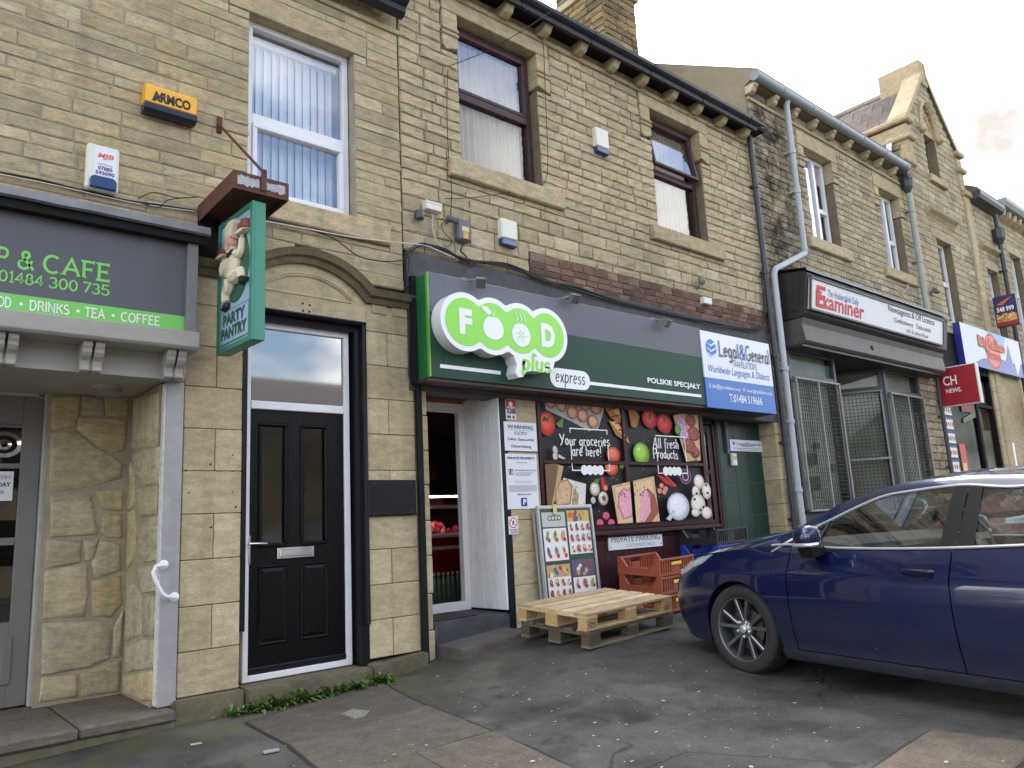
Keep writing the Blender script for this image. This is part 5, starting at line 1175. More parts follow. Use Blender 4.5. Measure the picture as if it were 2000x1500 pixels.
MB().pyz([(YF, 4.198), (CF+.10, 4.198), (CF+.13, 4.10), (CF+.10, 3.84), (CF+.14, 3.80), (YF, 3.80)], cx0+.02, cx1-.05).build('lower_fascia', M_canl, can, bevel=.006)
bx('soffit', M_can, can, cx0+.02, cx1-.05, CF+.16, 7.2, 3.76, 3.798)
nums = A(1703, 659, CF+.1); MB().lathe([(.045, 0), (.05, -.008), (.03, -.012)], (nums.x, CF+.105, 3.98), 'y', 14).build('number_disc', M_can, can)
# sign (a thing fixed to the canopy)
SY = CF-.03
sg = thing('shop_sign', 'long white sign with red Examiner lettering on the black canopy', 'sign', (13.3, SY, 4.5))
def SP(px, py): p = A(px, py, SY); return p
a, b, c, d = SP(1580, 545), SP(1842, 615), SP(1835, 668), SP(1573, 603)
sx0, sx1 = a.x-.02, 15.85; sz0, sz1 = 4.31, 4.79
# panel tilted: top edge leans forward
tilt = .07
def sgp(x, z, d_=0): t = (z-sz0)/(sz1-sz0); return Vector((x, SY-.02-tilt*t+.05-d_, z))
mb = MB(); mb.hexa([sgp(sx0, sz0), sgp(sx1, sz0), sgp(sx1, sz0)+Vector((0, .05, 0)), sgp(sx0, sz0)+Vector((0, .05, 0)), sgp(sx0, sz1), sgp(sx1, sz1), sgp(sx1, sz1)+Vector((0, .05, 0)), sgp(sx0, sz1)+Vector((0, .05, 0))])
mb.build('panel', pm('white_sign_face', rgb(222, 222, 224), .35, var=.05, dirt=.15, ds=3, dirtc=rgb(170, 165, 155)), sg)
mb = MB()
for (x0_, z0_), (x1_, z1_) in (((sx0, sz0), (sx1, sz0)), ((sx0, sz1), (sx1, sz1)), ((sx0, sz0), (sx0, sz1)), ((sx1, sz0), (sx1, sz1))): mb.bar(sgp(x0_, z0_, .004), sgp(x1_, z1_, .004), .03, .03)
mb.build('sign_frame', M_canl, sg)
sup = (sgp(sx0, sz1)-sgp(sx0, sz0)).normalized()
def sgtext(s_, px0, py0, px1, h, mat, **k):
    p0 = A(px0, py0, SY-.02); p1 = A(px1, py0, SY-.02)
    me = txt(s_, sg, mat, sgp(p0.x, p0.z, .004), w=p1.x-p0.x, h=h, up=sup, **k)
zE = A(1640, 612, SY).z
M_redl = flat((205, 38, 48)); M_bluel = flat((60, 130, 190)); M_blk = flat((30, 30, 32))
def ztx(s_, x0px, x1px, pyb, pyt, mat, **k):
    xm_ = (x0px+x1px)/2; zb2 = A(xm_, pyb, SY).z; zt2 = A(xm_, pyt, SY).z; xa = A(x0px, pyb, SY).x; xb = A(x1px, pyb, SY).x
    txt(s_, sg, mat, sgp(xa, zb2, .004), w=xb-xa, h=zt2-zb2, up=sup, **k)
ztx('Examiner', 1597, 1688, 611, 582, M_redl, bold=.02)
txt('E', sg, M_redl, sgp(A(1597, 600, SY).x, A(1642, 611, SY).z, .006), w=.28, h=.34, up=sup, bold=.02)
ztx('The Huddersfield Daily', 1617, 1675, 592, 576, M_bluel)
ztx('Newsagents & Off Licence', 1735, 1821, 626, 611, M_blk)
ztx('Confectionery   Tobacconist', 1749, 1817, 642, 631, M_blk, shear=.1); ztx('145 St Johns Road', 1774, 1814, 657, 648, M_blk, shear=.1)
# windows below
M_wframe = pm('grey_shop_frame', rgb(72, 74, 78), .5, var=.15); M_wires = pm('rusty_wire', rgb(46, 42, 38), .7, var=.3); M_gframe = pm('galvanised_frame', rgb(150, 148, 144), .6, var=.15, dirt=.3, ds=6, dirtc=rgb(120, 90, 66))
M_back = pm('pale_backing_sheet', rgb(206, 208, 192), .9, var=.2, vs_=3, dirt=.35, ds=1.6, dirtc=rgb(92, 92, 84))
def news_window(P0, P1, zb2, zt2, ztop, nsplit, name):
    w = bpy.data.objects.new('shop_window', None); col.objects.link(w); w.location = (P0[0], P0[1], zb2); setp(w, news)
    P0 = Vector(P0); P1 = Vector(P1); d = (P1-P0); L = d.length; d.normalize(); nr = Vector((d.y, -d.x, 0))
    def pt(u, z, off): return P0+d*u+Vector((0, 0, z))+nr*off
    def quad(u0, u1, z0, z1, off, nm, mat):
        return MB().hexa([pt(u0, z0, off), pt(u1, z0, off), pt(u1, z0, off-.01), pt(u0, z0, off-.01), pt(u0, z1, off), pt(u1, z1, off), pt(u1, z1, off-.01), pt(u0, z1, off-.01)]).build(nm, mat, w)
    mb = MB()
    for u in (0, L): mb.bar(pt(u, zb2, 0), pt(u, ztop, 0), .07, .07, d)
    for z in (zb2, zt2+.06, ztop): mb.bar(pt(0, z, 0), pt(L, z, 0), .06, .06)
    mb.build('frame', M_wframe, w)
    quad(.03, L-.03, zt2+.09, ztop-.03, .0, 'toplight_pane', M_glassn); quad(.03, L-.03, zb2, zt2+.03, .0, 'pane', M_glassn)
    quad(.05, L-.05, zb2, ztop, -.10, 'backing_sheet', M_back)
    g = MB()
    us = [L*i/nsplit for i in range(nsplit+1)]
    for u in us: g.bar(pt(min(max(u, .03), L-.03), zb2, .09), pt(min(max(u, .03), L-.03), zt2, .09), .03, .03, d)
    for z in (zb2, zt2): g.bar(pt(0, z, .09), pt(L, z, .09), .03, .03)
    gr = g.build('grille_frame', M_gframe, w)
    m = MB(); n = int(L/.062)
    for i in range(1, n): m.bar(pt(L*i/n, zb2, .088), pt(L*i/n, zt2, .088), .007, .007, d)
    n = int((zt2-zb2)/.062)
    for i in range(1, n): m.bar(pt(.03, zb2+(zt2-zb2)*i/n, .095), pt(L-.03, zb2+(zt2-zb2)*i/n, .095), .007, .007)
    o = m.build('grille_wires', M_wires, gr, fixn=False); o['kind'] = 'stuff'
    return w, pt
zt_n = 3.32
w_, pt = news_window((10.80, 5.98, 0), (12.22, 5.98, 0), 1.30, zt_n, 3.76, 2, 'left')
for u, z, s_, c in ((.35, 2.0, .25, (60, 70, 96)), (.6, 2.25, .14, (90, 92, 88)), (.3, 1.6, .3, (120, 110, 92)), (1.05, 1.9, .16, (96, 110, 124))):
    MB().hexa([pt(u, z, -.03), pt(u+s_, z, -.03), pt(u+s_, z, -.05), pt(u, z, -.05), pt(u, z+s_*.7, -.03), pt(u+s_, z+s_*.7, -.03), pt(u+s_, z+s_*.7, -.05), pt(u, z+s_*.7, -.05)]).build('notice', flat(c), w_)
sp0 = AZ(1637, 768, 3.40); sp1 = A(1722, 760, 6.0)
w_, pt = news_window((13.62, 6.66, 0), (14.02, 6.0, 0), 1.2, zt_n+.05, 3.76, 1, 'splay')
mb = MB(); L = (Vector((13.62, 6.66, 0))-Vector((14.02, 6.0, 0))).length; mb.bar(pt(0, 2.15, .1), pt(L, 2.15, .1), .04, .04); mb.build('cross_bar', M_gframe, w_)
w_, pt = news_window((14.12, 5.98, 0), (15.55, 5.98, 0), 1.25, zt_n, 3.76, 2, 'right')
bx('corner_post', M_wframe, news, 14.02, 14.12, 5.93, 6.05, .3, 3.78, .004); bx('recess_wall', M_blackm, news, 12.3, 13.7, 6.9, 7.0, .3, 3.8); bx('recess_return', M_wframe, news, 12.23, 12.28, 5.98, 6.95, .3, 3.78)
bx('stallriser', M_can, news, 10.75, 12.25, 5.96, 6.06, .3, 1.26); bx('stallriser', M_can, news, 14.05, 15.6, 5.96, 6.06, .3, 1.21); bx('shop_core', M_dark, news, 10.6, 16.3, 7.3, 10, .2, 8.2)
bx('room_floor', M_dark, news, 10.6, 16.3, 6.1, 7.3, .25, .3)
wall(news, 15.56, 16.42, .3, 4.2, YF, M_b3, M_mort2, course=(.14, .17), length=(.25, .45), amp=.03, gap=.01, seed=44, limit=60, holes=[])
wall(news, BX0, 10.74, .3, 4.85, YF, M_b3, M_mort2, course=(.13, .16), length=(.2, .3), amp=.015, gap=.01, seed=45, limit=40)
wall(news, 16.12, 16.42, 4.2, 4.85, YF, M_b3, M_mort2, course=(.13, .16), length=(.2, .3), amp=.015, gap=.01, seed=46, limit=20)
# --- downpipes
def pipe(name, label, pts, r, mat, clips=(), group=None):
    t = thing(name, label, 'drainpipe', pts[-1], group)
    mb = MB().tube(pts, r, 12); mb.build('pipe', mat, t, smooth=40)
    for z in clips:
        for a, b in zip(pts[:-1], pts[1:]):
            a, b = Vector(a), Vector(b)
            if abs(a.z-b.z) > .3 and min(a.z, b.z) < z < max(a.z, b.z):
                f = (z-a.z)/(b.z-a.z); p = a+(b-a)*f
                MB().lathe([(r*1.12, -.035), (r*1.25, -.03), (r*1.25, .03), (r*1.12, .035)], p, 'z', 14).build('collar', mat, t, smooth=30)
                bx('bracket', mat, t, p.x-r*1.6, p.x+r*1.6, p.y, YF+.0, z-.012, z+.012)
    return t
py_ = 5.87
ptop = A(1462, 252, py_); xdb = ptop.x
pipe('downpipe', 'dark grey drainpipe on the seam between the grocery and the newsagent', [(xdb, py_, gb+.02), (xdb, py_, .35)], .042, M_pipeb, (6.3, 4.9, 3.6, 2.3, 1.2))
xa = A(1533, 200, 5.82).x; 
k1 = A(1572, 495, 5.82); k2 = A(1511, 528, 5.82)
pipe('downpipe', 'pale grey drainpipe with a dogleg above the newsagent canopy', [(xa, 5.76, 8.16), (xa, 5.80, 8.04), (A(1570, 480, 5.82).x, 5.82, k1.z+.08), (A(1572, 490, 5.82).x-.02, 5.82, k1.z), (k2.x+.05, 5.82, k2.z+.03), (k2.x, 5.82, k2.z-.06), (A(1558, 950, 5.82).x, 5.82, A(1558, 950, 5.82).z), (A(1572, 1040, 5.82).x, 5.82, .35)], .047, M_pipe, (7.2, 6.5, 3.4, 2.6, 1.6))
xh = A(1768, 340, 5.82).x
t = pipe('downpipe', 'green-grey drainpipe below a dark hopper at the gable building corner', [(xh, 5.82, 8.0), (xh, 5.82, 5.05)], .048, M_pipeg, (7.3, 6.2))
MB().lathe([(.05, 7.68), (.11, 7.82), (.12, 7.96), (.13, 7.98), (.045, 8.18)], (xh, 5.82, 0), 'z', 8).build('hopper', M_pipeb, t)
t = pipe('downpipe', 'slim dark drainpipe beside the red projecting sign', [(16.28, 5.86, 4.3), (16.28, 5.86, .4)], .035, M_pipeb, (3.0, 2.0, 1.2))

# ================================================================== gabled building
gab = thing('gabled_building', 'gabled sandstone building with slate roof and carved attic window above the pizza shop', 'building', (18.3, 6.2, .4))
AXC, ZAP = 18.42, 11.35
def glim(z):
    if z < 8.72: return (16.43, 20.06)
    if z < 9.72: return (17.02, 19.84)
    t = (z-9.72)/(ZAP-9.72); s_ = (1-t)**1.12
    return (AXC-(AXC-17.02)*s_, AXC+(19.84-AXC)*s_)
gw = (17.95, 18.62, 8.62, 9.72); gf = (17.72, 18.55, 5.18, 7.08)
def tr_hole(z):
    if 9.72 <= z < 10.45:
        h = (10.45-z)/.73; w = .42*sqrt(max(0, 1-(1-h)**2)); return (18.28-w, 18.28+w) if w > .02 else None
wall(gab, 16.43, 20.06, 4.9, ZAP, YF, M_b4, M_mort2, holes=[gw, gf, tr_hole, (17.5, 18.8, 7.08, 7.32), (17.85, 18.75, 8.45, 8.62)], course=(.13, .165), length=(.28, .55), amp=.012, gap=.009, xlim=glim, seed=51, limit=280)
block(gab, 17.5, 18.8, YF-.01, YF+.2, 7.085, 7.315, M_dress, 'lintel', .006)
MB().pyz([(YF, 7.72), (YF-.16, 7.70), (YF-.14, 7.64), (YF-.06, 7.58), (YF, 7.5)], 17.35, 18.95).build('window_hood', M_dress, gab, bevel=.006); MB().pxz([(18.1, 7.72), (18.24, 7.72), (18.17, 7.86)], YF-.12, YF).build('hood_finial', M_dress, gab)
block(gab, 17.83, 18.77, YF-.09, YF+.2, 8.455, 8.62, M_dress, 'sill', .01)
white_window(gab, gf, split=1); white_window(gab, gw, y0=6.18, split=1, tz=8.7)
# tracery
MB().pxz([(18.28-.42*cos(radians(a)), 9.73+.72*sin(radians(a))) for a in range(0, 181, 12)], YF+.04, YF+.2).build('tympanum', M_dress, gab)
for i in range(9):
    a = radians(20+i*17.5); x, z = 18.28-.25*cos(a), 9.80+.42*sin(a)
    MB().lathe([(.055, 0), (.06, -.02), (.035, -.03), (.02, -.01)], (x, YF+.045, z), 'y', 10).build('carved_rosette', M_dress, gab)
sweep([(18.28-.46*cos(radians(a)), 9.72+.78*sin(radians(a))) for a in range(0, 181, 10)], [(-.05, YF+.05), (-.05, YF-.03), (0, YF-.09), (.05, YF-.06), (.05, YF+.05)], 'hood_mould', M_dress, gab)
for x in (17.80, 18.76): MB().lathe([(.03, -.08), (.09, -.03), (.09, .04), (.04, .09)], (x, YF-.07, 9.68), 'z', 10).build('label_stop', M_dress, gab)
# coping and kneelers
path = [(17.0, 9.62)]+[(glim(z)[0]-.02, z) for z in np.linspace(9.75, ZAP-.1, 10)]
sweep(path, [(-.02, YF-.07), (.09, YF-.07), (.11, YF+.1), (.09, YF+.36), (-.02, YF+.36)], 'coping', M_dress, gab)
path = [(glim(z)[1]+.02, z) for z in np.linspace(ZAP-.1, 9.75, 10)]+[(19.86, 9.62)]
sweep(path, [(-.02, YF-.07), (.09, YF-.07), (.11, YF+.1), (.09, YF+.36), (-.02, YF+.36)], 'coping', M_dress, gab)
block(gab, AXC-.18, AXC+.20, YF-.06, YF+.9, ZAP-.35, ZAP+.28, M_dress, 'apex_stone', .02)
for xa, xb in ((16.88, 17.12), (19.76, 20.02)):
    block(gab, xa, xb, YF-.05, YF+.9, 8.72, 9.55, M_dress, 'kneeler', .01)
    for z in (9.18, 9.60): block(gab, xa-.07, xb+.07, YF-.13, YF+.96, z, z+.12, M_dress, 'kneeler_cap', .03)
block(gab, 16.45, 17.1, YF-.09, YF+.6, 8.56, 8.74, M_dress, 'eaves_stone', .02); block(gab, 19.85, 20.2, YF-.06, YF+.3, .4, 8.6, M_dress, 'pilaster', .02); block(gab, 19.82, 20.25, YF-.12, YF+.3, 8.6, 8.74, M_dress, 'pilaster_cap', .02)
block(gab, 16.45, 16.75, YF-.02, YF+.1, 4.95, 8.56, M_dress, 'quoin_strip', .006)
# slates: left slope faces the street corner
M_slt = stone_mat('purple_slate', [rgb(134, 122, 114), rgb(118, 108, 104), rgb(146, 132, 122), rgb(108, 99, 96)], bump=.4, soot=.1, grain=14)
roof = bpy.data.objects.new('roof', None); col.objects.link(roof); roof.location = (17.5, 7.5, 10); setp(roof, gab)
RX0, RZ0, RX1, RZ1 = 16.25, 8.20, AXC, 11.22
ln = Vector((RX1-RX0, 0, RZ1-RZ0)); LL = ln.length; ln.normalize(); nrm = Vector((-ln.z, 0, ln.x))
sm = MB().box(-.5, .5, -.5, .5, 0, .014); 
sv = [sm.mesh('slate', M_slt)]
R3 = Matrix((( ln.x, 0, nrm.x), (0, 1, 0), (ln.z, 0, nrm.z)))
nr_ = 11; Wd = .46
rnd = random.Random(8)
for i in range(nr_):
    y = 6.3-(i % 2)*.22
    while y < 11.6:
        w = Wd*rnd.uniform(.8, 1.2); L_ = LL/nr_*1.25
        o = bpy.data.objects.new('slate', sv[0]); col.objects.link(o)
        c = Vector((RX0, y+w/2, RZ0))+ln*(LL/nr_*(i+.5))+nrm*(.012+.004*rnd.random())
        tl = Matrix.Rotation(radians(-2.2), 3, 'Y')
        M3 = R3 @ tl
        o.matrix_basis = Matrix.Translation(c) @ M3.to_4x4() @ Matrix.Diagonal((L_, w-.012, 1, 1)); setp(o, roof); y += w
MB().hexa([(RX0, 6.25, RZ0-.03), (RX1, 6.25, RZ1-.03), (RX1, 12, RZ1-.03), (RX0, 12, RZ0-.03), (RX0, 6.25, RZ0), (RX1, 6.25, RZ1), (RX1, 12, RZ1), (RX0, 12, RZ0)]).build('roof_deck', M_slate, roof)
MB().hexa([(RX1, 6.25, RZ1-.03), (2*RX1-RX0, 6.25, RZ0-.03), (2*RX1-RX0, 11, RZ0-.03), (RX1, 11, RZ1-.03), (RX1, 6.25, RZ1), (2*RX1-RX0, 6.25, RZ0), (2*RX1-RX0, 11, RZ0), (RX1, 11, RZ1)]).build('roof_deck', M_slate, roof)
for i in range(11): MB().pxz([(RX1-.13, RZ1-.10), (RX1, RZ1+.06), (RX1+.13, RZ1-.10), (RX1, RZ1-.02)], 6.85+i*.46, 6.85+i*.46+.44).build('ridge_tile', M_slt, roof)
MB().bar((RX0+.75, 6.28, 9.55), (RX0+.35, 6.28, 8.7), .12, .03).build('lead_soaker', pm('bright_lead', rgb(196, 204, 212), .4), roof)
bx('gable_core', M_mort2, gab, 16.5, 20.0, YF+.2, 11, .4, 8.7)
# ground floor of the pizza shop
bx('ground_wall', M_dress, gab, 16.43, 17.0, YF+.0, 6.2, 3.6, 4.9); bx('fascia_back', M_blackm, gab, 17.0, 20.0, YF+.01, 6.2, 4.0, 4.9)
shop = bpy.data.objects.new('shop_window', None); col.objects.link(shop); shop.location = (18, 6, 1); setp(shop, gab)
fxa, fxb, fxc = 16.62, 18.5, 19.55
mb = MB(); mb.box(fxa, fxa+.07, 5.96, 6.06, .5, 4.1).box(fxb, fxb+.12, 5.95, 6.07, .5, 4.1).box(fxa, fxb, 5.96, 6.06, .9, 1.0).box(fxc, fxc+.08, 5.96, 6.06, .5, 4.1).box(fxa, fxc, 5.96, 6.06, 4.0, 4.1).box(fxb, fxc, 5.96, 6.06, 3.35, 3.42); mb.build('frame', M_blackm, shop)
bx('pane', M_glassn, shop, fxa+.07, fxb, 6.0, 6.006, 1.0, 4.0); bx('pane', M_glassn, shop, fxb+.12, fxc, 6.02, 6.026, 3.42, 4.0); bx('door_pane', M_glassn, shop, fxb+.2, fxc-.08, 6.02, 6.026, .6, 3.35)
room(shop, fxa, fxc, .5, 4.1, 6.15, 1.2)
pl = Plane2((fxa+.08, 5.995, 1.0), parent=shop)
rnd = random.Random(12)
for j in range(9):
    z = .05+j*.29; pl.rect(.03, z, .42, z+.25, flat((226, 228, 232))); pl.rect(.03, z+.20, .42, z+.25, flat((60, 84, 150)))
    for k in range(4): pl.poly(ell(.08+k*.1, z+.1, .035, .05), flat(rnd.choice([(190, 70, 50), (210, 150, 70), (150, 60, 60), (120, 130, 60)])))
pl.rect(.1, .0, .95, .62, flat((214, 214, 232))); pl.rect(.55, .7, .85, 1.5, flat((210, 84, 70))); pl.rect(.6, .8, .8, 1.1, flat((226, 190, 140)))
pl.rect(1.0, 2.2, 1.78, 2.75, flat((120, 44, 46)))
pl.poly([(1.0, 2.05), (1.78, 2.25), (1.78, 2.12), (1.0, 1.95)], flat((92, 110, 70))); pl.flush('posters')
txt('12', shop, M_wprint, (fxa+1.35, 5.985, 3.5), h=.2, bold=.03); txt('TAK', shop, M_wprint, (fxa+1.3, 5.985, 3.25), h=.2, bold=.03)
for a, b in zip(np.arange(.4, 4.2, .42), np.arange(.82, 4.7, .42)): block(gab, 19.62, 19.98, YF-.03, YF+.2, a, b-.004, M_ash, 'stone', .01)
bx('white_pipe_casing', M_white, gab, 20.25, 20.38, 5.9, 5.98, .4, 2.6, .01)
# pizza shop fascia sign
bs = thing('shop_sign', 'white and blue Bigfellas fascia sign with a red oval', 'sign', (19.5, 5.8, 4.7))
BY = 5.80; bx0, bx1, bz0, bz1 = 17.83*BY/YF+.4, 21.68, 4.22, 5.14
bx0 = 17.83
M_royal = pm('royal_blue_vinyl', rgb(48, 56, 150), .25, var=.04)
bx('box', M_royal, bs, bx0, bx1, BY, YF-.01, bz0, bz1, .004)
pl = Plane2((bx0, BY-.002, bz0), parent=bs); W_, H_ = bx1-bx0, bz1-bz0
pl.rect(.0, 0, W_, H_, flat((222, 226, 240))); pl.poly([(.3, .0), (W_, .0), (W_, .35), (W_*.8, .3), (W_*.5, .34), (1.0, .2)], M_royal); pl.poly([(W_*.66, .55), (W_*.74, .92), (W_*.4, .92), (W_*.5, .75)], flat((150, 196, 236)))
pl.poly([(W_*.80, .9), (W_*.86, 0), (W_, .5), (W_, .9)], flat((230, 232, 242))); pl.poly([(W_*.62, .1), (W_*.80, .3), (W_*.76, .75), (W_*.70, .4)], M_royal)
pl.poly(ell(W_*.47, H_*.5, .5, .42), flat((214, 84, 74))); pl.poly(ell(W_*.47, H_*.5, .44, .36), flat((232, 140, 122))); pl.flush('print')
txt('Bigfellas', bs, flat((40, 36, 80)), (bx0+W_*.24, BY-.011, bz0+.40), w=1.75, h=.36, bold=.06); txt('Bigfellas', bs, flat((236, 112, 72)), (bx0+W_*.25, BY-.014, bz0+.42), w=1.7, h=.33, bold=.03)
txt('PIZZERIA', bs, flat((214, 84, 74)), (bx0+W_*.38, BY-.012, bz0+.26), w=.85, h=.14, bold=.02); 
# projecting signs (boards at right angles to the wall)
def proj_sign(name, label, X, y_in, y_out, z0, z1, th, frame, face, parent_cat='sign'):
    t = thing(name, label, parent_cat, (X, YF, z0))
    bx('cabinet', frame, t, X, X+th, y_out, y_in, z0, z1, .006)
    pl = Plane2((X-.001, y_in, z0), (0, -1, 0), (0, 0, 1), t)
    return t, pl, y_in-y_out, z1-z0
M_redsign = flat((158, 34, 46), .35)
t, pl, w, h = proj_sign('projecting_sign', 'red projecting newsagent sign with worn white letters', 16.30, 5.86, 5.14, 3.17, 3.96, .14, pm('white_sign_case', rgb(214, 210, 206), .4), None)
pl.rect(.02, .02, w-.02, h-.02, M_redsign); pl.flush('face')
txt('CH', t, M_wprint, pl.pt(.10, .42, .004), w=.25, h=.19, right=(0, -1, 0), bold=.02); txt('NEWS.', t, M_wprint, pl.pt(.13, .27, .004), w=.28, h=.085, right=(0, -1, 0), bold=.02)
MB().bar((16.37, 5.95, 3.8), (16.37, 5.85, 3.8), .04, .04).bar((16.37, 5.95, 3.3), (16.37, 5.85, 3.3), .04, .04).build('bracket', M_blackm, t)
o1 = AX(1983, 581, 20.45).y
t, pl, w, h = proj_sign('projecting_sign', 'dark blue projecting sign with a pizza picture and phone number', 20.45, 5.86, o1, 5.35, 6.0+.1, .12, pm('dark_sign_case', rgb(40, 42, 52), .4), None)
pl.rect(.02, .02, w-.02, h-.02, flat((44, 46, 100))); pl.rect(.02, .02, w-.02, .16, flat((150, 40, 50)))
pl.poly([(.03, .12)]+[(x, .30+.03*sin(x*40)) for x in np.linspace(.03, w-.03, 12)]+[(w-.03, .12)], flat((206, 160, 80)))
for i in range(26): pl.poly(ell(random.uniform(.06, w-.06), random.uniform(.14, .3), .025, .018), flat(random.choice([(226, 196, 120), (190, 90, 60), (120, 110, 60), (240, 220, 170)])))
pl.poly([(.06, .55), (.3, .66), (w-.06, .70), (w*.6, .60), (w*.4, .52)], flat((220, 92, 66))); pl.flush('face')
txt('548 999', t, M_wprint, pl.pt(.06, .36, .012), w=w-.12, h=.12, right=(0, -1, 0), bold=.03)
jx = 21.5; o2 = AX(2010, 770, jx).y
t, pl, w, h = proj_sign('projecting_sign', 'red projecting takeaway sign with white letters at the right edge', jx, 5.86, min(o2, 5.2), 3.05, 3.75, .12, MATS['white_sign_case'], None)
pl.rect(.02, .02, w-.02, h-.02, flat((206, 44, 56))); pl.poly([(.02, .02), (w-.02, .02), (w-.02, .2), (.02, .1)], flat((120, 176, 70))); pl.flush('face')
txt('JUST', t, M_wprint, pl.pt(.08, .46, .006), w=.4, h=.15, right=(0, -1, 0), bold=.03); txt('EAT', t, M_wprint, pl.pt(.16, .25, .006), w=.32, h=.15, right=(0, -1, 0), bold=.03)
# ================================================================== far building
far = thing('far_building', 'far right sandstone building with bracketed eaves and black drainpipe', 'building', (23, 6.2, .5))
fw = [(20.75, 21.5, 5.2, 6.95), (22.75, 23.6, 5.6, 7.75), (24.8, 25.6, 5.6, 7.75), (27, 27.8, 5.6, 7.75)]
wall(far, 20.2, 30, 4.2, 8.55, YF, M_b4, M_mort2, holes=fw+[(a-.15, b+.15, d, d+.25) for a, b, c, d in fw], course=(.14, .17), length=(.28, .5), amp=.012, gap=.01, seed=61, limit=200)
for w in fw:
    white_window(far, w, split=1); block(far, w[0]-.15, w[1]+.15, YF-.01, YF+.2, w[3]+.002, w[3]+.248, M_dress, 'lintel', .006)
MB().pyz([(YF, 7.55), (YF-.14, 7.53), (YF-.12, 7.46), (YF, 7.38)], 20.5, 21.75).build('window_hood', M_dress, far)
bx('ground_wall', M_ash, far, 20.2, 30, YF, 6.4, .4, 4.2); bx('core', M_dark, far, 20.2, 30, 6.4, 11, .4, 8.5)
MB().pyz([(YF, 8.55), (5.7, 8.6), (5.66, 8.68), (5.66, 8.76), (YF, 8.76)], 20.25, 22.0).build('gutter', M_pipeb, far); MB().pyz([(YF, 8.75), (5.66, 8.8), (5.6, 8.9), (5.6, 9.0), (YF, 9.0)], 22.0, 30).build('gutter', MATS['grey_gutter'], far)
wall(far, 21.9, 30, 8.55, 8.76, YF, M_b4, M_mort2, course=(.2, .22), length=(.3, .5), amp=.01, seed=62, limit=20)
for x in np.arange(22.1, 30, .42): MB().pyz([(YF, 8.75), (YF-.24, 8.75), (YF-.2, 8.6), (YF, 8.5)], x, x+.16).build('corbel', M_dress, far, bevel=.01)
MB().hexa([(20.2, 5.7, 8.8), (30, 5.7, 8.9), (30, 9.5, 11), (20.2, 9.5, 11), (20.2, 5.7, 8.84), (30, 5.7, 8.94), (30, 9.5, 11.05), (20.2, 9.5, 11.05)]).build('roof', M_slate, far)
xq = A(1947, 450, 5.84).x
t = pipe('downpipe', 'black drainpipe on the far right building above the pizza signs', [(xq, 5.82, 8.5), (xq, 5.84, .5)], .055, M_pipeb, (7.0, 5.8))
MB().lathe([(.07, 7.7), (.14, 7.85), (.15, 8.1), (.06, 8.15)], (xq, 5.82, 0), 'z', 8).build('hopper', M_pipeb, t)

# ================================================================== houses across the road (seen only as reflections)
M_opp = pm('opposite_stone', rgb(150, 132, 104), .9, var=.2, vs_=3)
for i, (x, w, h) in enumerate(((-16, 9, 5.0), (-6.9, 9, 5.2), (2.2, 9, 5.2), (11.3, 9, 5.4), (20.4, 9, 5.4), (29.5, 9, 5.6))):
    hs = thing('terraced_house', 'stone terraced house across the road, mirrored in the shop glass and car paint', 'house', (x+w/2, -15, 0), 'houses across the road'); zb0 = gz(x, -15)-.3
    bx('wall', M_opp, hs, x, x+w, -23, -15, zb0, h)
    MB().pyz([(-23.3, h), (-14.7, h), (-19, h+2.7)], x, x+w).build('roof', M_slate, hs)
    bx('chimney', M_opp, hs, x+w-1.3, x+w-.2, -19.6, -18.2, h+2.0, h+3.9)
    for k in range(3):
        for z in (.9, 3.3): bx('window', M_glassd, hs, x+1.2+k*2.8, x+2.3+k*2.8, -15.0, -14.98, z, z+1.4)
    bx('door', M_black, hs, x+2.7, x+3.6, -15.0, -14.97, 0, 2.1)
# ================================================================== grocery fascia sign
FY = 5.66
fs = thing('fascia_sign', 'long grey and dark green grocery fascia sign with a raised lime FOOD plus logo', 'sign', (6, FY, 3.1))
fx0 = A(838, 632, FY).x; fx1 = A(1372, 715, FY).x; fz1 = A(1100, 587.5, FY).z; fz0 = A(1100, 762, FY).z; fzm = A(1105, 653, FY).z
M_fgrey = pm('sign_grey', rgb(110, 112, 121), .55, spec=.2, var=.05, vs_=1.5, dirt=.16, ds=3, dirtc=rgb(78, 78, 80)); M_fgreen = pm('sign_dark_green', rgb(48, 78, 66), .55, spec=.2, var=.06, vs_=1.5, dirt=.16, ds=3, dirtc=rgb(74, 84, 78)); M_limeb = pm('lime_gloss', rgb(134, 222, 56), .3, var=.03)
bx('upper_panel', M_fgrey, fs, fx0, fx1, FY, FY+.03, fzm, fz1); bx('lower_panel', M_fgreen, fs, fx0, fx1, FY, FY+.03, fz0, fzm-.001)
bx('return', pm('green_return', rgb(30, 110, 62), .4), fs, fx0-.004, fx0+.02, FY+.031, YF-.03, fz0, fz1); bx('lime_edge', pm('lime_edge', rgb(96, 172, 60), .4), fs, fx0-.012, fx0+.006, FY-.004, FY+.028, fz0, fz1)
bx('back_frame', M_blackm, fs, fx0-.05, fx0+.01, YF-.10, YF-.024, fz0-.03, fz1+.02); bx('back_frame', M_blackm, fs, fx0, fx1, FY+.06, YF-.022, fz0+.02, fz1-.02)
bx('soffit_board', M_soff, fs, fx0-.02, 9.7, FY+.02, YF-.0, fz0-.035, fz0-.003); bx('top_trim', M_lead, fs, fx0, fx1, FY, YF-.02, fz1+.001, fz1+.012)
bx('panel_joint', flat((96, 110, 106)), fs, A(870, 640, FY).x-.001, A(870, 640, FY).x+.001, FY-.0012, FY+.001, fz0, fz1)
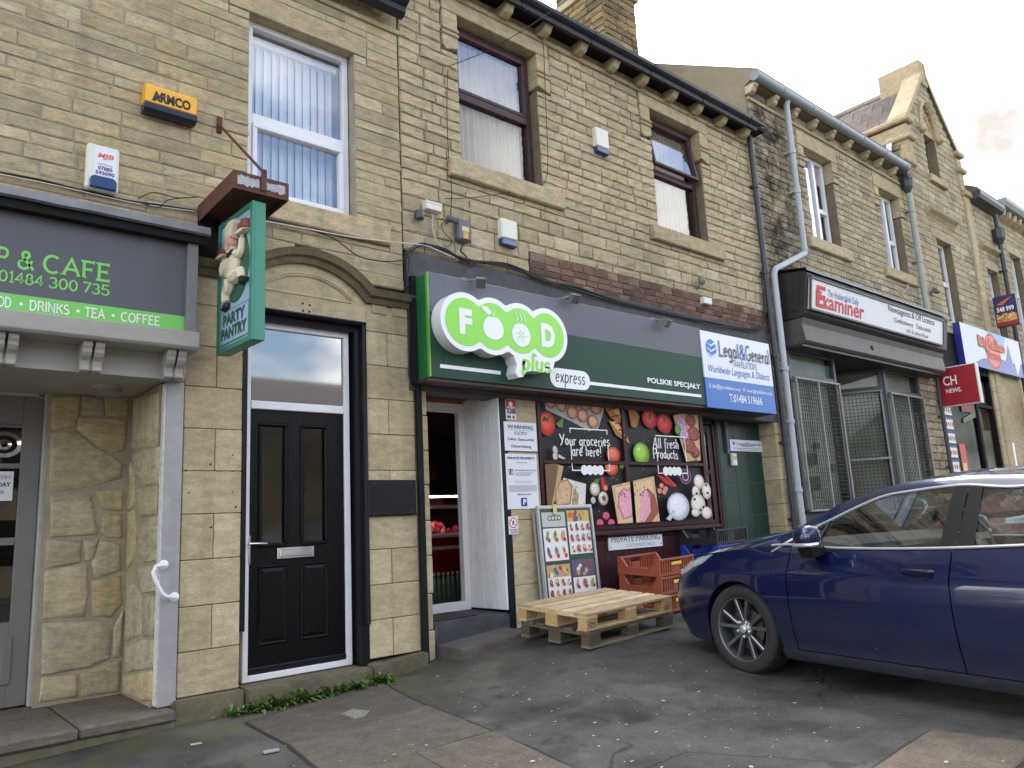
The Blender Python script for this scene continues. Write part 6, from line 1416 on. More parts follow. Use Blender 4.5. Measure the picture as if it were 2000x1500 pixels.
# raised logo
LYf = FY-.15
cs = [A(px, py, LYf) for px, py in ((909, 627), (963, 637), (1017, 647), (1069, 655))]
xc = [c.x for c in cs]; zc_ = sum(c.z for c in cs)/4; 
def cloud(R_, n=72):
    x0_, x1_ = xc[0]-R_, xc[-1]+R_; X = [x0_+(x1_-x0_)*(.5-.5*cos(pi*i/n)) for i in range(n+1)]
    T = [max(sqrt(max(0, R_*R_-(x-c)**2)) for c in xc) for x in X]
    return [(x, zc_-t) for x, t in zip(X, T)] + [(x, zc_+t) for x, t in list(zip(X, T))[::-1][1:-1]]
M_logow = pm('white_acrylic', rgb(238, 240, 244), .3, var=.02)
lg = MB().pxz(cloud(.285), LYf, FY-.002).build('logo_box', M_logow, fs, smooth=40)
MB().pxz(cloud(.232), LYf-.004, LYf-.001).build('lime_face', M_limeb, lg)
def lp2(px, py): p = A(px, py, LYf-.006); return p
txt('F', lg, M_logow, (xc[0]-.075, LYf-.0065, zc_-.125), w=.15, h=.25, bold=.055); txt('D', lg, M_logow, (xc[3]-.09, LYf-.0065, zc_-.13), w=.19, h=.25, bold=.055)
pl = Plane2((0, LYf-.005, 0), parent=lg)
ax, az = xc[1]+.0, zc_-.015
pl.poly([(ax+.125*cos(t)*(1-.12*sin(t)), az+.12*sin(t)-.018*math.exp(-((t-pi/2)/.35)**2)) for t in np.linspace(0, 2*pi, 28)[:-1]], M_logow); pl.poly([(ax, az+.11), (ax+.012, az+.11), (ax+.03, az+.165), (ax+.018, az+.168)], M_logow)
pl.poly([(ax-.01, az+.145), (ax-.05, az+.12), (ax-.12, az+.165), (ax-.14, az+.2), (ax-.07, az+.2)], M_logow)
bx_, bz_ = xc[2], zc_-.045; pl.poly(ell(bx_, bz_, .12, .12, 0, 26), M_logow)
for k in range(6):
    a = radians(60*k+15); P = [(bx_+r*.1*cos(a+r*.8)+w*sin(a), bz_+r*.1*sin(a+r*.8)-w*cos(a)) for r, w in ((.1, .004), (.5, .007), (1.0, .002), (1.0, -.002), (.5, -.007), (.1, -.004))]; pl.poly(P, M_limeb)
for k in (-1, 0, 1):
    x = bx_+k*.05; P = [(x+.01*sin(t*5), bz_+.14+t*.09) for t in np.linspace(0, 1, 7)]; pl.poly([(p[0]-.006, p[1]) for p in P]+[(p[0]+.006, p[1]) for p in P[::-1]], M_logow)
pl.flush('icons')
# plus bubble
b0 = A(1043, 712, LYf); 
bub = [(1003, 678), (1020, 690), (1045, 696), (1078, 700), (1083, 708), (1080, 722), (1062, 727), (1040, 724), (1028, 726), (1022, 736), (1012, 737), (1007, 728), (1010, 712), (1005, 700)]
B = []
for i, (px, py) in enumerate(bub):
    q = bub[(i+1) % len(bub)]; p = A(px, py, LYf); r = A((px+q[0])/2, (py+q[1])/2, LYf); B += [(p.x, p.z), (r.x, r.z)]
MB().pxz(B, LYf-.0006, FY-.003).build('plus_bubble', M_logow, fs)
p0, p1 = A(1018, 722, LYf), A(1076, 726, LYf)
strokes('plus', fs, M_limeb, (p0.x, LYf-.003, A(1045, 722, LYf).z-.01), .17, p1.x-p0.x, width=.17, shear=.12, taper=True)
# express pill, lines, Polish lettering
e0, e1 = A(1074, 738, FY), A(1152, 744, FY); ez = (A(1113, 724, FY).z+A(1113, 757, FY).z)/2; eh = .105
pl = Plane2((0, FY-.001, 0), parent=fs)
pl.poly(ell(e0.x+eh, ez, eh, eh, 0, 12, 90, 270)+ell(e1.x-eh, ez, eh, eh, 0, 12, -90, 90), M_logow)
l0, l1 = A(1152, 743, FY), A(1369, 768, FY); zl_ = ez-.02; pl.rect(l0.x-.02, zl_-.018, l1.x, zl_+.018, M_logow)
l0, l1 = A(859, 708, FY), A(977, 720, FY); pl.flush('express_pill'); pl.rect(l0.x, zl_-.018, l1.x, zl_+.018, M_logow); pl.flush('white_line')
strokes('express', fs, flat((52, 70, 60)), (e0.x+.08, FY-.004, ez-.045), .15, (e1.x-e0.x)-.16, width=.10, shear=.15, taper=True)
p0, p1 = A(1265, 750, FY), A(1368, 762, FY); zt2 = A(1318, 744, FY).z; zb2 = A(1318, 757, FY).z
txt('POLSKIE SPECJAŁY', fs, M_logow, (p0.x, FY-.003, zb2), w=p1.x-p0.x, h=zt2-zb2, bold=.025)
# floodlights on the fascia
M_flood = pm('aged_aluminium', rgb(132, 130, 122), .5, metal=.3, var=.2, dirt=.3, ds=20)
for i, (px, py, lab) in enumerate(((938, 549, 'grey floodlight over the raised FOOD logo'), (1122, 580, 'grey floodlight over the middle of the grocery sign'), (1302, 628, 'grey floodlight over the Polish lettering on the grocery sign'))):
    p = A(px, py, FY-.10); t = thing('floodlight', lab, 'floodlight', p, 'floodlights along the grocery sign')
    R_ = Matrix.Translation(p) @ Matrix.Rotation(radians(-28+i*18), 4, 'Z') @ Matrix.Rotation(radians(35), 4, 'X')
    mb = MB(); mb.hexa([R_ @ Vector(v) for v in ((-.055, -.04, -.07), (.055, -.04, -.07), (.04, .05, -.04), (-.04, .05, -.04), (-.055, -.04, .04), (.055, -.04, .04), (.04, .05, .03), (-.04, .05, .03))]); hd = mb.build('housing', M_flood, t, bevel=.006)
    mb = MB(); mb.add([R_ @ Vector(v) for v in ((-.045, -.0415, -.06), (.045, -.0415, -.06), (.045, -.0415, .03), (-.045, -.0415, .03))], [(0, 1, 2, 3)]); mb.build('lens', pm('lamp_lens', rgb(88, 92, 92), .1), hd, fixn=False)
    mb = MB().bar(R_ @ Vector((-.03, .03, 0)), (p.x-.07, FY+.06, fz1+.03), .03, .02); mb.bar((p.x-.14, FY+.05, fz1+.02), (p.x-.02, FY+.05, fz1+.02), .05, .03); mb.build('arm', M_flood, t)
# ================================================================== translation office sign
ls = thing('office_sign', 'white and blue translation office sign at the right end of the fascia', 'sign', (9, FY, 3.1))
lx0, lx1 = fx1+.004, A(1507, 740, FY).x; lz1 = A(1434, 659, FY).z; lz0 = A(1446, 802, FY).z; lzm = A(1442, 746, FY).z; LY2 = FY-.015
M_bluep = pm('blue_vinyl', rgb(26, 104, 190), .3, var=.03); M_navy = flat((44, 60, 120)); M_dgrey = flat((84, 86, 96))
bx('white_panel', pm('white_gloss_panel', rgb(226, 230, 240), .22, var=.02), ls, lx0, lx1, LY2, LY2+.03, lzm, lz1); bx('blue_panel', M_bluep, ls, lx0, lx1, LY2, LY2+.03, lz0, lzm-.001)
bx('back_frame', M_blackm, ls, lx0, lx1-.02, LY2+.031, YF-.03, lz0+.02, lz1-.02)
W_, H_ = lx1-lx0, lz1-lz0
pl = Plane2((lx0, LY2-.001, lz0), parent=ls)
ocx, ocz, orr = .20, H_-.22, .115
pl.poly(ell(ocx, ocz, orr, orr*1.05, 0, 26), flat((70, 130, 200)))
for k, (a, b) in enumerate(((.75, .25), (.1, -.35), (-.55, -.85))): pl.poly([(ocx-orr*.9, ocz+orr*a*.9), (ocx, ocz+orr*(a-.35)), (ocx+orr*.9, ocz+orr*(a+.1)), (ocx+orr*.85, ocz+orr*(a-.15)), (ocx, ocz+orr*(a-.55)), (ocx-orr*.85, ocz+orr*(a-.1))], flat((224, 232, 244)))
pl.flush('globe')
strokes('Legal', ls, M_dgrey, (lx0+.36, LY2-.010, lz1-.30), .20, .46, width=.13, serif=.10); strokes('&', ls, M_bluep, (lx0+.84, LY2-.010, lz1-.30), .20, .14, width=.14); strokes('General', ls, M_dgrey, (lx0+.99, LY2-.010, lz1-.30), .20, W_-1.03, width=.13, serif=.10)
strokes('TRANSLATIONS', ls, M_navy, (lx0+.66, LY2-.003, lz1-.42), .085, .58, width=.11, serif=.1)
txt('Worldwide Languages & Dialects', ls, flat((74, 110, 180)), (lx0+.10, LY2-.003, lzm+.045), w=W_-.18, h=.13, shear=.35)
txt('E: info@lgtranslations.co.uk   W: www.lgtranslations.co.uk', ls, M_wprint, (lx0+.08, LY2-.003, lzm-.15), w=W_-.14, h=.075, bold=.01); txt('T:01484 519666', ls, M_wprint, (lx0+.5, LY2-.003, lz0+.10), w=.78, h=.11, bold=.015)
# ================================================================== wall notices
def notice(name, label, pa, pb, Y, mat=None, d=.006, cat='notice'):
    a, b = A(*pa, Y), A(*pb, Y); t = thing(name, label, cat, (a.x, Y, b.z)); bx('plate', mat or pm('white_plate', rgb(226, 229, 236), .35, var=.03, dirt=.1, ds=6, dirtc=rgb(170, 168, 160)), t, a.x, b.x, Y-d, Y, b.z, a.z, .001)
    pl = Plane2((a.x, Y-d, b.z), parent=t); return t, pl, b.x-a.x, a.z-b.z
NY = YF-.004
t, pl, w, h = notice('alarm_sticker', 'small red and white alarm sticker above the CCTV notice', (986, 781), (1008, 820), NY)
pl.rect(0, h*.52, w, h, flat((200, 40, 44))); pl.poly(ell(w/2, h*.8, .03, .03, 0, 5), M_wprint); pl.rect(w*.1, h*.06, w*.45, h*.2, flat((90, 90, 90))); pl.rect(w*.6, h*.05, w*.85, h*.2, flat((110, 110, 110))); pl.flush('print')
txt('verisure', t, M_wprint, pl.pt(.012, h*.56, .004), w=w-.024, h=.03, bold=.02); txt('ALARM', t, flat((30, 30, 32)), pl.pt(.012, h*.28, .004), w=w-.024, h=.055, bold=.02)
t, pl, w, h = notice('warning_notice', 'white CCTV warning notice with navy lettering', (983, 823), (1049, 882), NY-.003)
M_nav2 = flat((46, 52, 110))
for s_, v, hh, ww in (('WARNING', .77, .13, .80), ('CCTV', .56, .11, .40), ('24hr Security', .33, .12, .84), ('Operating', .09, .12, .62)): txt(s_, t, M_nav2, pl.pt(w/2-w*ww/2, h*v, .003), w=w*ww, h=h*hh, bold=.012)
pl.rect(w*.1, h*.72, w*.9, h*.73, M_nav2); pl.flush('rule')
t, pl, w, h = notice('parking_notice', 'tall white private property parking notice under the CCTV warning', (986, 886), (1053, 993), NY-.002)
M_blk2 = flat((40, 40, 46)); txt('PRIVATE PROPERTY', t, M_blk2, pl.pt(w*.06, h*.90, .003), w=w*.88, h=h*.045, bold=.02); txt('PARKING ENFORCED', t, flat((110, 110, 116)), pl.pt(w*.32, h*.83, .003), w=w*.36, h=h*.018)
txt('AUTHORISED VEHICLES ONLY', t, M_blk2, pl.pt(w*.27, h*.685, .003), w=w*.70, h=h*.03)
pl.rect(w*.08, h*.62, w*.22, h*.72, M_blk2); pl.rect(w*.1, h*.635, w*.2, h*.70, M_wprint); pl.poly(ell(w*.14, h*.67, .012, .02), M_blk2)
for k in range(4): pl.rect(w*.27, h*(.655-.018*k), w*(.85-.04*k), h*(.661-.018*k), flat((150, 150, 154)))
for k in range(2): pl.rect(w*.25, h*(.50-.03*k), w*.78, h*(.505-.03*k), flat((160, 160, 164)))
for k in range(6): pl.rect(w*.06, h*(.42-.02*k), w*.94, h*(.428-.02*k), flat((178, 178, 182)))
pl.rect(w*.42, h*.05, w*.60, h*.20, flat((32, 62, 140))); pl.flush('print'); txt('P', t, M_wprint, pl.pt(w*.46, h*.075, .012), w=w*.10, h=h*.10, bold=.03); txt('0845 463 5050', t, M_blk2, pl.pt(w*.32, h*.25, .003), w=w*.42, h=h*.025, bold=.01)
t, pl, w, h = notice('no_dogs_notice', 'small no dogs notice with a red ring below the parking notice', (992, 1009), (1012, 1043), NY)
R_ = w*.42; pl.poly(ell(w/2, h*.64, R_, R_, 0, 24), flat((204, 44, 50))); pl.poly(ell(w/2, h*.64, R_*.8, R_*.8, 0, 24), M_wprint)
pl.poly([(w*.36, h*.5), (w*.42, h*.72), (w*.5, h*.8), (w*.64, h*.72), (w*.56, h*.66), (w*.6, h*.5), (w*.53, h*.5), (w*.5, h*.6), (w*.44, h*.5)], flat((34, 34, 36))); pl.poly([(w*.2, h*.78), (w*.25, h*.81), (w*.8, h*.5), (w*.75, h*.47)], flat((204, 44, 50))); pl.flush('symbol')
txt('NO DOGS', t, M_blk2, pl.pt(w*.12, h*.2, .004), w=w*.76, h=h*.09, bold=.02); txt('ALLOWED', t, M_blk2, pl.pt(w*.12, h*.06, .004), w=w*.76, h=h*.09, bold=.02)
t, pl, w, h = notice('office_plate', 'small white translation office plate on the dark green tiles', (1424, 858), (1489, 883), 6.195)
strokes('Legal&General', t, M_dgrey, pl.pt(w*.22, h*.52, .003), h*.26, w*.72, width=.13, serif=.08); pl.poly(ell(w*.12, h*.66, h*.16, h*.16), flat((70, 130, 200))); pl.rect(w*.35, h*.40, w*.75, h*.45, M_navy); pl.rect(w*.12, h*.22, w*.9, h*.28, flat((120, 146, 196))); pl.rect(w*.2, h*.1, w*.8, h*.13, M_dgrey); pl.flush('print')
p = A(1431, 898, 6.19); t = thing('entry_buzzer', 'cream door entry buzzer below the white office plate', 'buzzer', p); bx('case', M_plast, t, p.x-.06, p.x+.06, 6.15, 6.199, p.z-.09, p.z+.09, .012); bx('speaker_slot', pm('yellow_label', rgb(196, 190, 110), .5), t, p.x-.035, p.x+.035, 6.147, 6.151, p.z+.0, p.z+.05); MB().lathe([(.012, 0), (.012, -.006)], (p.x, 6.15, p.z-.045), 'y', 10).build('button', M_steel, t)
o = bx('conduit', M_gplast, None, A(1417, 850, 6.19).x-.02, A(1417, 850, 6.19).x+.02, 6.16, 6.199, A(1424, 885, 6.19).z, 2.66); tag(o, 'grey vertical conduit beside the office doorway buzzer', 'conduit')
# private parking board on the stallriser
a, b = A(1187, 1046, YF-.03), A(1294, 1064, YF-.03)
t = thing('parking_board', 'white private parking board on the maroon panelling behind the crates', 'sign', (a.x, YF-.03, b.z)); z1_ = A(1240, 1040, YF-.03).z; z0_ = A(1240, 1071, YF-.03).z
bx('plate', MATS['white_plate'], t, a.x, b.x, YF-.035, YF-.02, z0_, z1_, .002); hh = z1_-z0_; ww = b.x-a.x
txt('PRIVATE PARKING', t, flat((120, 126, 136)), (a.x+ww*.05, YF-.037, z0_+hh*.45), w=ww*.9, h=hh*.42, bold=.008); txt('CUSTOMERS ONLY', t, flat((150, 154, 160)), (a.x+ww*.3, YF-.037, z0_+hh*.12), w=ww*.55, h=hh*.2)
for x in (a.x+.03, b.x-.03):
    for z in (z0_+.03, z1_-.03): MB().lathe([(.007, 0), (.007, -.003)], (x, YF-.035, z), 'y', 8).build('screw', M_gplast, t)
# ================================================================== alarm boxes and other boxes on the walls
def abox(name, label, px0, py0, px1, py1, dep, mat, group=None):
    a = A(px0, py0, YF-dep*.5); b = A(px1, py1, YF-dep*.5); t = thing(name, label, 'alarm box', (a.x, YF, b.z), group); return t, a.x, b.x, b.z, a.z
a, b = A(284, 158, YF-.10), A(384, 215, YF-.10); zt2 = A(330, 174, YF-.10).z; zb2 = A(330, 226, YF-.10).z
t = thing('alarm_box', 'yellow Armco alarm box with dark base high on the left wall', 'alarm box', (a.x, YF, zb2))
MB().pyz([(YF-.005, zb2+.065), (YF-.11, zb2+.065), (YF-.11, zt2-.02), (YF-.09, zt2), (YF-.005, zt2)], a.x, b.x).build('cover', pm('yellow_plastic', rgb(240, 176, 42), .4, var=.06), t, bevel=.008)
MB().pyz([(YF-.005, zb2), (YF-.07, zb2-.012), (YF-.115, zb2+.01), (YF-.118, zb2+.062), (YF-.005, zb2+.062)], a.x-.003, b.x+.003).build('lens', pm('smoked_lens', rgb(34, 38, 52), .2), t, bevel=.006)
hz = zt2-zb2-.09; txt('ARMCO', t, flat((28, 24, 22)), (a.x+.05, YF-.1125, zb2+.085), w=(b.x-a.x)-.1, h=hz*.62, bold=.045, shear=-.0)
pl = Plane2((a.x, YF-.1115, zb2), parent=t); pl.poly([(.045, .085), (.075, .085), (.15, .085+hz*.62), (.13, .085+hz*.62)], flat((28, 24, 22))); pl.flush('mark')
a, b = A(176, 283, YF-.06), A(230, 373, YF-.06); zt2 = A(203, 286, YF-.06).z; zb2 = A(203, 374, YF-.06).z
t = thing('alarm_box', 'cream electrician alarm box with blue lens above the cafe sign', 'alarm box', (a.x, YF, zb2)); w = b.x-a.x
bx('cover', M_plast, t, a.x-.02, b.x, YF-.075, YF-.004, zb2, zt2, .015); pc = bx('label_face', MATS['white_plate'], t, a.x+.03, b.x-.02, YF-.0765, YF-.074, zb2+.11, zt2-.03)
MB().pxz([(a.x+.005, zb2+.005), (b.x-.015, zb2+.005), (b.x-.015, zb2+.075), (b.x-.035, zb2+.10), (a.x+.025, zb2+.10), (a.x+.005, zb2+.075)], YF-.10, YF-.07).build('lens', M_bplast, t, bevel=.008)
txt('07885', t, M_navy, (a.x+.055, YF-.078, zb2+.155), w=w-.1, h=.03, bold=.03); txt('595090', t, M_navy, (a.x+.04, YF-.078, zb2+.118), w=w-.07, h=.03, bold=.03); txt('MJB', t, flat((230, 120, 90)), (a.x+.05, YF-.078, zt2-.115), w=w-.09, h=.05, bold=.04, shear=.2); txt('ELECTRICAL', t, M_dgrey, (a.x+.055, YF-.078, zb2+.195), w=w-.1, h=.014)
for lab, q in (('cream alarm box with blue base between the upper brown windows', (1160, 251, 1188, 305)), ('cream alarm box with blue base just above the grocery sign', (975, 428, 1009, 486))):
    a, b = A(q[0], q[1], YF-.05), A(q[2], q[3], YF-.05); xm_ = (q[0]+q[2])/2; zt2 = A(xm_, q[1]+3, YF-.05).z; zb2 = A(xm_, q[3]-5, YF-.05).z
    t = thing('alarm_box', lab, 'alarm box', (a.x, YF, zb2), 'cream alarm boxes on the grocery front')
    bx('cover', M_plast, t, a.x, b.x, YF-.085, YF-.004, zb2+.075, zt2, .012); bx('lens', M_bplast, t, a.x+.004, b.x-.004, YF-.08, YF-.004, zb2, zb2+.074, .01)
a, b = A(891, 428, YF-.04), A(917, 476, YF-.04); t = thing('meter_box', 'grey utility box with yellow and orange stickers among the cables', 'utility box', (a.x, YF, b.z))
bx('case', M_gplast, t, a.x-.02, b.x, YF-.09, YF-.004, b.z, a.z, .018); bx('sticker', flat((206, 200, 150)), t, a.x+.03, b.x-.04, YF-.092, YF-.089, b.z+.10, b.z+.15); bx('sticker', flat((214, 160, 60)), t, a.x+.045, b.x-.05, YF-.093, YF-.0895, b.z+.02, b.z+.095)
a, b = A(828, 393, YF-.04), A(859, 417, YF-.04); o = thing('junction_box', 'cream junction box beside the black dome sensor over the seam', 'junction box', (a.x, YF, b.z)); bx('case', M_plast, o, a.x, b.x, YF-.08, YF-.004, b.z, a.z, .006); bx('lid_lip', M_plast, o, a.x-.004, b.x+.004, YF-.085, YF-.06, a.z-.02, a.z+.002, .003)
p = A(819, 420, YF-.08); t = thing('dome_sensor', 'dark dome sensor on the wall left of the cream junction box', 'sensor', p)
MB().lathe([(.02, -.055), (.045, -.04), (.055, 0), (.045, .04), (.02, .052)], (p.x, p.y, p.z), 'z', 16).build('dome', pm('dark_sensor', rgb(70, 72, 76), .35), t, smooth=True); MB().bar((p.x, p.y, p.z), (p.x+.02, YF, p.z+.02), .03, .03).build('arm', M_gplast, t)
p = A(881, 430, YF-.1); t = thing('wall_camera', 'small grey camera on the wall above the grey utility box', 'camera', p)
MB().bar((p.x-.04, p.y+.02, p.z+.03), (p.x+.05, p.y-.06, p.z-.03), .05, .05).build('body', pm('camera_grey', rgb(74, 78, 84), .4), t, bevel=.01); MB().bar((p.x, p.y, p.z), (p.x, YF, p.z), .02, .02).build('arm', M_gplast, t)
p = A(1371, 550, YF-.09); t = thing('security_light', 'grey security sensor lamp above the brick band on the right', 'sensor', p)
MB().lathe([(.03, -.06), (.05, -.03), (.052, .02), (.04, .055), (.015, .065)], (p.x, p.y, p.z+.02), 'z', 16).build('head', pm('sensor_grey', rgb(120, 120, 116), .4), t, smooth=True); MB().bar((p.x-.03, p.y+.02, p.z-.05), (p.x-.05, YF, p.z-.1), .03, .03).bar((p.x, p.y, p.z), (p.x-.04, p.y+.03, p.z-.08), .03, .03).build('arm', M_gplast, t)
a, b = A(1370, 580, YF-.04), A(1387, 597, YF-.04); o = bx('junction_box', M_plast, None, a.x, b.x, YF-.08, YF-.004, b.z, a.z, .008); tag(o, 'small cream junction box on the brick band under the sensor lamp', 'junction box')
p = A(1829, 568, YF-.12); o = MB().lathe([(.05, -.12), (.06, -.1), (.06, .06), (.05, .08)], (p.x, p.y, p.z), 'x', 12).build('wall_lamp', pm('old_lamp', rgb(110, 108, 102), .5), None, smooth=40); tag(o, 'weathered grey cylinder lamp on the gabled building wall', 'lamp')
MB().bar((p.x, p.y, p.z), (p.x, YF, p.z), .03, .03).build('arm', M_gplast, o)
# ================================================================== cables
def smooth_path(P, n=6):
    P = [Vector(p) for p in P]; out = []
    for i in range(len(P)-1):
        p0 = P[max(i-1, 0)]; p1 = P[i]; p2 = P[i+1]; p3 = P[min(i+2, len(P)-1)]
        for k in range(n):
            t_ = k/n; out.append(.5*((2*p1)+(p2-p0)*t_+(2*p0-5*p1+4*p2-p3)*t_*t_+(3*p1-p0-3*p2+p3)*t_**3))
    return out+[P[-1]]
def cable(name, label, pts, r, mat, Y=YF-.02, n=6, jit=0, seed=0, group=None, Ys=None):
    rnd = random.Random(seed); P = []
    for i, (px, py) in enumerate(pts):
        p = A(px+rnd.uniform(-jit, jit), py+rnd.uniform(-jit, jit), (Ys[i] if Ys else Y)+rnd.uniform(-.01, .0)*(1 if jit else 0)); P.append(p)
    o = MB().tube(smooth_path(P), r, n).build('cable', mat, None, smooth=True); o.name = name; tag(o, label, 'cable', group); return o
base = [(797, 560), (795, 510), (803, 490), (830, 479), (868, 488), (905, 506), (950, 512), (1000, 521), (1060, 545), (1120, 562), (1200, 585), (1300, 612), (1400, 633), (1470, 643), (1489, 632), (1493, 600), (1488, 535)]
for k in range(6):
    sub = base if k < 2 else base[1+k % 3:len(base)-1-(k % 4)]
    cable('cable', 'black cable in the sagging bundle along the grocery front', sub, .007+.003*(k == 0), M_cable, YF-.05, 6, 4.5 if k else 1.5, 70+k, 'black cable bundle over the grocery sign')
cable('cable', 'white cable strung from the hanging cafe sign to the grocery seam', [(518, 432), (600, 447), (680, 462), (760, 472), (828, 479), (850, 487), (880, 500)], .006, M_cablew, YF-.06)
cable('cable', 'thin white cable drooping from the cream junction box', [(846, 418), (845, 445), (852, 470), (866, 484)], .005, M_cablew, YF-.04)
cable('cable', 'black cable sagging under the cafe upper window sill', [(518, 428), (590, 445), (650, 465), (700, 500), (745, 510), (785, 508), (795, 495)], .005, M_cable, YF-.05)
cable('cable', 'black and white cable run above the cafe sign', [(0, 337), (80, 352), (160, 372), (250, 392), (320, 402), (385, 412)], .009, M_cable, YF-.02)
cable('cable', 'thin white cable clipped under the black run over the cafe sign', [(0, 340), (90, 358), (170, 376), (260, 396), (330, 406), (383, 413)], .004, M_cablew, YF-.035)
cable('cable', 'loose black loop of cable beside the hanging cafe sign', [(270, 388), (300, 376), (345, 386), (385, 385), (330, 390), (310, 405), (275, 396)], .004, M_cable, YF-.04)
cable('cable', 'thin black cable falling left of the brown window to the utility box', [(875, 135), (873, 210), (876, 300), (882, 370), (880, 424)], .004, M_cable, YF-.03)
cable('cable', 'thin black cable looping round the right side of the brown window', [(1057, 62), (1062, 100), (1065, 180), (1068, 250), (1070, 320), (1064, 355), (1040, 368), (930, 385), (868, 388)], .004, M_cable, YF-.06)
cable('cable', 'overhead wire running from the wall bracket up past the gutter', [(875, 130), (950, 100), (1020, 60), (1083, 18), (1160, -40)], .004, M_cable, Ys=[YF-.05, 5.4, 5.0, 4.6, 4.0])
cable('cable', 'black cable dropping down the seam beside the arched hood', [(797, 560), (799, 620), (799, 690), (799, 735)], .009, M_cable, YF-.03)
cable('cable', 'slack black cable beside the left end of the grocery sign', [(800, 600), (806, 640), (815, 690), (824, 735)], .004, M_cable, YF-.03)
cable('cable', 'black cables hanging below the grey utility box', [(905, 476), (900, 490), (910, 500), (920, 520), (930, 512)], .008, M_cable, YF-.05)
cable('cable', 'thin cable loop hanging below the wall camera', [(868, 432), (862, 440), (868, 455), (882, 470), (876, 482), (866, 478)], .004, M_cable, YF-.04)
cable('cable', 'thin pale wire dangling beside the newsagent upper window', [(1757, 533), (1770, 545), (1773, 560), (1764, 572), (1756, 568)], .006, M_cablew, YF-.05)
cable('cable', 'black cable hanging from the party sign', [(474, 690), (476, 705), (478, 725), (474, 740)], .005, M_cable, 5.8)
# black trunking beside the entrance
t = thing('trunking', 'black vertical trunking at the seam left of the grocery entrance', 'trunking', (3.93, YF, .15)); bx('channel', M_black, t, 3.918, 3.968, YF-.055, YF-.004, .12, A(805, 732, YF).z, .005); bx('lip', M_blackm, t, 3.926, 3.96, YF-.062, YF-.05, .13, A(805, 732, YF).z-.02)
# ================================================================== hanging cafe sign with rusty canopy
X0 = A(386, 415, YF).x; ks = AX(456, 333, X0); yc = max(ks.y, 5.15); 
xr_ = A(564, 362, yc).x; zt2 = A(456, 331, yc).z; zb2 = A(456, 366, yc).z
hc = thing('sign_canopy', 'rusty iron canopy box held by a stay rod above the hanging cafe sign', 'canopy', (X0, YF, zb2))
mb = MB(); mb.box(X0, xr_, yc, yc+.012, zb2, zt2).box(X0, X0+.012, yc+.012, YF, zb2, zt2).box(xr_-.012, xr_, yc+.012, YF, zb2, zt2).box(X0+.012, xr_-.012, yc+.012, YF, zb2+.05, zb2+.058); mb.build('tray', M_rust, hc)
M_flake = pm('flaking_grey_paint', rgb(168, 172, 176), .7, var=.3, vs_=16)
rnd = random.Random(3)
for xa, xb in ((X0+.03, X0+(xr_-X0)*.46), (X0+(xr_-X0)*.58, xr_-.03)):
    P = []
    for i in range(14):
        tt = i/13; P.append((xa+(xb-xa)*tt, zb2+.03+rnd.uniform(0, .02)))
    Q = [(x, zt2-.02-rnd.uniform(0, .02)) for x, _ in P[::-1]]
    MB().add([(x, yc-.0015, z) for x, z in P+Q], [tuple(range(28))]).build('paint_remnant', M_flake, hc, fixn=False)
wp = A(427, 248, YF); ep = A(515, 338, yc)
MB().tube([(wp.x, YF-.03, wp.z), (ep.x, yc-.01, zt2+.03)], .012, 8).build('stay_rod', M_rust, hc); bx('wall_plate', M_rust, hc, wp.x-.02, wp.x+.02, YF-.03, YF, wp.z-.06, wp.z+.08, .003); bx('clamp', M_rust, hc, ep.x-.02, ep.x+.02, yc-.012, yc+.0, zb2+.03, zt2+.06)
bx('wall_board', M_blackm, hc, X0+.0, xr_-.25, YF-.03, YF-.004, zb2-.32, zb2+.05)
hs = thing('hanging_sign', 'green hanging cafe sign with a chef in relief, lettered PARTY PANTRY', 'sign', (X0+.1, 5.6, 2.9))
yi, yo = 5.84, yc+.04
pi_ = A(428, 445, yi); po = A(494.7, 390.7, yo); pib = A(421, 699, yi); pob = A(484, 661, yo)
zt2 = po.z; zb2 = pob.z; 
O = Vector((pi_.x, yi, zb2)); Rv = Vector((po.x-pi_.x, yo-yi, 0)); Wd = Rv.length; Rv.normalize(); Hs = zt2-zb2
thk = (A(518.7, 396, yo).x-po.x); thk = min(max(thk, .1), .2); Nn = Rv.cross(Vector((0, 0, 1)))   # faces the camera side
M_sgreen = pm('green_sign_paint', rgb(62, 138, 116), .4, var=.08, dirt=.12, ds=8, dirtc=rgb(90, 150, 130)); M_sblue = pm('pale_blue_paint', rgb(158, 182, 206), .5, var=.06); M_cream = pm('cream_relief', rgb(222, 212, 184), .6, var=.1); M_pink = pm('pink_relief', rgb(214, 160, 146), .6); M_bootb = pm('black_relief', rgb(36, 36, 42), .5); M_choc = pm('brown_relief', rgb(140, 70, 62), .6); M_dgreen = pm('dark_green_relief', rgb(50, 92, 74), .5)
def hp_(u, v, d): return O+Rv*(u*Wd)+Vector((0, 0, v*Hs))+Nn*d
mb = MB(); 
def hbox(u0, u1, v0, v1, d0, d1): 
    return [hp_(u0, v0, d1), hp_(u1, v0, d1), hp_(u1, v0, d0), hp_(u0, v0, d0), hp_(u0, v1, d1), hp_(u1, v1, d1), hp_(u1, v1, d0), hp_(u0, v1, d0)]
mb.hexa(hbox(0, 1, 0, 1, -thk, -.012)); mb.build('cabinet', M_sgreen, hs, bevel=.004)
mb = MB()
for u0, u1, v0, v1 in ((0, 1, 0, .035), (0, 1, .965, 1), (0, .07, .035, .965), (.93, 1, .035, .965)): mb.hexa(hbox(u0, u1, v0, v1, -.012, .004))
mb.build('rim', M_sgreen, hs); MB().hexa(hbox(.07, .93, .035, .965, -.013, -.008)).build('face', M_sblue, hs)
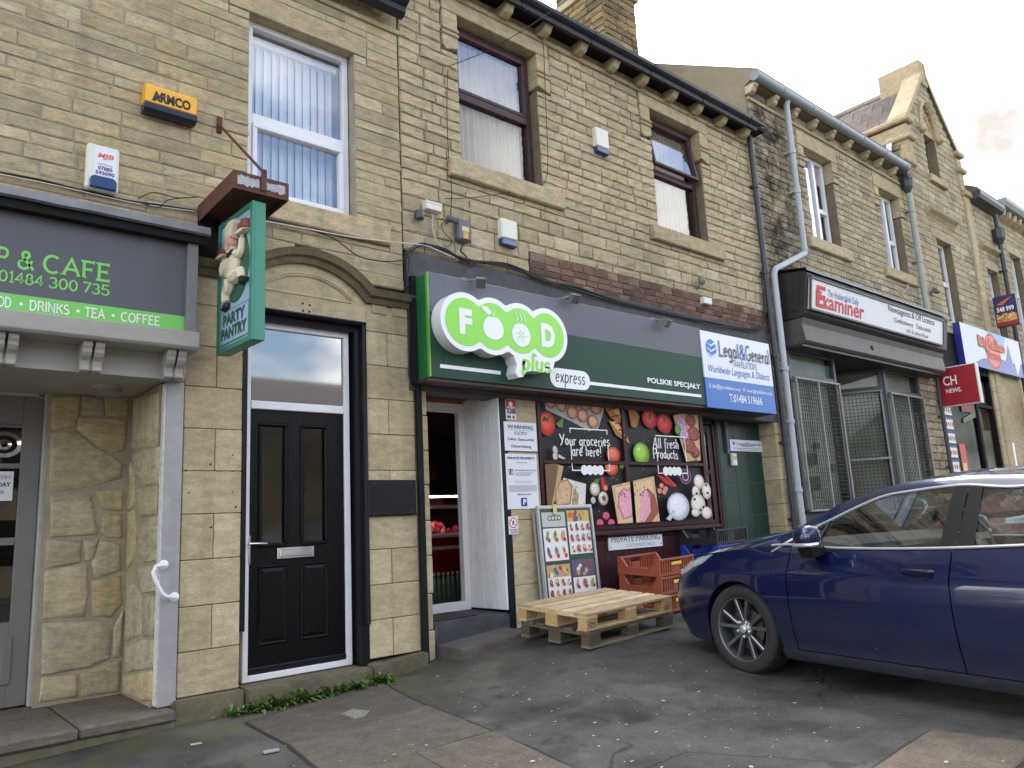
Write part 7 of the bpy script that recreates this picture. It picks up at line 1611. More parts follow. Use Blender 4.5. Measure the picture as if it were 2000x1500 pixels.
def relief(name, pts, mat, d0, d1, bev=.006):
    mb = MB(); n = len(pts); c = (sum(p[0] for p in pts)/n, sum(p[1] for p in pts)/n)
    V = [hp_(u, v, d0) for u, v in pts]+[hp_(u, v, d1*.6+d0*.4) for u, v in pts]+[hp_(c[0]+(u-c[0])*.82, c[1]+(v-c[1])*.82, d1) for u, v in pts]; F = [tuple(range(2*n, 3*n))]
    for k in (0, 1): F += [(k*n+i, k*n+(i+1) % n, (k+1)*n+(i+1) % n, (k+1)*n+i) for i in range(n)]
    mb.add(V, F); return mb.build(name, mat, hs, smooth=50)
def limb(name, pts, rad, mat, d=.012):
    P = [hp_(u, v, d) for u, v in pts]; MB().tube(smooth_path(P, 4), [rad[0]+(rad[1]-rad[0])*i/(4*(len(pts)-1)) for i in range(4*(len(pts)-1)+1)], 8).build(name, mat, hs, smooth=True)
relief('oval', ell(.52, .60, .37, .27, 0, 28), M_dgreen, -.008, -.003)
relief('jacket', [(.34, .69), (.62, .70), (.66, .62), (.60, .54), (.58, .50), (.33, .48), (.30, .56)], M_cream, -.005, .035); limb('trouser_leg', [(.44, .50), (.42, .45), (.33, .42), (.32, .36), (.33, .345)], (.055, .032), M_cream); limb('trouser_leg', [(.52, .51), (.62, .50), (.72, .52), (.76, .47)], (.06, .034), M_cream)
limb('sleeve', [(.60, .67), (.71, .66), (.74, .70), (.75, .76)], (.04, .026), M_cream); limb('sleeve', [(.36, .66), (.24, .59), (.20, .62), (.22, .67)], (.045, .026), M_cream)
limb('hand', [(.75, .76), (.76, .79)], (.02, .018), M_pink); limb('hand', [(.22, .67), (.21, .695)], (.02, .018), M_pink)
relief('head', ell(.45, .765, .10, .055, 0, 16), M_pink, -.004, .05); relief('beard', ell(.46, .725, .085, .03, 0, 14), M_cream, -.002, .045); relief('nose', ell(.50, .765, .025, .014, 0, 10), M_pink, .03, .06)
relief('chef_hat', [(.34, .79), (.56, .80), (.60, .86), (.66, .90), (.62, .935), (.48, .94), (.36, .915), (.33, .86)], M_cream, -.004, .05); relief('hair', [(.33, .74), (.38, .74), (.38, .80), (.32, .80)], M_cream, -.004, .04)
relief('bow_tie', [(.42, .705), (.50, .69), (.57, .71), (.57, .68), (.50, .675), (.43, .665)], M_bootb, .02, .05); relief('belt', [(.34, .505), (.58, .52), (.58, .535), (.34, .52)], M_choc, .02, .04)
relief('boot', [(.28, .345), (.37, .345), (.37, .315), (.24, .295), (.22, .31), (.28, .325)], M_bootb, -.004, .035); relief('boot', [(.73, .48), (.80, .475), (.90, .455), (.88, .43), (.80, .43), (.75, .42), (.72, .44)], M_bootb, -.004, .035)
relief('tray', ell(.78, .805, .15, .014, 0, 16), M_cream, -.004, .05); relief('cake', [(.70, .82), (.72, .865), (.80, .86), (.82, .89), (.90, .885), (.91, .82)], M_choc, -.004, .045); relief('tray', ell(.20, .715, .13, .014, 0, 16), M_cream, -.004, .05); relief('cake', [(.10, .725), (.12, .77), (.27, .77), (.30, .73)], M_choc, -.004, .045)
relief('name_panel', [(.09, .05), (.91, .05), (.91, .30), (.09, .30)], M_sgreen, -.008, -.004); relief('name_panel', [(.11, .06), (.89, .06), (.89, .29), (.11, .29)], M_sblue, -.004, -.001)
for s_, v, w in (('PARTY', .185, .62), ('PANTRY', .085, .72)): txt(s_, hs, M_dgreen, hp_(.5-w/2, v, .003), w=Wd*w, h=Hs*.085, right=Rv, bold=.04)
# ================================================================== printed window vinyls (flat print on the shop window)
def food(c): return pm('food_print_%d_%d_%d' % c, rgb(*c), .5, spec=.25, var=.2, vs_=38)
def VP(px, py): p = A(px, py, VY); return p.x, p.z
def blob(pl, px, py, rx, ry, cols, rot=0, n=18, hl=True):   # printed fruit and so on; radii in photo pixels (short side), converted by local scale
    x, z = VP(px, py); x2, _ = VP(px+1, py); _, z2 = VP(px, py-1); sx = x2-x; sz = z2-z
    a, b = rx*sx, ry*sz
    k = len(cols)
    if k == 1: pl.poly(ell(x, z, a, b, rot, n), food(cols[0])); return
    m = 3*(k-1)+1 if rx > 3 else k
    for j in range(m):
        q = j*(k-1)/(m-1); i0 = min(int(q), k-2); t_ = q-i0; c = tuple(int(round(cols[i0][e]*(1-t_)+cols[i0+1][e]*t_)) for e in range(3))
        f = 1-.24*q; pl.poly(ell(x-.07*a*q, z+.09*b*q, a*f, b*f, rot, n), food(c))
    if rx > 9 and hl: pl.poly(ell(x-.3*a, z+.38*b, a*.16, b*.12, rot+30, 10), food(tuple(min(255, v+36) for v in cols[-1])))
def ppoly(pl, pts, c): pl.poly([VP(*p) for p in pts], food(c))
class Clip(Plane2):   # keeps printed shapes inside the panes
    def poly(s, pts, mat, d=None):
        for a, b, c, e in panes:
            P = pts
            for ax, lim, sg_ in ((0, a, 1), (0, b, -1), (1, c, 1), (1, e, -1)):
                Q = []
                for i in range(len(P)):
                    p, q = P[i], P[(i+1) % len(P)]; ip = (p[ax]-lim)*sg_ >= 0; iq = (q[ax]-lim)*sg_ >= 0
                    if ip: Q.append(p)
                    if ip != iq:
                        t_ = (lim-p[ax])/(q[ax]-p[ax]); Q.append((p[0]+(q[0]-p[0])*t_, p[1]+(q[1]-p[1])*t_))
                P = Q
                if len(P) < 3: break
            if len(P) >= 3: Plane2.poly(s, P, mat, d)
pl = Clip((0, VY, 0), parent=shopw); rnd = random.Random(2)
TOM = [(168, 38, 30), (206, 62, 46), (226, 96, 76)]; EGG = [(150, 98, 70), (204, 150, 116), (224, 178, 146)]; BRD = [(126, 80, 40), (176, 124, 70), (206, 160, 104)]
# egg tray
ppoly(pl, [(1062, 776), (1172, 784), (1180, 800), (1168, 838), (1150, 842), (1118, 824), (1066, 800)], (176, 172, 168))
for px, py in ((1075, 785), (1096, 792), (1119, 786), (1142, 790), (1163, 797), (1117, 806), (1137, 812), (1157, 824), (1103, 778), (1128, 780)): blob(pl, px, py, 10.5, 13, EGG)
blob(pl, 1066, 828, 16, 24, TOM); ppoly(pl, [(1060, 812), (1066, 818), (1074, 810), (1068, 822), (1072, 828), (1064, 822), (1056, 824)], (50, 80, 40)); ppoly(pl, [(1083, 828), (1098, 816), (1096, 836), (1088, 834)], (90, 140, 70))
# croissants
for q in ([(1182, 788), (1195, 786), (1208, 800), (1214, 820), (1206, 828), (1190, 816), (1180, 800)], [(1186, 822), (1204, 824), (1220, 848), (1228, 866), (1220, 864), (1200, 850)]): ppoly(pl, q, (176, 120, 64)); ppoly(pl, [(q[0][0]+4, q[0][1]+4)]+[(p[0]-3, p[1]-1) for p in q[1:4]], (222, 178, 118))
for k in range(5): ppoly(pl, [(1184+k*7, 800+k*13), (1200+k*6, 796+k*14), (1201+k*6, 799+k*14), (1185+k*7, 803+k*13)], (112, 66, 30))
ppoly(pl, [(1222, 792), (1236, 796), (1246, 815), (1240, 836), (1230, 834), (1226, 812)], (166, 112, 60))
# peppers
for px in (1266, 1294): blob(pl, px, 818 if px < 1280 else 828, 15, 19, [(150, 20, 22), (196, 40, 38), (220, 80, 72)]); ppoly(pl, [(px-2, 806 if px < 1280 else 816), (px+3, 806 if px < 1280 else 816), (px+2, 822 if px < 1280 else 830), (px-1, 822)], (60, 110, 40))
# green apple, tomato slices
blob(pl, 1249, 886, 16, 22, [(86, 140, 30), (134, 190, 50), (170, 214, 96)]); ppoly(pl, [(1251, 868), (1254, 858), (1256, 859), (1253, 869)], (80, 60, 30))
for px, py in ((1194, 888), (1190, 914)): blob(pl, px, py, 13, 15, [(180, 50, 34), (216, 90, 60), (226, 130, 96)])
ppoly(pl, [(1205, 906), (1216, 900), (1214, 914), (1206, 916)], (70, 110, 50))
# meat board right
ppoly(pl, [(1310, 812), (1358, 802), (1364, 900), (1336, 902)], (206, 172, 128))
for px, py, r in ((1344, 822, 10), (1350, 848, 12), (1342, 872, 12), (1353, 884, 9)): blob(pl, px, py, r, r*1.2, [(112, 50, 44), (160, 84, 74)])
for k in range(3): blob(pl, 1325+k*3, 826+k*12, 9, 10, [(150, 90, 130), (222, 206, 222), (190, 150, 190)])
blob(pl, 1318, 840, 6, 10, [(70, 120, 50), (110, 160, 70)])
for k in range(9): blob(pl, rnd.uniform(1336, 1356), rnd.uniform(880, 900), 1.4, 1.4, [(60, 40, 30)])
# garlic
blob(pl, 1078, 880, 5, 9, [(150, 130, 136), (206, 190, 192)], 20); blob(pl, 1078, 892, 5, 8, [(160, 140, 146), (214, 200, 202)]); ppoly(pl, [(1084, 888), (1098, 896), (1094, 898), (1084, 894)], (210, 196, 198))
# bread
ppoly(pl, [(1057, 908), (1080, 906), (1094, 912), (1084, 960), (1074, 990), (1060, 988)], (120, 92, 66)); ppoly(pl, [(1084, 908), (1094, 912), (1082, 966), (1070, 992), (1078, 950)], (190, 160, 120))
ppoly(pl, [(1094, 934), (1138, 946), (1136, 990), (1078, 990)], (226, 222, 214)); ppoly(pl, [(1086, 940), (1102, 936), (1112, 950), (1108, 985), (1080, 990), (1076, 965)], (176, 140, 100)); ppoly(pl, [(1088, 944), (1101, 940), (1109, 952), (1105, 983), (1083, 987), (1080, 964)], (214, 184, 146)); ppoly(pl, [(1113, 955), (1124, 965), (1122, 988), (1110, 988)], (190, 156, 112))
for k in range(60): blob(pl, rnd.uniform(1082, 1120), rnd.uniform(945, 988), .8, .8, [(110, 84, 56)])
for k in range(40): blob(pl, rnd.choice([rnd.uniform(1100, 1220), rnd.uniform(1240, 1300)]), rnd.uniform(840, 1000), .8, .8, [rnd.choice([(200, 190, 170), (190, 160, 90), (150, 90, 60)])])
# mushrooms and chilli
for px, py in ((1152, 956), (1168, 974)): blob(pl, px, py, 10, 14, [(140, 126, 112), (206, 194, 182), (228, 220, 212)])
blob(pl, 1169, 974, 4, 6, [(120, 90, 70)]); blob(pl, 1148, 978, 5, 7, [(150, 140, 130), (200, 190, 180)]); ppoly(pl, [(1162, 934), (1168, 932), (1174, 955), (1166, 958)], (196, 40, 40)); blob(pl, 1172, 954, 4.5, 6, [(200, 60, 44), (226, 140, 100)]); ppoly(pl, [(1150, 938), (1160, 936), (1158, 944), (1152, 945)], (80, 140, 60))
# ham board
ppoly(pl, [(1184, 950), (1266, 931), (1278, 1020), (1196, 1025)], (212, 176, 130)); ppoly(pl, [(1190, 954), (1262, 937), (1272, 1016), (1200, 1021)], (226, 196, 152))
ppoly(pl, [(1196, 966), (1206, 954), (1222, 958), (1228, 985), (1226, 1010), (1206, 1016), (1196, 992)], (206, 120, 140)); ppoly(pl, [(1198, 968), (1207, 957), (1220, 961), (1225, 985), (1223, 1007), (1208, 1012), (1199, 990)], (230, 168, 186))
ppoly(pl, [(1240, 970), (1254, 954), (1268, 968), (1276, 1000), (1262, 1020), (1240, 1020)], (160, 90, 66)); ppoly(pl, [(1240, 966), (1250, 956), (1258, 968), (1260, 1000), (1248, 1020), (1239, 1018)], (232, 166, 182))
for k in range(22): blob(pl, rnd.uniform(1196, 1262), rnd.uniform(948, 972), 1.1, 1.4, [(60, 34, 34)])
# radishes
for px, py in ((1172, 1008), (1160, 1022), (1182, 1022)): blob(pl, px, py, 7, 8, [(170, 40, 80), (214, 92, 124)])
# chillies, onion rings, cheese, pieces of chicken
ppoly(pl, [(1270, 928), (1280, 930), (1308, 950), (1306, 953), (1288, 946)], (190, 34, 36)); ppoly(pl, [(1278, 924), (1288, 928), (1310, 950), (1304, 948)], (210, 54, 50))
for px, py in ((1280, 950), (1288, 956), (1276, 960), (1285, 962)): blob(pl, px, py, 4.5, 5.5, [(190, 70, 60), (220, 150, 130)])
for r, c in ((11, (140, 80, 140)), (9, (40, 42, 45)), (6.5, (190, 150, 196)), (4.5, (40, 42, 45))): blob(pl, 1326, 932, r, r*1.35, [c])
blob(pl, 1312, 990, 22, 27, [(170, 172, 182), (226, 230, 240), (240, 243, 250)]); ppoly(pl, [(1288, 1014), (1302, 996), (1306, 1000), (1296, 1018)], (200, 204, 214))
for px, py, rx, ry in ((1352, 942, 10, 14), (1346, 962, 8, 12), (1350, 985, 14, 20), (1366, 960, 9, 16), (1366, 1002, 10, 12), (1344, 1002, 8, 8)): blob(pl, px, py, rx, ry, [(190, 176, 158), (226, 216, 202), (240, 234, 224)])
for k in range(8): blob(pl, rnd.uniform(1342, 1368), rnd.uniform(940, 1005), 2, 2.6, [(50, 42, 36)])
# frames with lettering
M_pw = flat((238, 240, 240))
def hframe(x0, y0, x1, y1, gap):
    (xa, za), (xb, zb2) = VP(x0, y0), VP(x1, y1); w = .012
    pl.rect(xa, za-w, xb, za, M_pw); pl.rect(xa, zb2, xb, zb2+w, M_pw)
    for x in (xa, xb):
        for a, b in gap: pl.rect(x-w/2, zb2+(za-zb2)*a, x+w/2, zb2+(za-zb2)*b, M_pw)
hframe(1098, 838, 1176, 922, ((0, .62), (.88, 1))); hframe(1265, 852, 1328, 927, ((0, .95),))
for cxp, czp in ((1142, 920), (1298, 922)):
    x, z = VP(cxp, czp)
    for k in range(4): pl.poly(ell(x+(k-1.5)*.085, z, .055, .055, 0, 14), M_pw)
pl.flush('food_print')
for cxp, czp in ((1142, 920), (1298, 922)):
    x, z = VP(cxp, czp)
    for k, s_ in ((0, 'F'), (3, 'D')): txt(s_, shopw, flat((40, 42, 45)), (x+(k-1.5)*.085-.018, VY-.05, z-.03), w=.036, h=.06, bold=.02)
    mb = MB(); 
    for k in (1, 2): mb.add([(x+(k-1.5)*.085+.03*cos(t_), VY-.05, z+.03*sin(t_)) for t_ in np.linspace(0, 2*pi, 13)[:-1]], [tuple(range(12))])
    mb.build('logo_fruit', flat((40, 42, 45)), shopw, fixn=False)
def hand(s_, pxa, pxb, pyb, h, py2=None):
    (xa, za), (xb, _) = VP(pxa, pyb), VP(pxb, pyb); zz = VP((pxa+pxb)/2, pyb)[1]
    strokes(s_, shopw, M_pw, (xa, VY-.052, zz), h, xb-xa, width=.13, taper=True, jitter=.06)
hand('Your groceries', 1087, 1185, 871, .115); hand('are here!', 1111, 1168, 891, .115); hand('All fresh', 1269, 1319, 876, .12); hand('Products', 1270, 1318, 896, .115)
# ================================================================== pallets
def wood(name, c, var, dirt=0): return pm(name, rgb(*c), .8, var=var, vs_=7, bump=.35, bs=14, stretch=(1, 6, 6), dirt=dirt, dirtc=rgb(70, 62, 50), ds=4)
def plank(name, mat, parent, x0, x1, y0, y1, z0, z1): return MB().box(x0, x1, y0, y1, z0, z1).build(name, mat, parent, bevel=.003, local=True)
def pallet(label, loc, rot, mats, blockm):
    t = thing('pallet', label, 'pallet', loc, 'stacked pallets by the step'); t.rotation_euler = rot
    rnd = random.Random(len(label)); g = .041; y = 0
    for w in (.145, .1, .145, .1, .145):
        e = rnd.uniform(-.006, .006); plank('deck_board', rnd.choice(mats), t, 0+e, 1.2+e, y, y+w, .122, .144+rnd.uniform(-.001, .001)); y += w+g
    for x in (0, .5275, 1.055): plank('stringer_board', rnd.choice(mats), t, x, x+.145, 0.002, .798, .1, .1218)
    for x in (0, .5275, 1.055):
        for y0, y1 in ((0, .1), (.3275, .4725), (.7, .8)): plank('block', blockm, t, x+.002, x+.143, y0+.002, y1-.002, .0222, .0998)
    for y0, y1 in ((0, .1), (.3275, .4725), (.7, .8)): plank('bottom_board', rnd.choice(mats), t, 0, 1.2, y0, y1, 0, .022)
    return t
M_wl = [wood('fresh_pine_%d' % i, c, .2, .38) for i, c in enumerate(((200, 176, 138), (188, 162, 124), (208, 188, 152), (176, 154, 120)))]
M_wd = [wood('wet_grey_board_%d' % i, c, .3, .4) for i, c in enumerate(((116, 104, 86), (98, 88, 74), (126, 114, 94)))]
M_chip = pm('chipboard_block', rgb(188, 154, 106), .9, var=.35, vs_=70, bump=.4, bs=90); M_chipd = pm('dark_block', rgb(88, 78, 64), .9, var=.35, vs_=40, bump=.4)
rz = math.atan2(.066, 1.197); tx, ty_ = math.atan(.055/.8), -math.atan(.029/1.2)
pa = pallet('dark wet lower pallet of the stack beside the entrance step', (4.665, 4.60, .277), (tx, ty_, rz+.012), M_wd, M_chipd)
pb = pallet('pale new wooden pallet on top of the darker one', (4.612, 4.575, .4225), (tx, ty_, rz), M_wl, M_chip)
# branded stamp on the corner block
Mi = wm(pb)
def pstamp(x, sz):
    o = Mi @ Vector((x, -.0005, .061)); R_ = (Mi.to_3x3() @ Vector((1, 0, 0))).normalized(); U_ = (Mi.to_3x3() @ Vector((0, 0, 1))).normalized()
    pl = Plane2(o, R_, U_, pb)
    for a, b, m in ((.05, .034, flat((52, 42, 34))), (.044, .029, M_chip)): pl.poly(ell(0, 0, a*sz, b*sz, 0, 22), m)
    pl.flush('stamp_ring'); txt('EPAL', pb, flat((52, 42, 34)), pl.pt(-.03*sz, -.013*sz, .004), w=.06*sz, h=.026*sz, right=R_, up=U_, bold=.01)
pstamp(.078, 1.0); pstamp(1.13, .9)
# ================================================================== bread trays
def tray(name, label, loc, rot, mat, group, w=.64, d=.54, h=.175, stub=True):
    t = thing(name, label, 'crate', loc, group); t.rotation_euler = rot
    def P(nm, mb): return mb.build(nm, mat, t, bevel=.002, local=True)
    for y0, y1 in ((0, .022), (d-.022, d)):
        mb = MB(); mb.box(0, w, y0, y1, 0, .03).box(0, w, y0-.006, y1+.006, h-.022, h); n = 15
        for i in range(n):
            x = .03+(w-.06)*i/(n-1)
            if 5 <= i <= 8: continue
            mb.box(x-.011, x+.011, y0+.004, y1-.004, .03, h-.022)
        mb.box(.03+(w-.06)*4.6/14, .03+(w-.06)*8.4/14, y0+.004, y1-.004, .03, h-.07); P('slotted_side', mb)
    for x0, x1 in ((0, .022), (w-.022, w)):
        mb = MB().pyz([(.02, 0), (d-.02, 0), (d-.02, h), (d-.05, h), (d-.13, h*.45), (.13, h*.45), (.05, h), (.02, h)], x0, x1); mb.pyz([(.02, h), (.05, h), (.13, h*.45), (d-.13, h*.45), (d-.05, h), (d-.02, h), (d-.02, h-.02), (d-.06, h-.025), (d-.135, h*.45-.02), (.135, h*.45-.02), (.06, h-.025), (.02, h-.02)], x0-.008 if x0 < .1 else x1, x0 if x0 < .1 else x1+.008); P('low_end', mb)
    mb = MB()
    for i in range(8): y = .03+(d-.06)*i/7; mb.box(.02, w-.02, y-.009, y+.009, .008, .018)
    for i in range(9): x = .03+(w-.06)*i/8; mb.box(x-.009, x+.009, .02, d-.02, .006, .0195)
    P('base_grid', mb)
    for x in (.0, w-.03):
        for y in (.0, d-.03): mb = MB().box(x-.002, x+.032, y-.002, y+.032, -.0 if not stub else -.008, h+.004); P('corner_post', mb)
    return t
M_brown = pm('brown_crate_plastic', rgb(150, 74, 48), .5, var=.1); M_bluec = pm('blue_crate_plastic', rgb(36, 62, 158), .4, var=.08); M_blkc = pm('black_crate_plastic', rgb(34, 35, 40), .45, var=.1); M_yel = pm('yellow_grip', rgb(236, 196, 60), .5)
cx_, cy_ = A(1288, 1100, 5.2).x, 5.2
tl = math.atan(.06); cz_ = gz(cx_+.2, 5.35)+.01
for k, lab in enumerate(('bottom brown bread tray, mostly hidden behind the pallets', 'middle brown bread tray of the stack with yellow grips', 'topmost brown bread tray of the stack beside the car')):
    t = tray('bread_tray', lab, (cx_-.01*k, cy_, cz_+.185*k), (tl, -.02, radians(3)), M_brown, 'brown bread trays by the shop window')
    MB().box(.22, .40, -.008, .001, .10, .135).build('yellow_grip', M_yel, t, bevel=.004, local=True)
    for x in (.13, .16): MB().box(x, x+.02, .02, .024, .05, .11).build('yellow_tab', M_yel, t, local=True)
bx_0 = A(1330, 1060, 5.90).x; bzg = gz(bx_0+.3, 5.5)+.01
for k, lab in enumerate(('lowest blue crate hidden under the stack by the office door', 'second blue crate in the stack by the office door', 'third blue crate directly under the black crate')):
    tray('crate', lab, (bx_0, 5.38, bzg+.185*k), (tl*.5, -.02, 0), M_bluec, 'blue crates by the office door')
tray('crate', 'black slotted crate on top of the blue stack', (bx_0, 5.38, bzg+.185*3), (tl*.5, -.02, 0), M_blkc, None)
for k, lab in enumerate(('low blue crate at the far right of the stacks', 'middle blue crate at the far right of the stacks', 'upper blue crate seen just above the car bonnet')):
    tray('crate', lab, (bx_0+.72, 5.40, bzg+.02+.185*k), (tl*.5, -.02, 0), M_bluec, 'blue crates by the office door')
# ================================================================== offers board leaning on the pier
ab = thing('offers_board', 'green framed offers board with price leaflets leaning between the pallets and the window', 'board', (5.6, 5.66, .34))
TL, TR = A(1049, 990, 5.87), A(1156, 983, 5.87); zt2 = (TL.z+TR.z)/2; zb2 = gz(5.6, 5.66)+.005
O = Vector((TL.x-.015, 5.80, zb2)); Uv = Vector((0, .07, zt2-zb2)); Hb = Uv.length; Uv.normalize(); Wb = TR.x-TL.x; Rv = Vector((1, 0, 0)); Nv = Rv.cross(Uv)
def bp(u, v, d): return O+Rv*u+Uv*v+Nv*d
def bbox(u0, u1, v0, v1, d0, d1): return [bp(u0, v0, d1), bp(u1, v0, d1), bp(u1, v0, d0), bp(u0, v0, d0), bp(u0, v1, d1), bp(u1, v1, d1), bp(u1, v1, d0), bp(u0, v1, d0)]
M_alu = pm('brushed_aluminium', rgb(186, 190, 194), .35, metal=.6, var=.05); M_bgreen = pm('board_green', rgb(38, 66, 52), .4, var=.05)
MB().hexa(bbox(.02, Wb-.02, .02, Hb-.02, -.02, 0)).build('panel', M_bgreen, ab)
for nm, q in (('frame_rail', (0, Wb, 0, .035)), ('frame_rail', (0, Wb, Hb-.035, Hb)), ('frame_rail', (0, .035, .035, Hb-.035)), ('frame_rail', (Wb-.035, Wb, .035, Hb-.035))): MB().hexa(bbox(*q, -.024, .014)).build(nm, M_alu, ab, bevel=.008, seg=2)
MB().hexa(bbox(-.018, -.001, 0, Hb-.06, -.05, -.03)).build('rear_leg', M_alu, ab)
rnd = random.Random(4)
PROD = [(190, 60, 50), (220, 180, 90), (80, 120, 70), (60, 90, 150), (200, 150, 120), (140, 60, 60), (230, 220, 200), (120, 80, 50), (160, 170, 60), (200, 100, 60)]
def leaflet(u0, v0, u1, v1, top, cols, rows, bigtop):
    pl = Plane2(bp(u0, v0, .001), Rv, Uv, ab); w, h = u1-u0, v1-v0
    pl.rect(0, 0, w, h, flat((228, 228, 228)))
    if bigtop:
        pl.rect(0, h*(1-top), w, h, flat(bigtop))
        for i in range(14): pl.poly(ell(rnd.uniform(.04, w-.04), h*(1-top*rnd.uniform(.2, .85)), rnd.uniform(.012, .035), rnd.uniform(.015, .035), rnd.uniform(0, 90), 8), flat(rnd.choice(PROD)))
    for i in range(cols):
        for j in range(rows):
            cxx = w*(i+.5)/cols; cyy = h*(1-top)*(j+.55)/rows; rw = w/cols*.32; rh = h*(1-top)/rows*.34; c = rnd.choice(PROD)
            pl.poly(ell(cxx, cyy, rw*rnd.uniform(.5, 1), rh, rnd.uniform(-20, 20), 7), flat(c)); pl.poly(ell(cxx-rw*.1, cyy+rh*.2, rw*.4, rh*.5, 0, 6), flat(rnd.choice(PROD)))
            pl.rect(cxx, cyy-rh*1.15, cxx+rw*1.05, cyy-rh*.45, flat((196, 44, 50)))
    pl.flush('leaflet')
m_ = .06; um = Wb*.50; vm = Hb*.50
pl = Plane2(bp(m_, Hb-.22, .001), Rv, Uv, ab); pl.rect(0, 0, um-m_-.015, .15, flat((188, 190, 188)))
for k in range(4): pl.poly(ell(.11+k*.045, .09, .03, .03, 0, 12), flat((60, 110, 60))); pl.poly(ell(.11+k*.045, .09, .018, .018, 0, 10), flat((200, 204, 200)))
pl.flush('header')
leaflet(m_, vm+.01, um-.015, Hb-.235, .0, 3, 2, None); leaflet(um+.015, vm+.06, Wb-m_, Hb-.06, .26, 4, 3, (206, 176, 90)); leaflet(m_, .10, um-.015, vm-.03, .28, 4, 3, (190, 160, 110)); leaflet(um+.015, .13, Wb-m_, vm-.0, .4, 3, 2, (90, 80, 110))
MB().hexa(bbox(.22, .27, Hb-.09, Hb+.01, .012, .02)).build('yellow_tape', pm('yellow_tape', rgb(214, 200, 120), .5), ab)
# ================================================================== weeds, litter
M_leaf = pm('weed_leaf', rgb(96, 126, 54), .6, var=.35, vs_=12); M_leaf2 = pm('weed_leaf_dark', rgb(72, 100, 44), .6, var=.3, vs_=12)
def leafm(L, w, curl, mb, base, ang, el, serr=True):
    n = 6; P = []; d = Vector((cos(ang), sin(ang), 0)); s_ = Vector((-sin(ang), cos(ang), 0)); pts = []
    for i in range(n+1):
        t_ = i/n; r = L*t_; z = L*(sin(el)*t_-curl*t_*t_); ww = w*(.25+1.5*t_)*(1-t_**3) if t_ < 1 else .001
        if serr and i % 2: ww *= .62
        c = base+d*r*cos(el)+Vector((0, 0, z)); pts.append((c+s_*ww+Vector((0, 0, ww*.35)), c, c-s_*ww+Vector((0, 0, ww*.35))))
    mb.grid([list(p) for p in pts])
rnd = random.Random(31)
spots = [(448, 1391, .055), (468, 1384, .06), (500, 1381, .085), (520, 1376, .09), (545, 1371, .075), (570, 1362, .07), (588, 1362, .08), (612, 1352, .08), (640, 1345, .085), (660, 1338, .09), (682, 1335, .07), (706, 1330, .075), (726, 1326, .075)]
for i, (px, py, L) in enumerate(spots):
    p = AG(px, py); p.y = min(p.y, 5.80); p.z = gz(p.x, p.y)+.008
    t = thing('weed_clump', 'green dandelion weeds in the crack below the black door', 'plant', p, 'weeds along the foot of the wall')
    mb = MB(); k = rnd.randint(26, 36)
    for j in range(k): leafm(L*1.9*rnd.uniform(.6, 1.25), .016*rnd.uniform(.8, 1.3), rnd.uniform(.1, .7), mb, p+Vector((rnd.uniform(-.05, .05), rnd.uniform(-.025, .012), 0)), rnd.uniform(0, 2*pi), rnd.uniform(.25, 1.15))
    o = mb.build('leaves', [M_leaf, M_leaf2][i % 2], t, fixn=False); o['kind'] = 'stuff'
p = AG(472, 1391); t = thing('litter', 'crumpled white carton scrap lying in the weeds', 'litter', p)
MB().hexa([p+Vector(v) for v in ((-.03, -.02, .012), (.03, -.025, .012), (.035, .015, .02), (-.03, .02, .015), (-.028, -.018, .042), (.03, -.02, .05), (.03, .012, .046), (-.025, .018, .04))]).build('scrap', pm('scrap_card', rgb(214, 210, 206), .8), t, bevel=.006)
for px, py in ((425, 1405), (440, 1402), (475, 1374), (415, 1408)):
    p = AG(px, py); mb = MB(); leafm(.05, .016, .5, mb, p+Vector((0, 0, .012)), rnd.uniform(0, 6), .5, False); o = mb.build('dead_leaf', pm('dead_leaf', rgb(134, 92, 66), .8, var=.3), None, fixn=False); tag(o, 'curled brown dead leaf at the foot of the plinth', 'leaf', 'dead leaves by the weeds')
c = AG(693, 1399); t = thing('access_cover', 'small speckled square patch set in the first flagstone', 'cover', c)
P = [AG(x, y) for x, y in ((668, 1399), (690, 1390), (722, 1394), (712, 1404), (690, 1407))]; MB().add([q+Vector((0, 0, .0195)) for q in P]+[q+Vector((0, 0, -.01)) for q in P], [(0, 1, 2, 3, 4)]+[(i, (i+1) % 5, 5+(i+1) % 5, 5+i) for i in range(5)]).build('patch', pm('speckled_patch', rgb(134, 130, 122), .9, var=.6, vs_=60), t)
p = AG(965, 1346); o = MB().tube([p+Vector((-.06, 0, .012)), p+Vector((0, .01, .014)), p+Vector((.05, -.02, .012))], .004, 6).build('twig', pm('twig', rgb(96, 76, 60), .9), None); tag(o, 'short bent twig lying on the tarmac in front of the step', 'twig')
for px, py, lab, s_ in ((530, 1470, 'flattened grey wrapper on the tarmac left of the flags', .05), (383, 1455, 'white paper scrap on the tarmac below the plinth', .035)):
    p = AG(px, py); o = MB().hexa([p+Vector(v)*s_/.05 for v in ((-.05, -.02, .006), (.04, -.03, .006), (.05, .02, .006), (-.04, .03, .006), (-.05, -.02, .012), (.04, -.03, .015), (.05, .02, .012), (-.04, .03, .014))]).build('litter', pm('wrapper_%d' % px, rgb(170, 172, 174), .6, var=.2), None); tag(o, lab, 'litter')
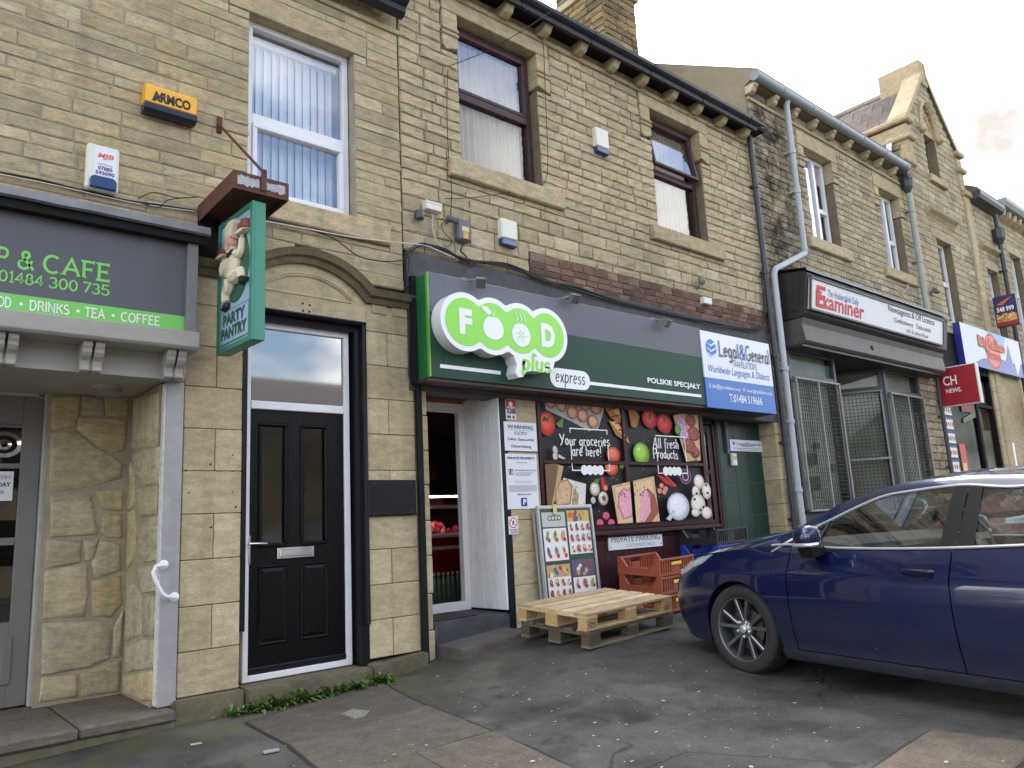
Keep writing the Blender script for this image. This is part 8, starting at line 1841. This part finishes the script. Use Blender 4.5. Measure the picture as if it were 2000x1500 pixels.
# ================================================================== cars
def cr1(pts, n=10):
    P = [Vector(p) for p in pts]; out = []
    for i in range(len(P)-1):
        p0 = P[max(i-1, 0)]; p1 = P[i]; p2 = P[i+1]; p3 = P[min(i+2, len(P)-1)]
        for k in range(n):
            t = k/n; out.append(.5*((2*p1)+(p2-p0)*t+(2*p0-5*p1+4*p2-p3)*t*t+(3*p1-p0-3*p2+p3)*t**3))
    return out+[P[-1]]
def itp(x, tab):
    xs_ = [a for a, _ in tab]; ys_ = [b for _, b in tab]
    if x <= xs_[0]: return ys_[0]
    if x >= xs_[-1]: return ys_[-1]
    i = max(j for j in range(len(xs_)-1) if xs_[j] <= x)
    x0_, x1_ = xs_[i], xs_[i+1]; t = (x-x0_)/(x1_-x0_)
    def sl(j):
        if j == 0: return (ys_[1]-ys_[0])/(xs_[1]-xs_[0])
        if j == len(xs_)-1: return (ys_[-1]-ys_[-2])/(xs_[-1]-xs_[-2])
        return (ys_[j+1]-ys_[j-1])/(xs_[j+1]-xs_[j-1])
    h = x1_-x0_; m0, m1 = sl(i)*h, sl(i+1)*h
    return (2*t**3-3*t*t+1)*ys_[i]+(t**3-2*t*t+t)*m0+(-2*t**3+3*t*t)*ys_[i+1]+(t**3-t*t)*m1
_pl = [Vector((a, b, 0)) for a, b in [(-.985, .9), (-.98, .7), (-.96, .5), (-.92, .31), (-.845, .155), (-.73, .065), (-.55, .022), (-.3, .004), (0, 0), (.6, 0), (1.5, 0), (2.4, .0), (3.0, .025), (3.4, .08), (3.6, .2), (3.69, .4), (3.72, .65), (3.73, .9)]]
PLAN = cr1(_pl, 24)
_pn = []
for i in range(len(PLAN)):
    d = (PLAN[min(i+1, len(PLAN)-1)]-PLAN[max(i-1, 0)]).normalized(); _pn.append(Vector((-d.y, d.x, 0)) if Vector((-d.y, d.x, 0)).y > 0 or abs(d.y) > .7 else Vector((d.y, -d.x, 0)))
_pn = [(v if (Vector((1.4, .9, 0))-p).dot(v) > 0 else -v) for p, v in zip(PLAN, _pn)]
CZ = [(.13, .10), (.17, .07), (.22, .05), (.28, .045), (.33, .028), (.45, .010), (.58, .0), (.68, .003), (.74, .009), (.765, .021), (.80, .036), (.86, .062), (.91, .088), (.95, .112), (1.02, .16)]
QF = [(.13, .13), (.2, .07), (.3, .01), (.42, 0), (.52, .0), (.60, .02), (.68, .05), (.75, .11), (.82, .2), (.9, .32)]
QR = [(.13, .12), (.25, .03), (.4, 0), (.6, .01), (.8, .06), (.95, .12), (1.05, .2)]
def ip(s):   # plan index for a side position s (side part only)
    lo, hi = 24*3, len(PLAN)-1-24*3
    for i in range(lo, hi):
        if PLAN[i].x <= s <= PLAN[i+1].x: return i+(s-PLAN[i].x)/max(1e-9, PLAN[i+1].x-PLAN[i].x)
    return lo if s < PLAN[lo].x else hi
def S(u, z):
    i = min(int(u), len(PLAN)-2); f = u-i; p = PLAN[i].lerp(PLAN[i+1], f); n = _pn[i].lerp(_pn[i+1], f).normalized()
    q = p+n*itp(z, CZ); wf = min(1, max(0, (-.30-p.x)/.6)); wr = min(1, max(0, (p.x-3.0)/.7))
    return Vector((q.x+wf*itp(z, QF)-wr*itp(z, QR), q.y, z))
TOPZ = [(-.985, .735), (-.9, .78), (-.75, .815), (-.6, .842), (-.45, .862), (-.3, .88), (0, .91), (.25, .93), (.5, .94), (.9, .917), (1.6, .915), (2.4, .945), (3.0, .985), (3.5, .97), (3.73, .95)]
def L3(v): return Vector((v.y, -v.x, v.z))      # (s, l, z) -> local right, forward, up
def mir(v): return Vector((1.8-v.x, v.y, v.z))
def make_car(label, P0, th, paint, real=True):
    car = thing('car', label, 'car', P0, None, -th)
    Mw = wm(car); Mi = Mw.inverted()
    M_trim = pm('chrome_trim', rgb(222, 224, 228), .3, metal=.75, var=.03); M_rub = pm('tyre_rubber', rgb(34, 34, 35), .8, var=.2, vs_=14, bump=.25, bs=40, dirt=.3, dirtc=rgb(70, 68, 64), ds=4); M_alloy = pm('dark_alloy', rgb(128, 130, 135), .3, metal=.85, var=.05); M_bk = pm('black_trim', rgb(24, 24, 26), .35, var=.1); M_well = pm('wheel_well', rgb(16, 16, 17), .95)
    M_cg = glass_mat('car_glass', tint=(.66, .72, .72, 1), refl=.20) if 'car_glass' not in MATS else MATS['car_glass']
    M_seat = pm('grey_seat', rgb(92, 94, 98), .9); M_dash = pm('dash', rgb(74, 76, 74), .7, var=.2); M_liner = pm('headliner', rgb(196, 198, 200), .9)
    def panel(name, u0, u1, zlo, zhi, nu, nz_, mat, smooth=30, both=True, cols=None):
        for side in ((0, 1) if both else (0,)):
            us = cols or [u0+(u1-u0)*i/nu for i in range(nu+1)]; rows = []
            for u in us:
                s_ = S(u, .5).x; a = zlo(s_); b = zhi(s_, u) if zhi.__code__.co_argcount > 1 else zhi(s_)
                r = []
                for k in range(nz_+1):
                    v = L3(S(u, a+(b-a)*k/nz_)); r.append(mir(v) if side else v)
                # return flange inward at both ends of the strip
                e = L3(S(u, a)); e = e+Vector((.05, 0, .0)); r = [(mir(e) if side else e)]+r
                rows.append(r)
            o = MB().grid(rows).build(name, mat, car, smooth=smooth, local=True)
        return o
    AR, AZc = .362, .318
    def arch(s_, c): return AZc+sqrt(max(0, AR*AR-(s_-c)**2))
    def arch_cols(c, s0, s1, n0, n1):
        a = [s0+(c-AR-s0)*i/n0 for i in range(n0)]; b = [c-AR*cos(pi*i/22) for i in range(23)]; d = [c+AR+(s1-c-AR)*(i+1)/n1 for i in range(n1)]
        return [ip(x) for x in a+b+d]
    def top(s_, u=None): return itp(s_, TOPZ)
    def topu(s_, u): return itp(PLAN[int(min(u, len(PLAN)-1))].x, TOPZ)
    def lowf(s_):
        if abs(s_) < AR: return arch(s_, 0)
        return itp(s_, [(-.95, .26), (-.8, .225), (-.5, .19), (-.37, .19)]) if s_ < 0 else .20
    def lowr(s_): return arch(s_, 2.70) if abs(s_-2.70) < AR else (.2 if s_ < 3.2 else .24)
    uf = [0+(ip(-.42))*i/34 for i in range(34)]
    panel('front_wing', 0, 0, lowf, topu, 0, 18, paint, cols=uf+arch_cols(0, -.42, .503, 2, 6))
    panel('front_door', ip(.511), ip(1.693), lambda s_: .232, top, 26, 18, paint); panel('rear_door', ip(1.701), ip(2.42), lambda s_: (.232 if s_ < 2.33 else arch(s_, 2.70)), top, 18, 18, paint)
    panel('rear_wing', 0, 0, lowr, topu, 0, 18, paint, cols=arch_cols(2.70, 2.428, 3.1, 2, 5)+[ip(3.1)+(len(PLAN)-1-ip(3.1))*i/26 for i in range(1, 27)])
    panel('sill', ip(.365), ip(2.34), lambda s_: .150, lambda s_: .226, 20, 5, pm('dirty_sill', rgb(42, 44, 54), .5, var=.35, vs_=6, dirt=.5, ds=5, dirtc=rgb(92, 88, 80)))
    # shut lines are real gaps: dark shell behind
    for side in (0, 1):
        rows = []
        for i in range(60):
            s_ = .40+1.95*i/59; r = []
            for z in np.linspace(.19, itp(s_, TOPZ)-.03, 10): v = L3(S(ip(s_), z)+Vector((0, .03, 0))); r.append(mir(v) if side else v)
            rows.append(r)
        MB().grid(rows).build('inner_shell', M_bk, car, smooth=True, local=True)
    # bonnet
    def bonnet_pt(a, b):   # a across -1..1, b front..cowl
        la = .9+a*(.9-.075)
        i = min(range(0, ip_side), key=lambda k: abs(PLAN[k].y-min(max(.9-abs(a)*.835, .05), .9)))
        sf = S(i, itp(PLAN[i].x, TOPZ)).x; sc = .47-.14*(1-a*a)
        s_ = sf+(sc-sf)*b
        edge = itp(s_, TOPZ); crown = .125*(1-abs(a)**2.6)*min(1, .22+b*1.1)
        if abs(a) > .999: v = S(ip(max(s_, -.5)), edge); return Vector(((v.y if a < 0 else 1.8-v.y), -s_, edge+.001))
        return Vector((la, -s_, edge+crown))
    ip_side = int(ip(-.3))
    MB().grid([[bonnet_pt(-1+2*i/28, j/18) for i in range(29)] for j in range(19)]).build('bonnet', paint, car, smooth=40, local=True)
    # underbody, wheel wells, front grille
    MB().box(.25, 1.55, -3.5, .55, .16, .22).build('underbody', M_well, car, local=True)
    MB().box(.36, 1.44, -.62, .72, .22, .60).build('engine_bay', M_well, car, local=True)
    for c in (0, 2.70):
        for side in (0, 1):
            rows = []
            for i in range(25):
                a = pi*i/24; p = Vector((0, -(c-(AR+.004)*cos(a)), AZc+(AR+.004)*sin(a))); r = []
                for l_ in (.035, .12, .30, .34):
                    v = Vector((l_, p.y, p.z)); r.append(mir(v) if side else v)
                rows.append(r)
            MB().grid(rows).build('wheel_arch_liner', M_well, car, smooth=True, local=True)
            v = MB().add([(.34 if not side else 1.46, -(c-.5), .12), (.34 if not side else 1.46, -(c+.5), .12), (.34 if not side else 1.46, -(c+.5), .72), (.34 if not side else 1.46, -(c-.5), .72)], [(0, 1, 2, 3)]); v.build('wheel_arch_liner', M_well, car, local=True)
    # greenhouse
    def lg(z): return .102+(z-.93)*.40
    def cpt(px, py, dl=0.0):
        r = Mi.to_3x3() @ ray(px, py); c = Mi @ CAM; z = 1.1
        for _ in range(10):
            l_ = lg(z)+dl; t = (l_-c.x)/r.x; p = c+r*t; z = p.z
        return Vector((-p.y, p.x, p.z))
    if real:
        D_top = [cpt(*q) for q in ((1508, 1078), (1560, 1045), (1619, 1017), (1674, 990), (1727, 968), (1780, 958), (1846, 949), (1894, 946), (2000, 948))]
        R_top = [cpt(*q, .045) for q in ((1500, 1066), (1560, 1030), (1610, 1001), (1648, 981), (1714, 957), (1780, 941), (1890, 929), (2000, 927))]
        car_curves.append((D_top, R_top))
    else: D_top, R_top = car_curves[0]
    D_top = [Vector(v) for v in D_top]+[Vector((2.55, lg(1.30), 1.30)), Vector((2.9, lg(1.21), 1.21)), Vector((3.2, lg(1.07), 1.07)), Vector((3.3, lg(.99), .985))]
    lastR = R_top[-1]; R_top = [Vector(v) for v in R_top]+[Vector((2.6, lastR.y, lastR.z-.015)), Vector((3.0, lastR.y-.01, lastR.z-.09)), Vector((3.35, lastR.y-.05, lastR.z-.25)), Vector((3.5, .16, 1.0))]
    if R_top[0].z < .95: R_top[0].z = .95
    Dc = cr1(D_top, 6); Rc = cr1(R_top, 6)
    def at_s(C_, s_):
        for a, b in zip(C_[:-1], C_[1:]):
            if a.x <= s_ <= b.x: return a.lerp(b, (s_-a.x)/max(1e-6, b.x-a.x))
        return C_[0] if s_ < C_[0].x else C_[-1]
    s0_ = max(Dc[0].x, Rc[0].x)
    ss = [s0_+(3.3-s0_)*i/60 for i in range(61)]
    for side in (0, 1):
        f = (lambda v: mir(L3(v))) if side else L3
        MB().grid([[f(at_s(Dc, s_)), f(at_s(Dc, s_).lerp(at_s(Rc, s_), .5)+Vector((0, -.008, .004))), f(at_s(Rc, s_))] for s_ in ss]).build('roof_rail', paint, car, smooth=60, local=True)
        MB().tube([f(at_s(Dc, s_)+Vector((0, -.004, -.002))) for s_ in ss], .0085, 6).build('window_chrome', M_trim, car, smooth=True, local=True)
        belt = lambda s_: Vector((s_, lg(itp(s_, TOPZ))-.012, itp(s_, TOPZ)+.004))
        MB().tube([f(belt(s_)) for s_ in ss], .009, 6).build('belt_chrome', M_trim, car, smooth=True, local=True)
        def gl(sa, sb, nm, mat, dl, n=16):
            rows = []
            for i in range(n+1):
                ta = i/n; sB = sa[0]+(sb[0]-sa[0])*ta; sT = sa[1]+(sb[1]-sa[1])*ta
                b_ = belt(sB)+Vector((0, .012, 0)); t_ = at_s(Dc, sT)
                rows.append([f(b_.lerp(t_, k/5)+Vector((0, dl, 0))) for k in range(6)])
            MB().grid(rows).build(nm, mat, car, smooth=True, local=True)
        sB = cpt(1866, 1067).x if real else 1.72; sT = cpt(1894, 946).x if real else 1.86
        gl((s0_+.002, s0_+.001), (s0_+.06, s0_+.02), 'quarter_trim', M_bk, .004, 3); gl((s0_+.06, s0_+.02), (sB-.10, sT-.09), 'side_window', M_cg, .006); gl((sB+.11, sT+.08), (2.95, 2.80), 'side_window', M_cg, .006)
        gl((sB-.10, sT-.09), (sB-.004, sT-.004), 'pillar_trim', M_bk, .0, 4); gl((sB+.004, sT+.004), (sB+.11, sT+.08), 'pillar_trim', M_bk, .0, 4)
        sd0 = .72; MB().tube([f(belt(sd0)+Vector((0, .01, 0))), f(at_s(Dc, sd0+.09)+Vector((0, .004, 0)))], .012, 6).build('window_divider', M_bk, car, local=True)
    # roof, screens
    sw = 1.30
    def roofpt(s_, a):
        e = at_s(Rc, s_); l_ = .9+a*(.9-e.y); return Vector((l_, -s_, e.z+.055*(1-abs(a)**2.2)*min(1, (s_-1.0)/.5)))
    MB().grid([[roofpt(sw+(2.75-sw)*j/16, -1+2*i/20) for i in range(21)] for j in range(17)]).build('roof', paint, car, smooth=60, local=True)
    MB().grid([[roofpt(sw+.05+(2.7-sw)*j/8, -1+2*i/10)+Vector((0, 0, -.05)) for i in range(11)] for j in range(9)]).build('headliner', M_liner, car, smooth=True, local=True)
    def ws(a, b, sA, sB_, bul):
        s_ = sA+(sB_-sA)*b; e = at_s(Rc, s_); x = .9+a*(.9-e.y); return Vector((x, -(s_-bul*(1-a*a)*(1-b*.4)), e.z+.01*(1-a*a)))
    MB().grid([[ws(-1+2*i/16, j/10, s0_+.02, sw, .17) for i in range(17)] for j in range(11)]).build('windscreen', M_cg, car, smooth=True, local=True)
    MB().grid([[ws(-1+2*i/16, j/10, 3.4, 2.75, -.08) for i in range(17)] for j in range(11)]).build('rear_screen', M_cg, car, smooth=True, local=True)
    MB().grid([[Vector((.12+1.56*i/8, -(3.35+.35*j/4), .99-.02*j+.02*(1-((i-4)/4)**2))) for i in range(9)] for j in range(5)]).build('boot_lid', paint, car, smooth=True, local=True)
    # interior
    MB().pyz([(-.42, .60), (-.42, .93), (-.60, .985), (-.95, .93), (-1.02, .80), (-.95, .60)], .12, 1.68).build('dashboard', M_dash, car, local=True, bevel=.03, seg=2)
    for x in (.28, 1.02):
        MB().pyz([(-1.30, .40), (-1.30, .56), (-1.80, .50), (-1.98, .95), (-2.02, 1.08), (-2.10, 1.08), (-2.06, .85), (-1.92, .40)], x, x+.50).build('seat', M_seat, car, local=True, bevel=.05, seg=2)
        MB().pyz([(-2.00, 1.10), (-2.0, 1.27), (-2.10, 1.28), (-2.12, 1.10)], x+.11, x+.39).build('headrest', M_seat, car, local=True, bevel=.035, seg=2)
    MB().pyz([(-2.5, .45), (-2.5, .55), (-2.9, .5), (-3.05, 1.05), (-3.15, 1.05), (-3.1, .45)], .2, 1.6).build('rear_bench', M_seat, car, local=True, bevel=.04, seg=2)
    MB().box(.14, 1.66, -3.1, -.45, .35, .42).build('floor', M_well, car, local=True)
    cw = Vector((1.28, -1.12, .93)); ax_ = Vector((0, -.92, .38)).normalized(); u_ = Vector((1, 0, 0)); v_ = ax_.cross(u_)
    MB().tube([cw+(u_*cos(t)+v_*sin(t))*.185 for t in np.linspace(0, 2*pi, 33)], .016, 8, caps=False).build('steering_wheel', M_bk, car, smooth=True, local=True)
    MB().bar(cw-u_*.17, cw+u_*.17, .05, .03, ax_).bar(cw, cw-v_*.17, .06, .03, ax_).build('steering_spokes', M_bk, car, local=True)
    MB().bar((.82, -1.18, 1.27), (1.0, -1.20, 1.27), .07, .05).build('rear_view_mirror', M_bk, car, local=True, bevel=.01)
    # door mirrors, handles
    for side in (0, 1):
        f = (lambda v: mir(v)) if side else (lambda v: v)
        c = Vector((-.055, -.80, 1.0))      # folded back against the door
        def ring(x, sy, sz, yo=0): return [f(c+Vector((x, yo+sy*math.copysign(abs(cos(t))**.8, cos(t)), sz*math.copysign(abs(sin(t))**.7, sin(t))))) for t in np.linspace(0, 2*pi, 17)[:-1]]
        rows = [ring(.03, .075, .072), ring(.015, .088, .082), ring(-.03, .086, .080), ring(-.07, .068, .066, .008), ring(-.088, .035, .035, .012)]
        mb = MB(); V = [p for r in rows for p in r]; F = [(i*16+k, i*16+(k+1) % 16, (i+1)*16+(k+1) % 16, (i+1)*16+k) for i in range(4) for k in range(16)]+[tuple(range(16)), tuple(range(64, 80))]
        hs_ = mb.add(V, F).build('door_mirror', paint, car, smooth=50, local=True)
        MB().add([v for v in ring(.032, .066, .064)], [tuple(range(16))]).build('mirror_glass', pm('mirror_glass', rgb(190, 196, 204), .03, metal=1), hs_, local=True, fixn=False)
        MB().tube([f(c+Vector(q)) for q in ((-.02, -.088, -.045), (-.06, -.07, -.05), (-.088, .0, -.05), (-.07, .075, -.05), (-.02, .088, -.045))], .014, 8).build('indicator_strip', M_trim, hs_, local=True, smooth=True)
        MB().hexa([f(Vector(q)) for q in ((-.05, -.80, .86), (.06, -.82, .87), (.06, -.70, .87), (-.05, -.70, .86), (-.10, -.84, .935), (.06, -.84, .94), (.06, -.70, .94), (-.10, -.72, .935))]).build('mirror_foot', M_bk, hs_, local=True, bevel=.012)
        for s_ in (1.50, 2.28):
            z = .775; P = lambda a, b, d: f(L3(S(ip(s_+a), z+b)+Vector((0, d, 0))))
            MB().add([P(.115*cos(t), .042*sin(t), -.0015) for t in np.linspace(0, 2*pi, 25)[:-1]], [tuple(range(24))]).build('recess_shade', pm('handle_shadow', rgb(14, 17, 40), .3), car, local=True, fixn=False)  # shade of the handle recess, painted as a flat dark ellipse
            MB().tube([P(-.10, .012, .0), P(-.085, .014, -.035), P(0, .012, -.042), P(.085, .010, -.035), P(.10, .008, 0)], [.012, .013, .014, .013, .012], 8).build('door_handle', paint, car, smooth=True, local=True)
    # wheels
    for c, st in ((0, radians(4)), (2.70, 0)):
        for side in (0, 1):
            w = bpy.data.objects.new('wheel', None); col.objects.link(w); w.parent = car; w.location = (.03 if not side else 1.77, -c, .322); w.rotation_euler = (0, 0, (pi if side else 0)+st)
            T = [(.228, .012), (.235, .0), (.26, -.008), (.29, -.010), (.312, .0), (.322, .018), (.3235, .03), (.3235, .19), (.32, .2), (.29, .215), (.235, .205)]
            MB().lathe([(r, h) for r, h in T], (0, 0, 0), 'x', 56).mesh
            mb = MB(); n = 56; V = []; 
            for r, h in T:
                for k in range(n): V.append((h, r*cos(2*pi*k/n), r*sin(2*pi*k/n)))
            F = [(i*n+k, i*n+(k+1) % n, (i+1)*n+(k+1) % n, (i+1)*n+k) for i in range(len(T)-1) for k in range(n)]
            ty = MB().add(V, F).build('tyre', M_rub, w, smooth=50, local=True)
            mb = MB()
            for k in range(72):
                a = 2*pi*k/72
                for hh, sl in ((.045, .02), (.085, -.02), (.13, .02), (.17, -.02)): mb.bar((hh, .3245*cos(a-sl), .3245*sin(a-sl)), (hh+.028, .3245*cos(a+sl), .3245*sin(a+sl)), .016, .006, (0, cos(a), sin(a)))
            o = mb.build('tread', M_rub, ty, local=True, fixn=False); o['kind'] = 'stuff'
            B = [(.230, .006), (.234, .0), (.226, .002), (.214, .03), (.208, .12), (.205, .19)]; V = []
            for r, h in B:
                for k in range(n): V.append((h, r*cos(2*pi*k/n), r*sin(2*pi*k/n)))
            rim = MB().add(V, [(i*n+k, i*n+(k+1) % n, (i+1)*n+(k+1) % n, (i+1)*n+k) for i in range(len(B)-1) for k in range(n)]).build('rim', M_alloy, w, smooth=40, local=True)
            for k in range(5):
                for dd in (-1, 1):
                    a0 = 2*pi*k/5+pi/2+dd*.10; a1 = 2*pi*k/5+pi/2+dd*.26
                    p0 = Vector((.028, .045*cos(a0), .045*sin(a0))); p1 = Vector((.012, .222*cos(a1), .222*sin(a1))); dr = (p1-p0).normalized(); sd = dr.cross(Vector((1, 0, 0))).normalized()
                    MB().hexa([p0-sd*.010, p0+sd*.010, p0+sd*.014+Vector((.03, 0, 0)), p0-sd*.014+Vector((.03, 0, 0)), p1-sd*.013, p1+sd*.013, p1+sd*.02+Vector((.035, 0, 0)), p1-sd*.02+Vector((.035, 0, 0))]).build('spoke', M_alloy, rim, local=True, bevel=.004)
                a = 2*pi*k/5+pi/2+pi/5; MB().lathe([(.011, .026), (.011, .012), (.007, .008)], (0, .056*cos(a), .056*sin(a)), 'x', 8).build('wheel_nut', M_trim, rim, local=True)
            MB().lathe([(.075, .055), (.07, .03), (.045, .022), (.034, .014), (.032, .010)], (0, 0, 0), 'x', 28).build('hub_cap', M_alloy, rim, local=True, smooth=35)
            MB().lathe([(.016, .0105), (.030, .0085), (.026, .006)], (0, 0, 0), 'x', 20).build('badge', M_trim, rim, local=True, smooth=35)
            MB().lathe([(.15, .085), (.15, .072), (.06, .07)], (0, 0, 0), 'x', 32).build('brake_disc', pm('brake_disc', rgb(90, 88, 86), .4, metal=.8), rim, local=True); MB().lathe([(.204, .20), (.204, .1)], (0, 0, 0), 'x', 32).build('barrel_back', M_well, rim, local=True)
    # lamps and grille follow the wing surface
    def patch(name, ub, mat, d, parent=None):   # ub: list of (u, zlow, zhigh)
        for side in (0, 1):
            rows = []
            for u, a, b in ub:
                r = []
                for k in range(7):
                    z = a+(b-a)*k/6; p = S(u, z); i = min(int(u), len(_pn)-1); n_ = _pn[i]; v = L3(p-n_*d*(.35 if k in (0, 6) else 1)); r.append(mir(v) if side else v)
                rows.append(r)
            MB().grid(rows).build(name, mat, parent or car, smooth=60, local=True)
    def uu(s_): return ip(s_) if s_ > -.5 else min(range(0, 24*6), key=lambda k: abs(PLAN[k].x-s_))
    hl = []
    for s_, a, b in ((-.955, .665, .735), (-.93, .66, .755), (-.88, .665, .775), (-.80, .685, .798), (-.70, .71, .818), (-.60, .735, .835), (-.50, .768, .848), (-.42, .80, .858), (-.33, .845, .868), (-.28, .868, .872)): hl.append((uu(s_), a, b))
    M_lamp = pm('headlamp_reflector', rgb(206, 208, 210), .35, metal=.15, var=.35, vs_=18)
    patch('headlamp', hl, M_lamp, .006); patch('headlamp_lens', hl, MATS.get('lamp_glass') or glass_mat('lamp_glass', tint=(.8, .82, .84, 1), refl=.2), .012)
    patch('fog_lamp_recess', [(uu(s_), a, b) for s_, a, b in ((-.90, .36, .44), (-.87, .33, .48), (-.83, .33, .50), (-.78, .35, .50), (-.73, .38, .47), (-.70, .41, .44))], M_bk, .004)
    patch('grille', [(u, .42-.08*(u/40), .60) for u in range(0, 40, 3)], M_bk, .006)
    patch('tail_lamp', [(len(PLAN)-1-u, .72, .88) for u in range(24, 72, 4)], pm('tail_lamp', rgb(140, 20, 24), .15), .006)
    MB().tube([L3(S(uu(s_), z)+Vector((0, -.001, 0))) for s_, z in ((-.30, .535), (-.36, .60), (-.43, .70), (-.46, .765))], .0022, 5).build('bumper_seam', M_bk, car, local=True)
    return car
car_curves = []
def paint_mat(name, c, c2):
    m = pm(name, rgb(*c), .28, metal=.15, var=.08, vs_=3, coat=1.0, dirt=.05, ds=4, dirtc=rgb(*c2)); b = m.node_tree.nodes['Principled BSDF']; b.inputs['Coat Roughness'].default_value = .02; b.inputs['Coat Tint'].default_value = (.82, .9, 1, 1)
    n = m.node_tree.nodes; l = m.node_tree.links; src = b.inputs['Base Color'].links[0].from_socket      # road dirt thrown up over the lower doors
    g_ = n.new('ShaderNodeNewGeometry'); sp = n.new('ShaderNodeSeparateXYZ'); l.new(g_.outputs['Position'], sp.inputs[0]); mr = n.new('ShaderNodeMapRange'); mr.inputs['From Min'].default_value = .72; mr.inputs['From Max'].default_value = .38; mr.inputs['To Max'].default_value = .75; l.new(sp.outputs['Z'], mr.inputs['Value'])
    nn = n.new('ShaderNodeTexNoise'); nn.inputs['Scale'].default_value = 9; nn.inputs['Detail'].default_value = 9; nn.inputs['Roughness'].default_value = .75; l.new(g_.outputs['Position'], nn.inputs['Vector']); m2 = n.new('ShaderNodeMath'); m2.operation = 'MULTIPLY'; l.new(mr.outputs[0], m2.inputs[0]); l.new(nn.outputs['Fac'], m2.inputs[1])
    mx2 = n.new('ShaderNodeMix'); mx2.data_type = 'RGBA'; l.new(m2.outputs[0], mx2.inputs['Factor']); l.new(src, mx2.inputs['A']); mx2.inputs['B'].default_value = rgb(58, 58, 58); l.new(mx2.outputs['Result'], b.inputs['Base Color']); return m
TH = radians(12)
P0 = AD(1456, 1317, 5.70); rt = Vector((cos(TH), -sin(TH), 0)); P0 = P0-rt*.02
blue = make_car('dark blue parked car on the right with its nose towards the shop', P0, TH, paint_mat('blue_paint', (4, 15, 58), (36, 40, 56)))
red = make_car('dark red car roof just visible beyond the blue car', Vector((13.0, 3.3, gz(13, 3.3)-.02)), radians(-90), paint_mat('red_paint', (120, 18, 30), (90, 50, 50)), real=False)
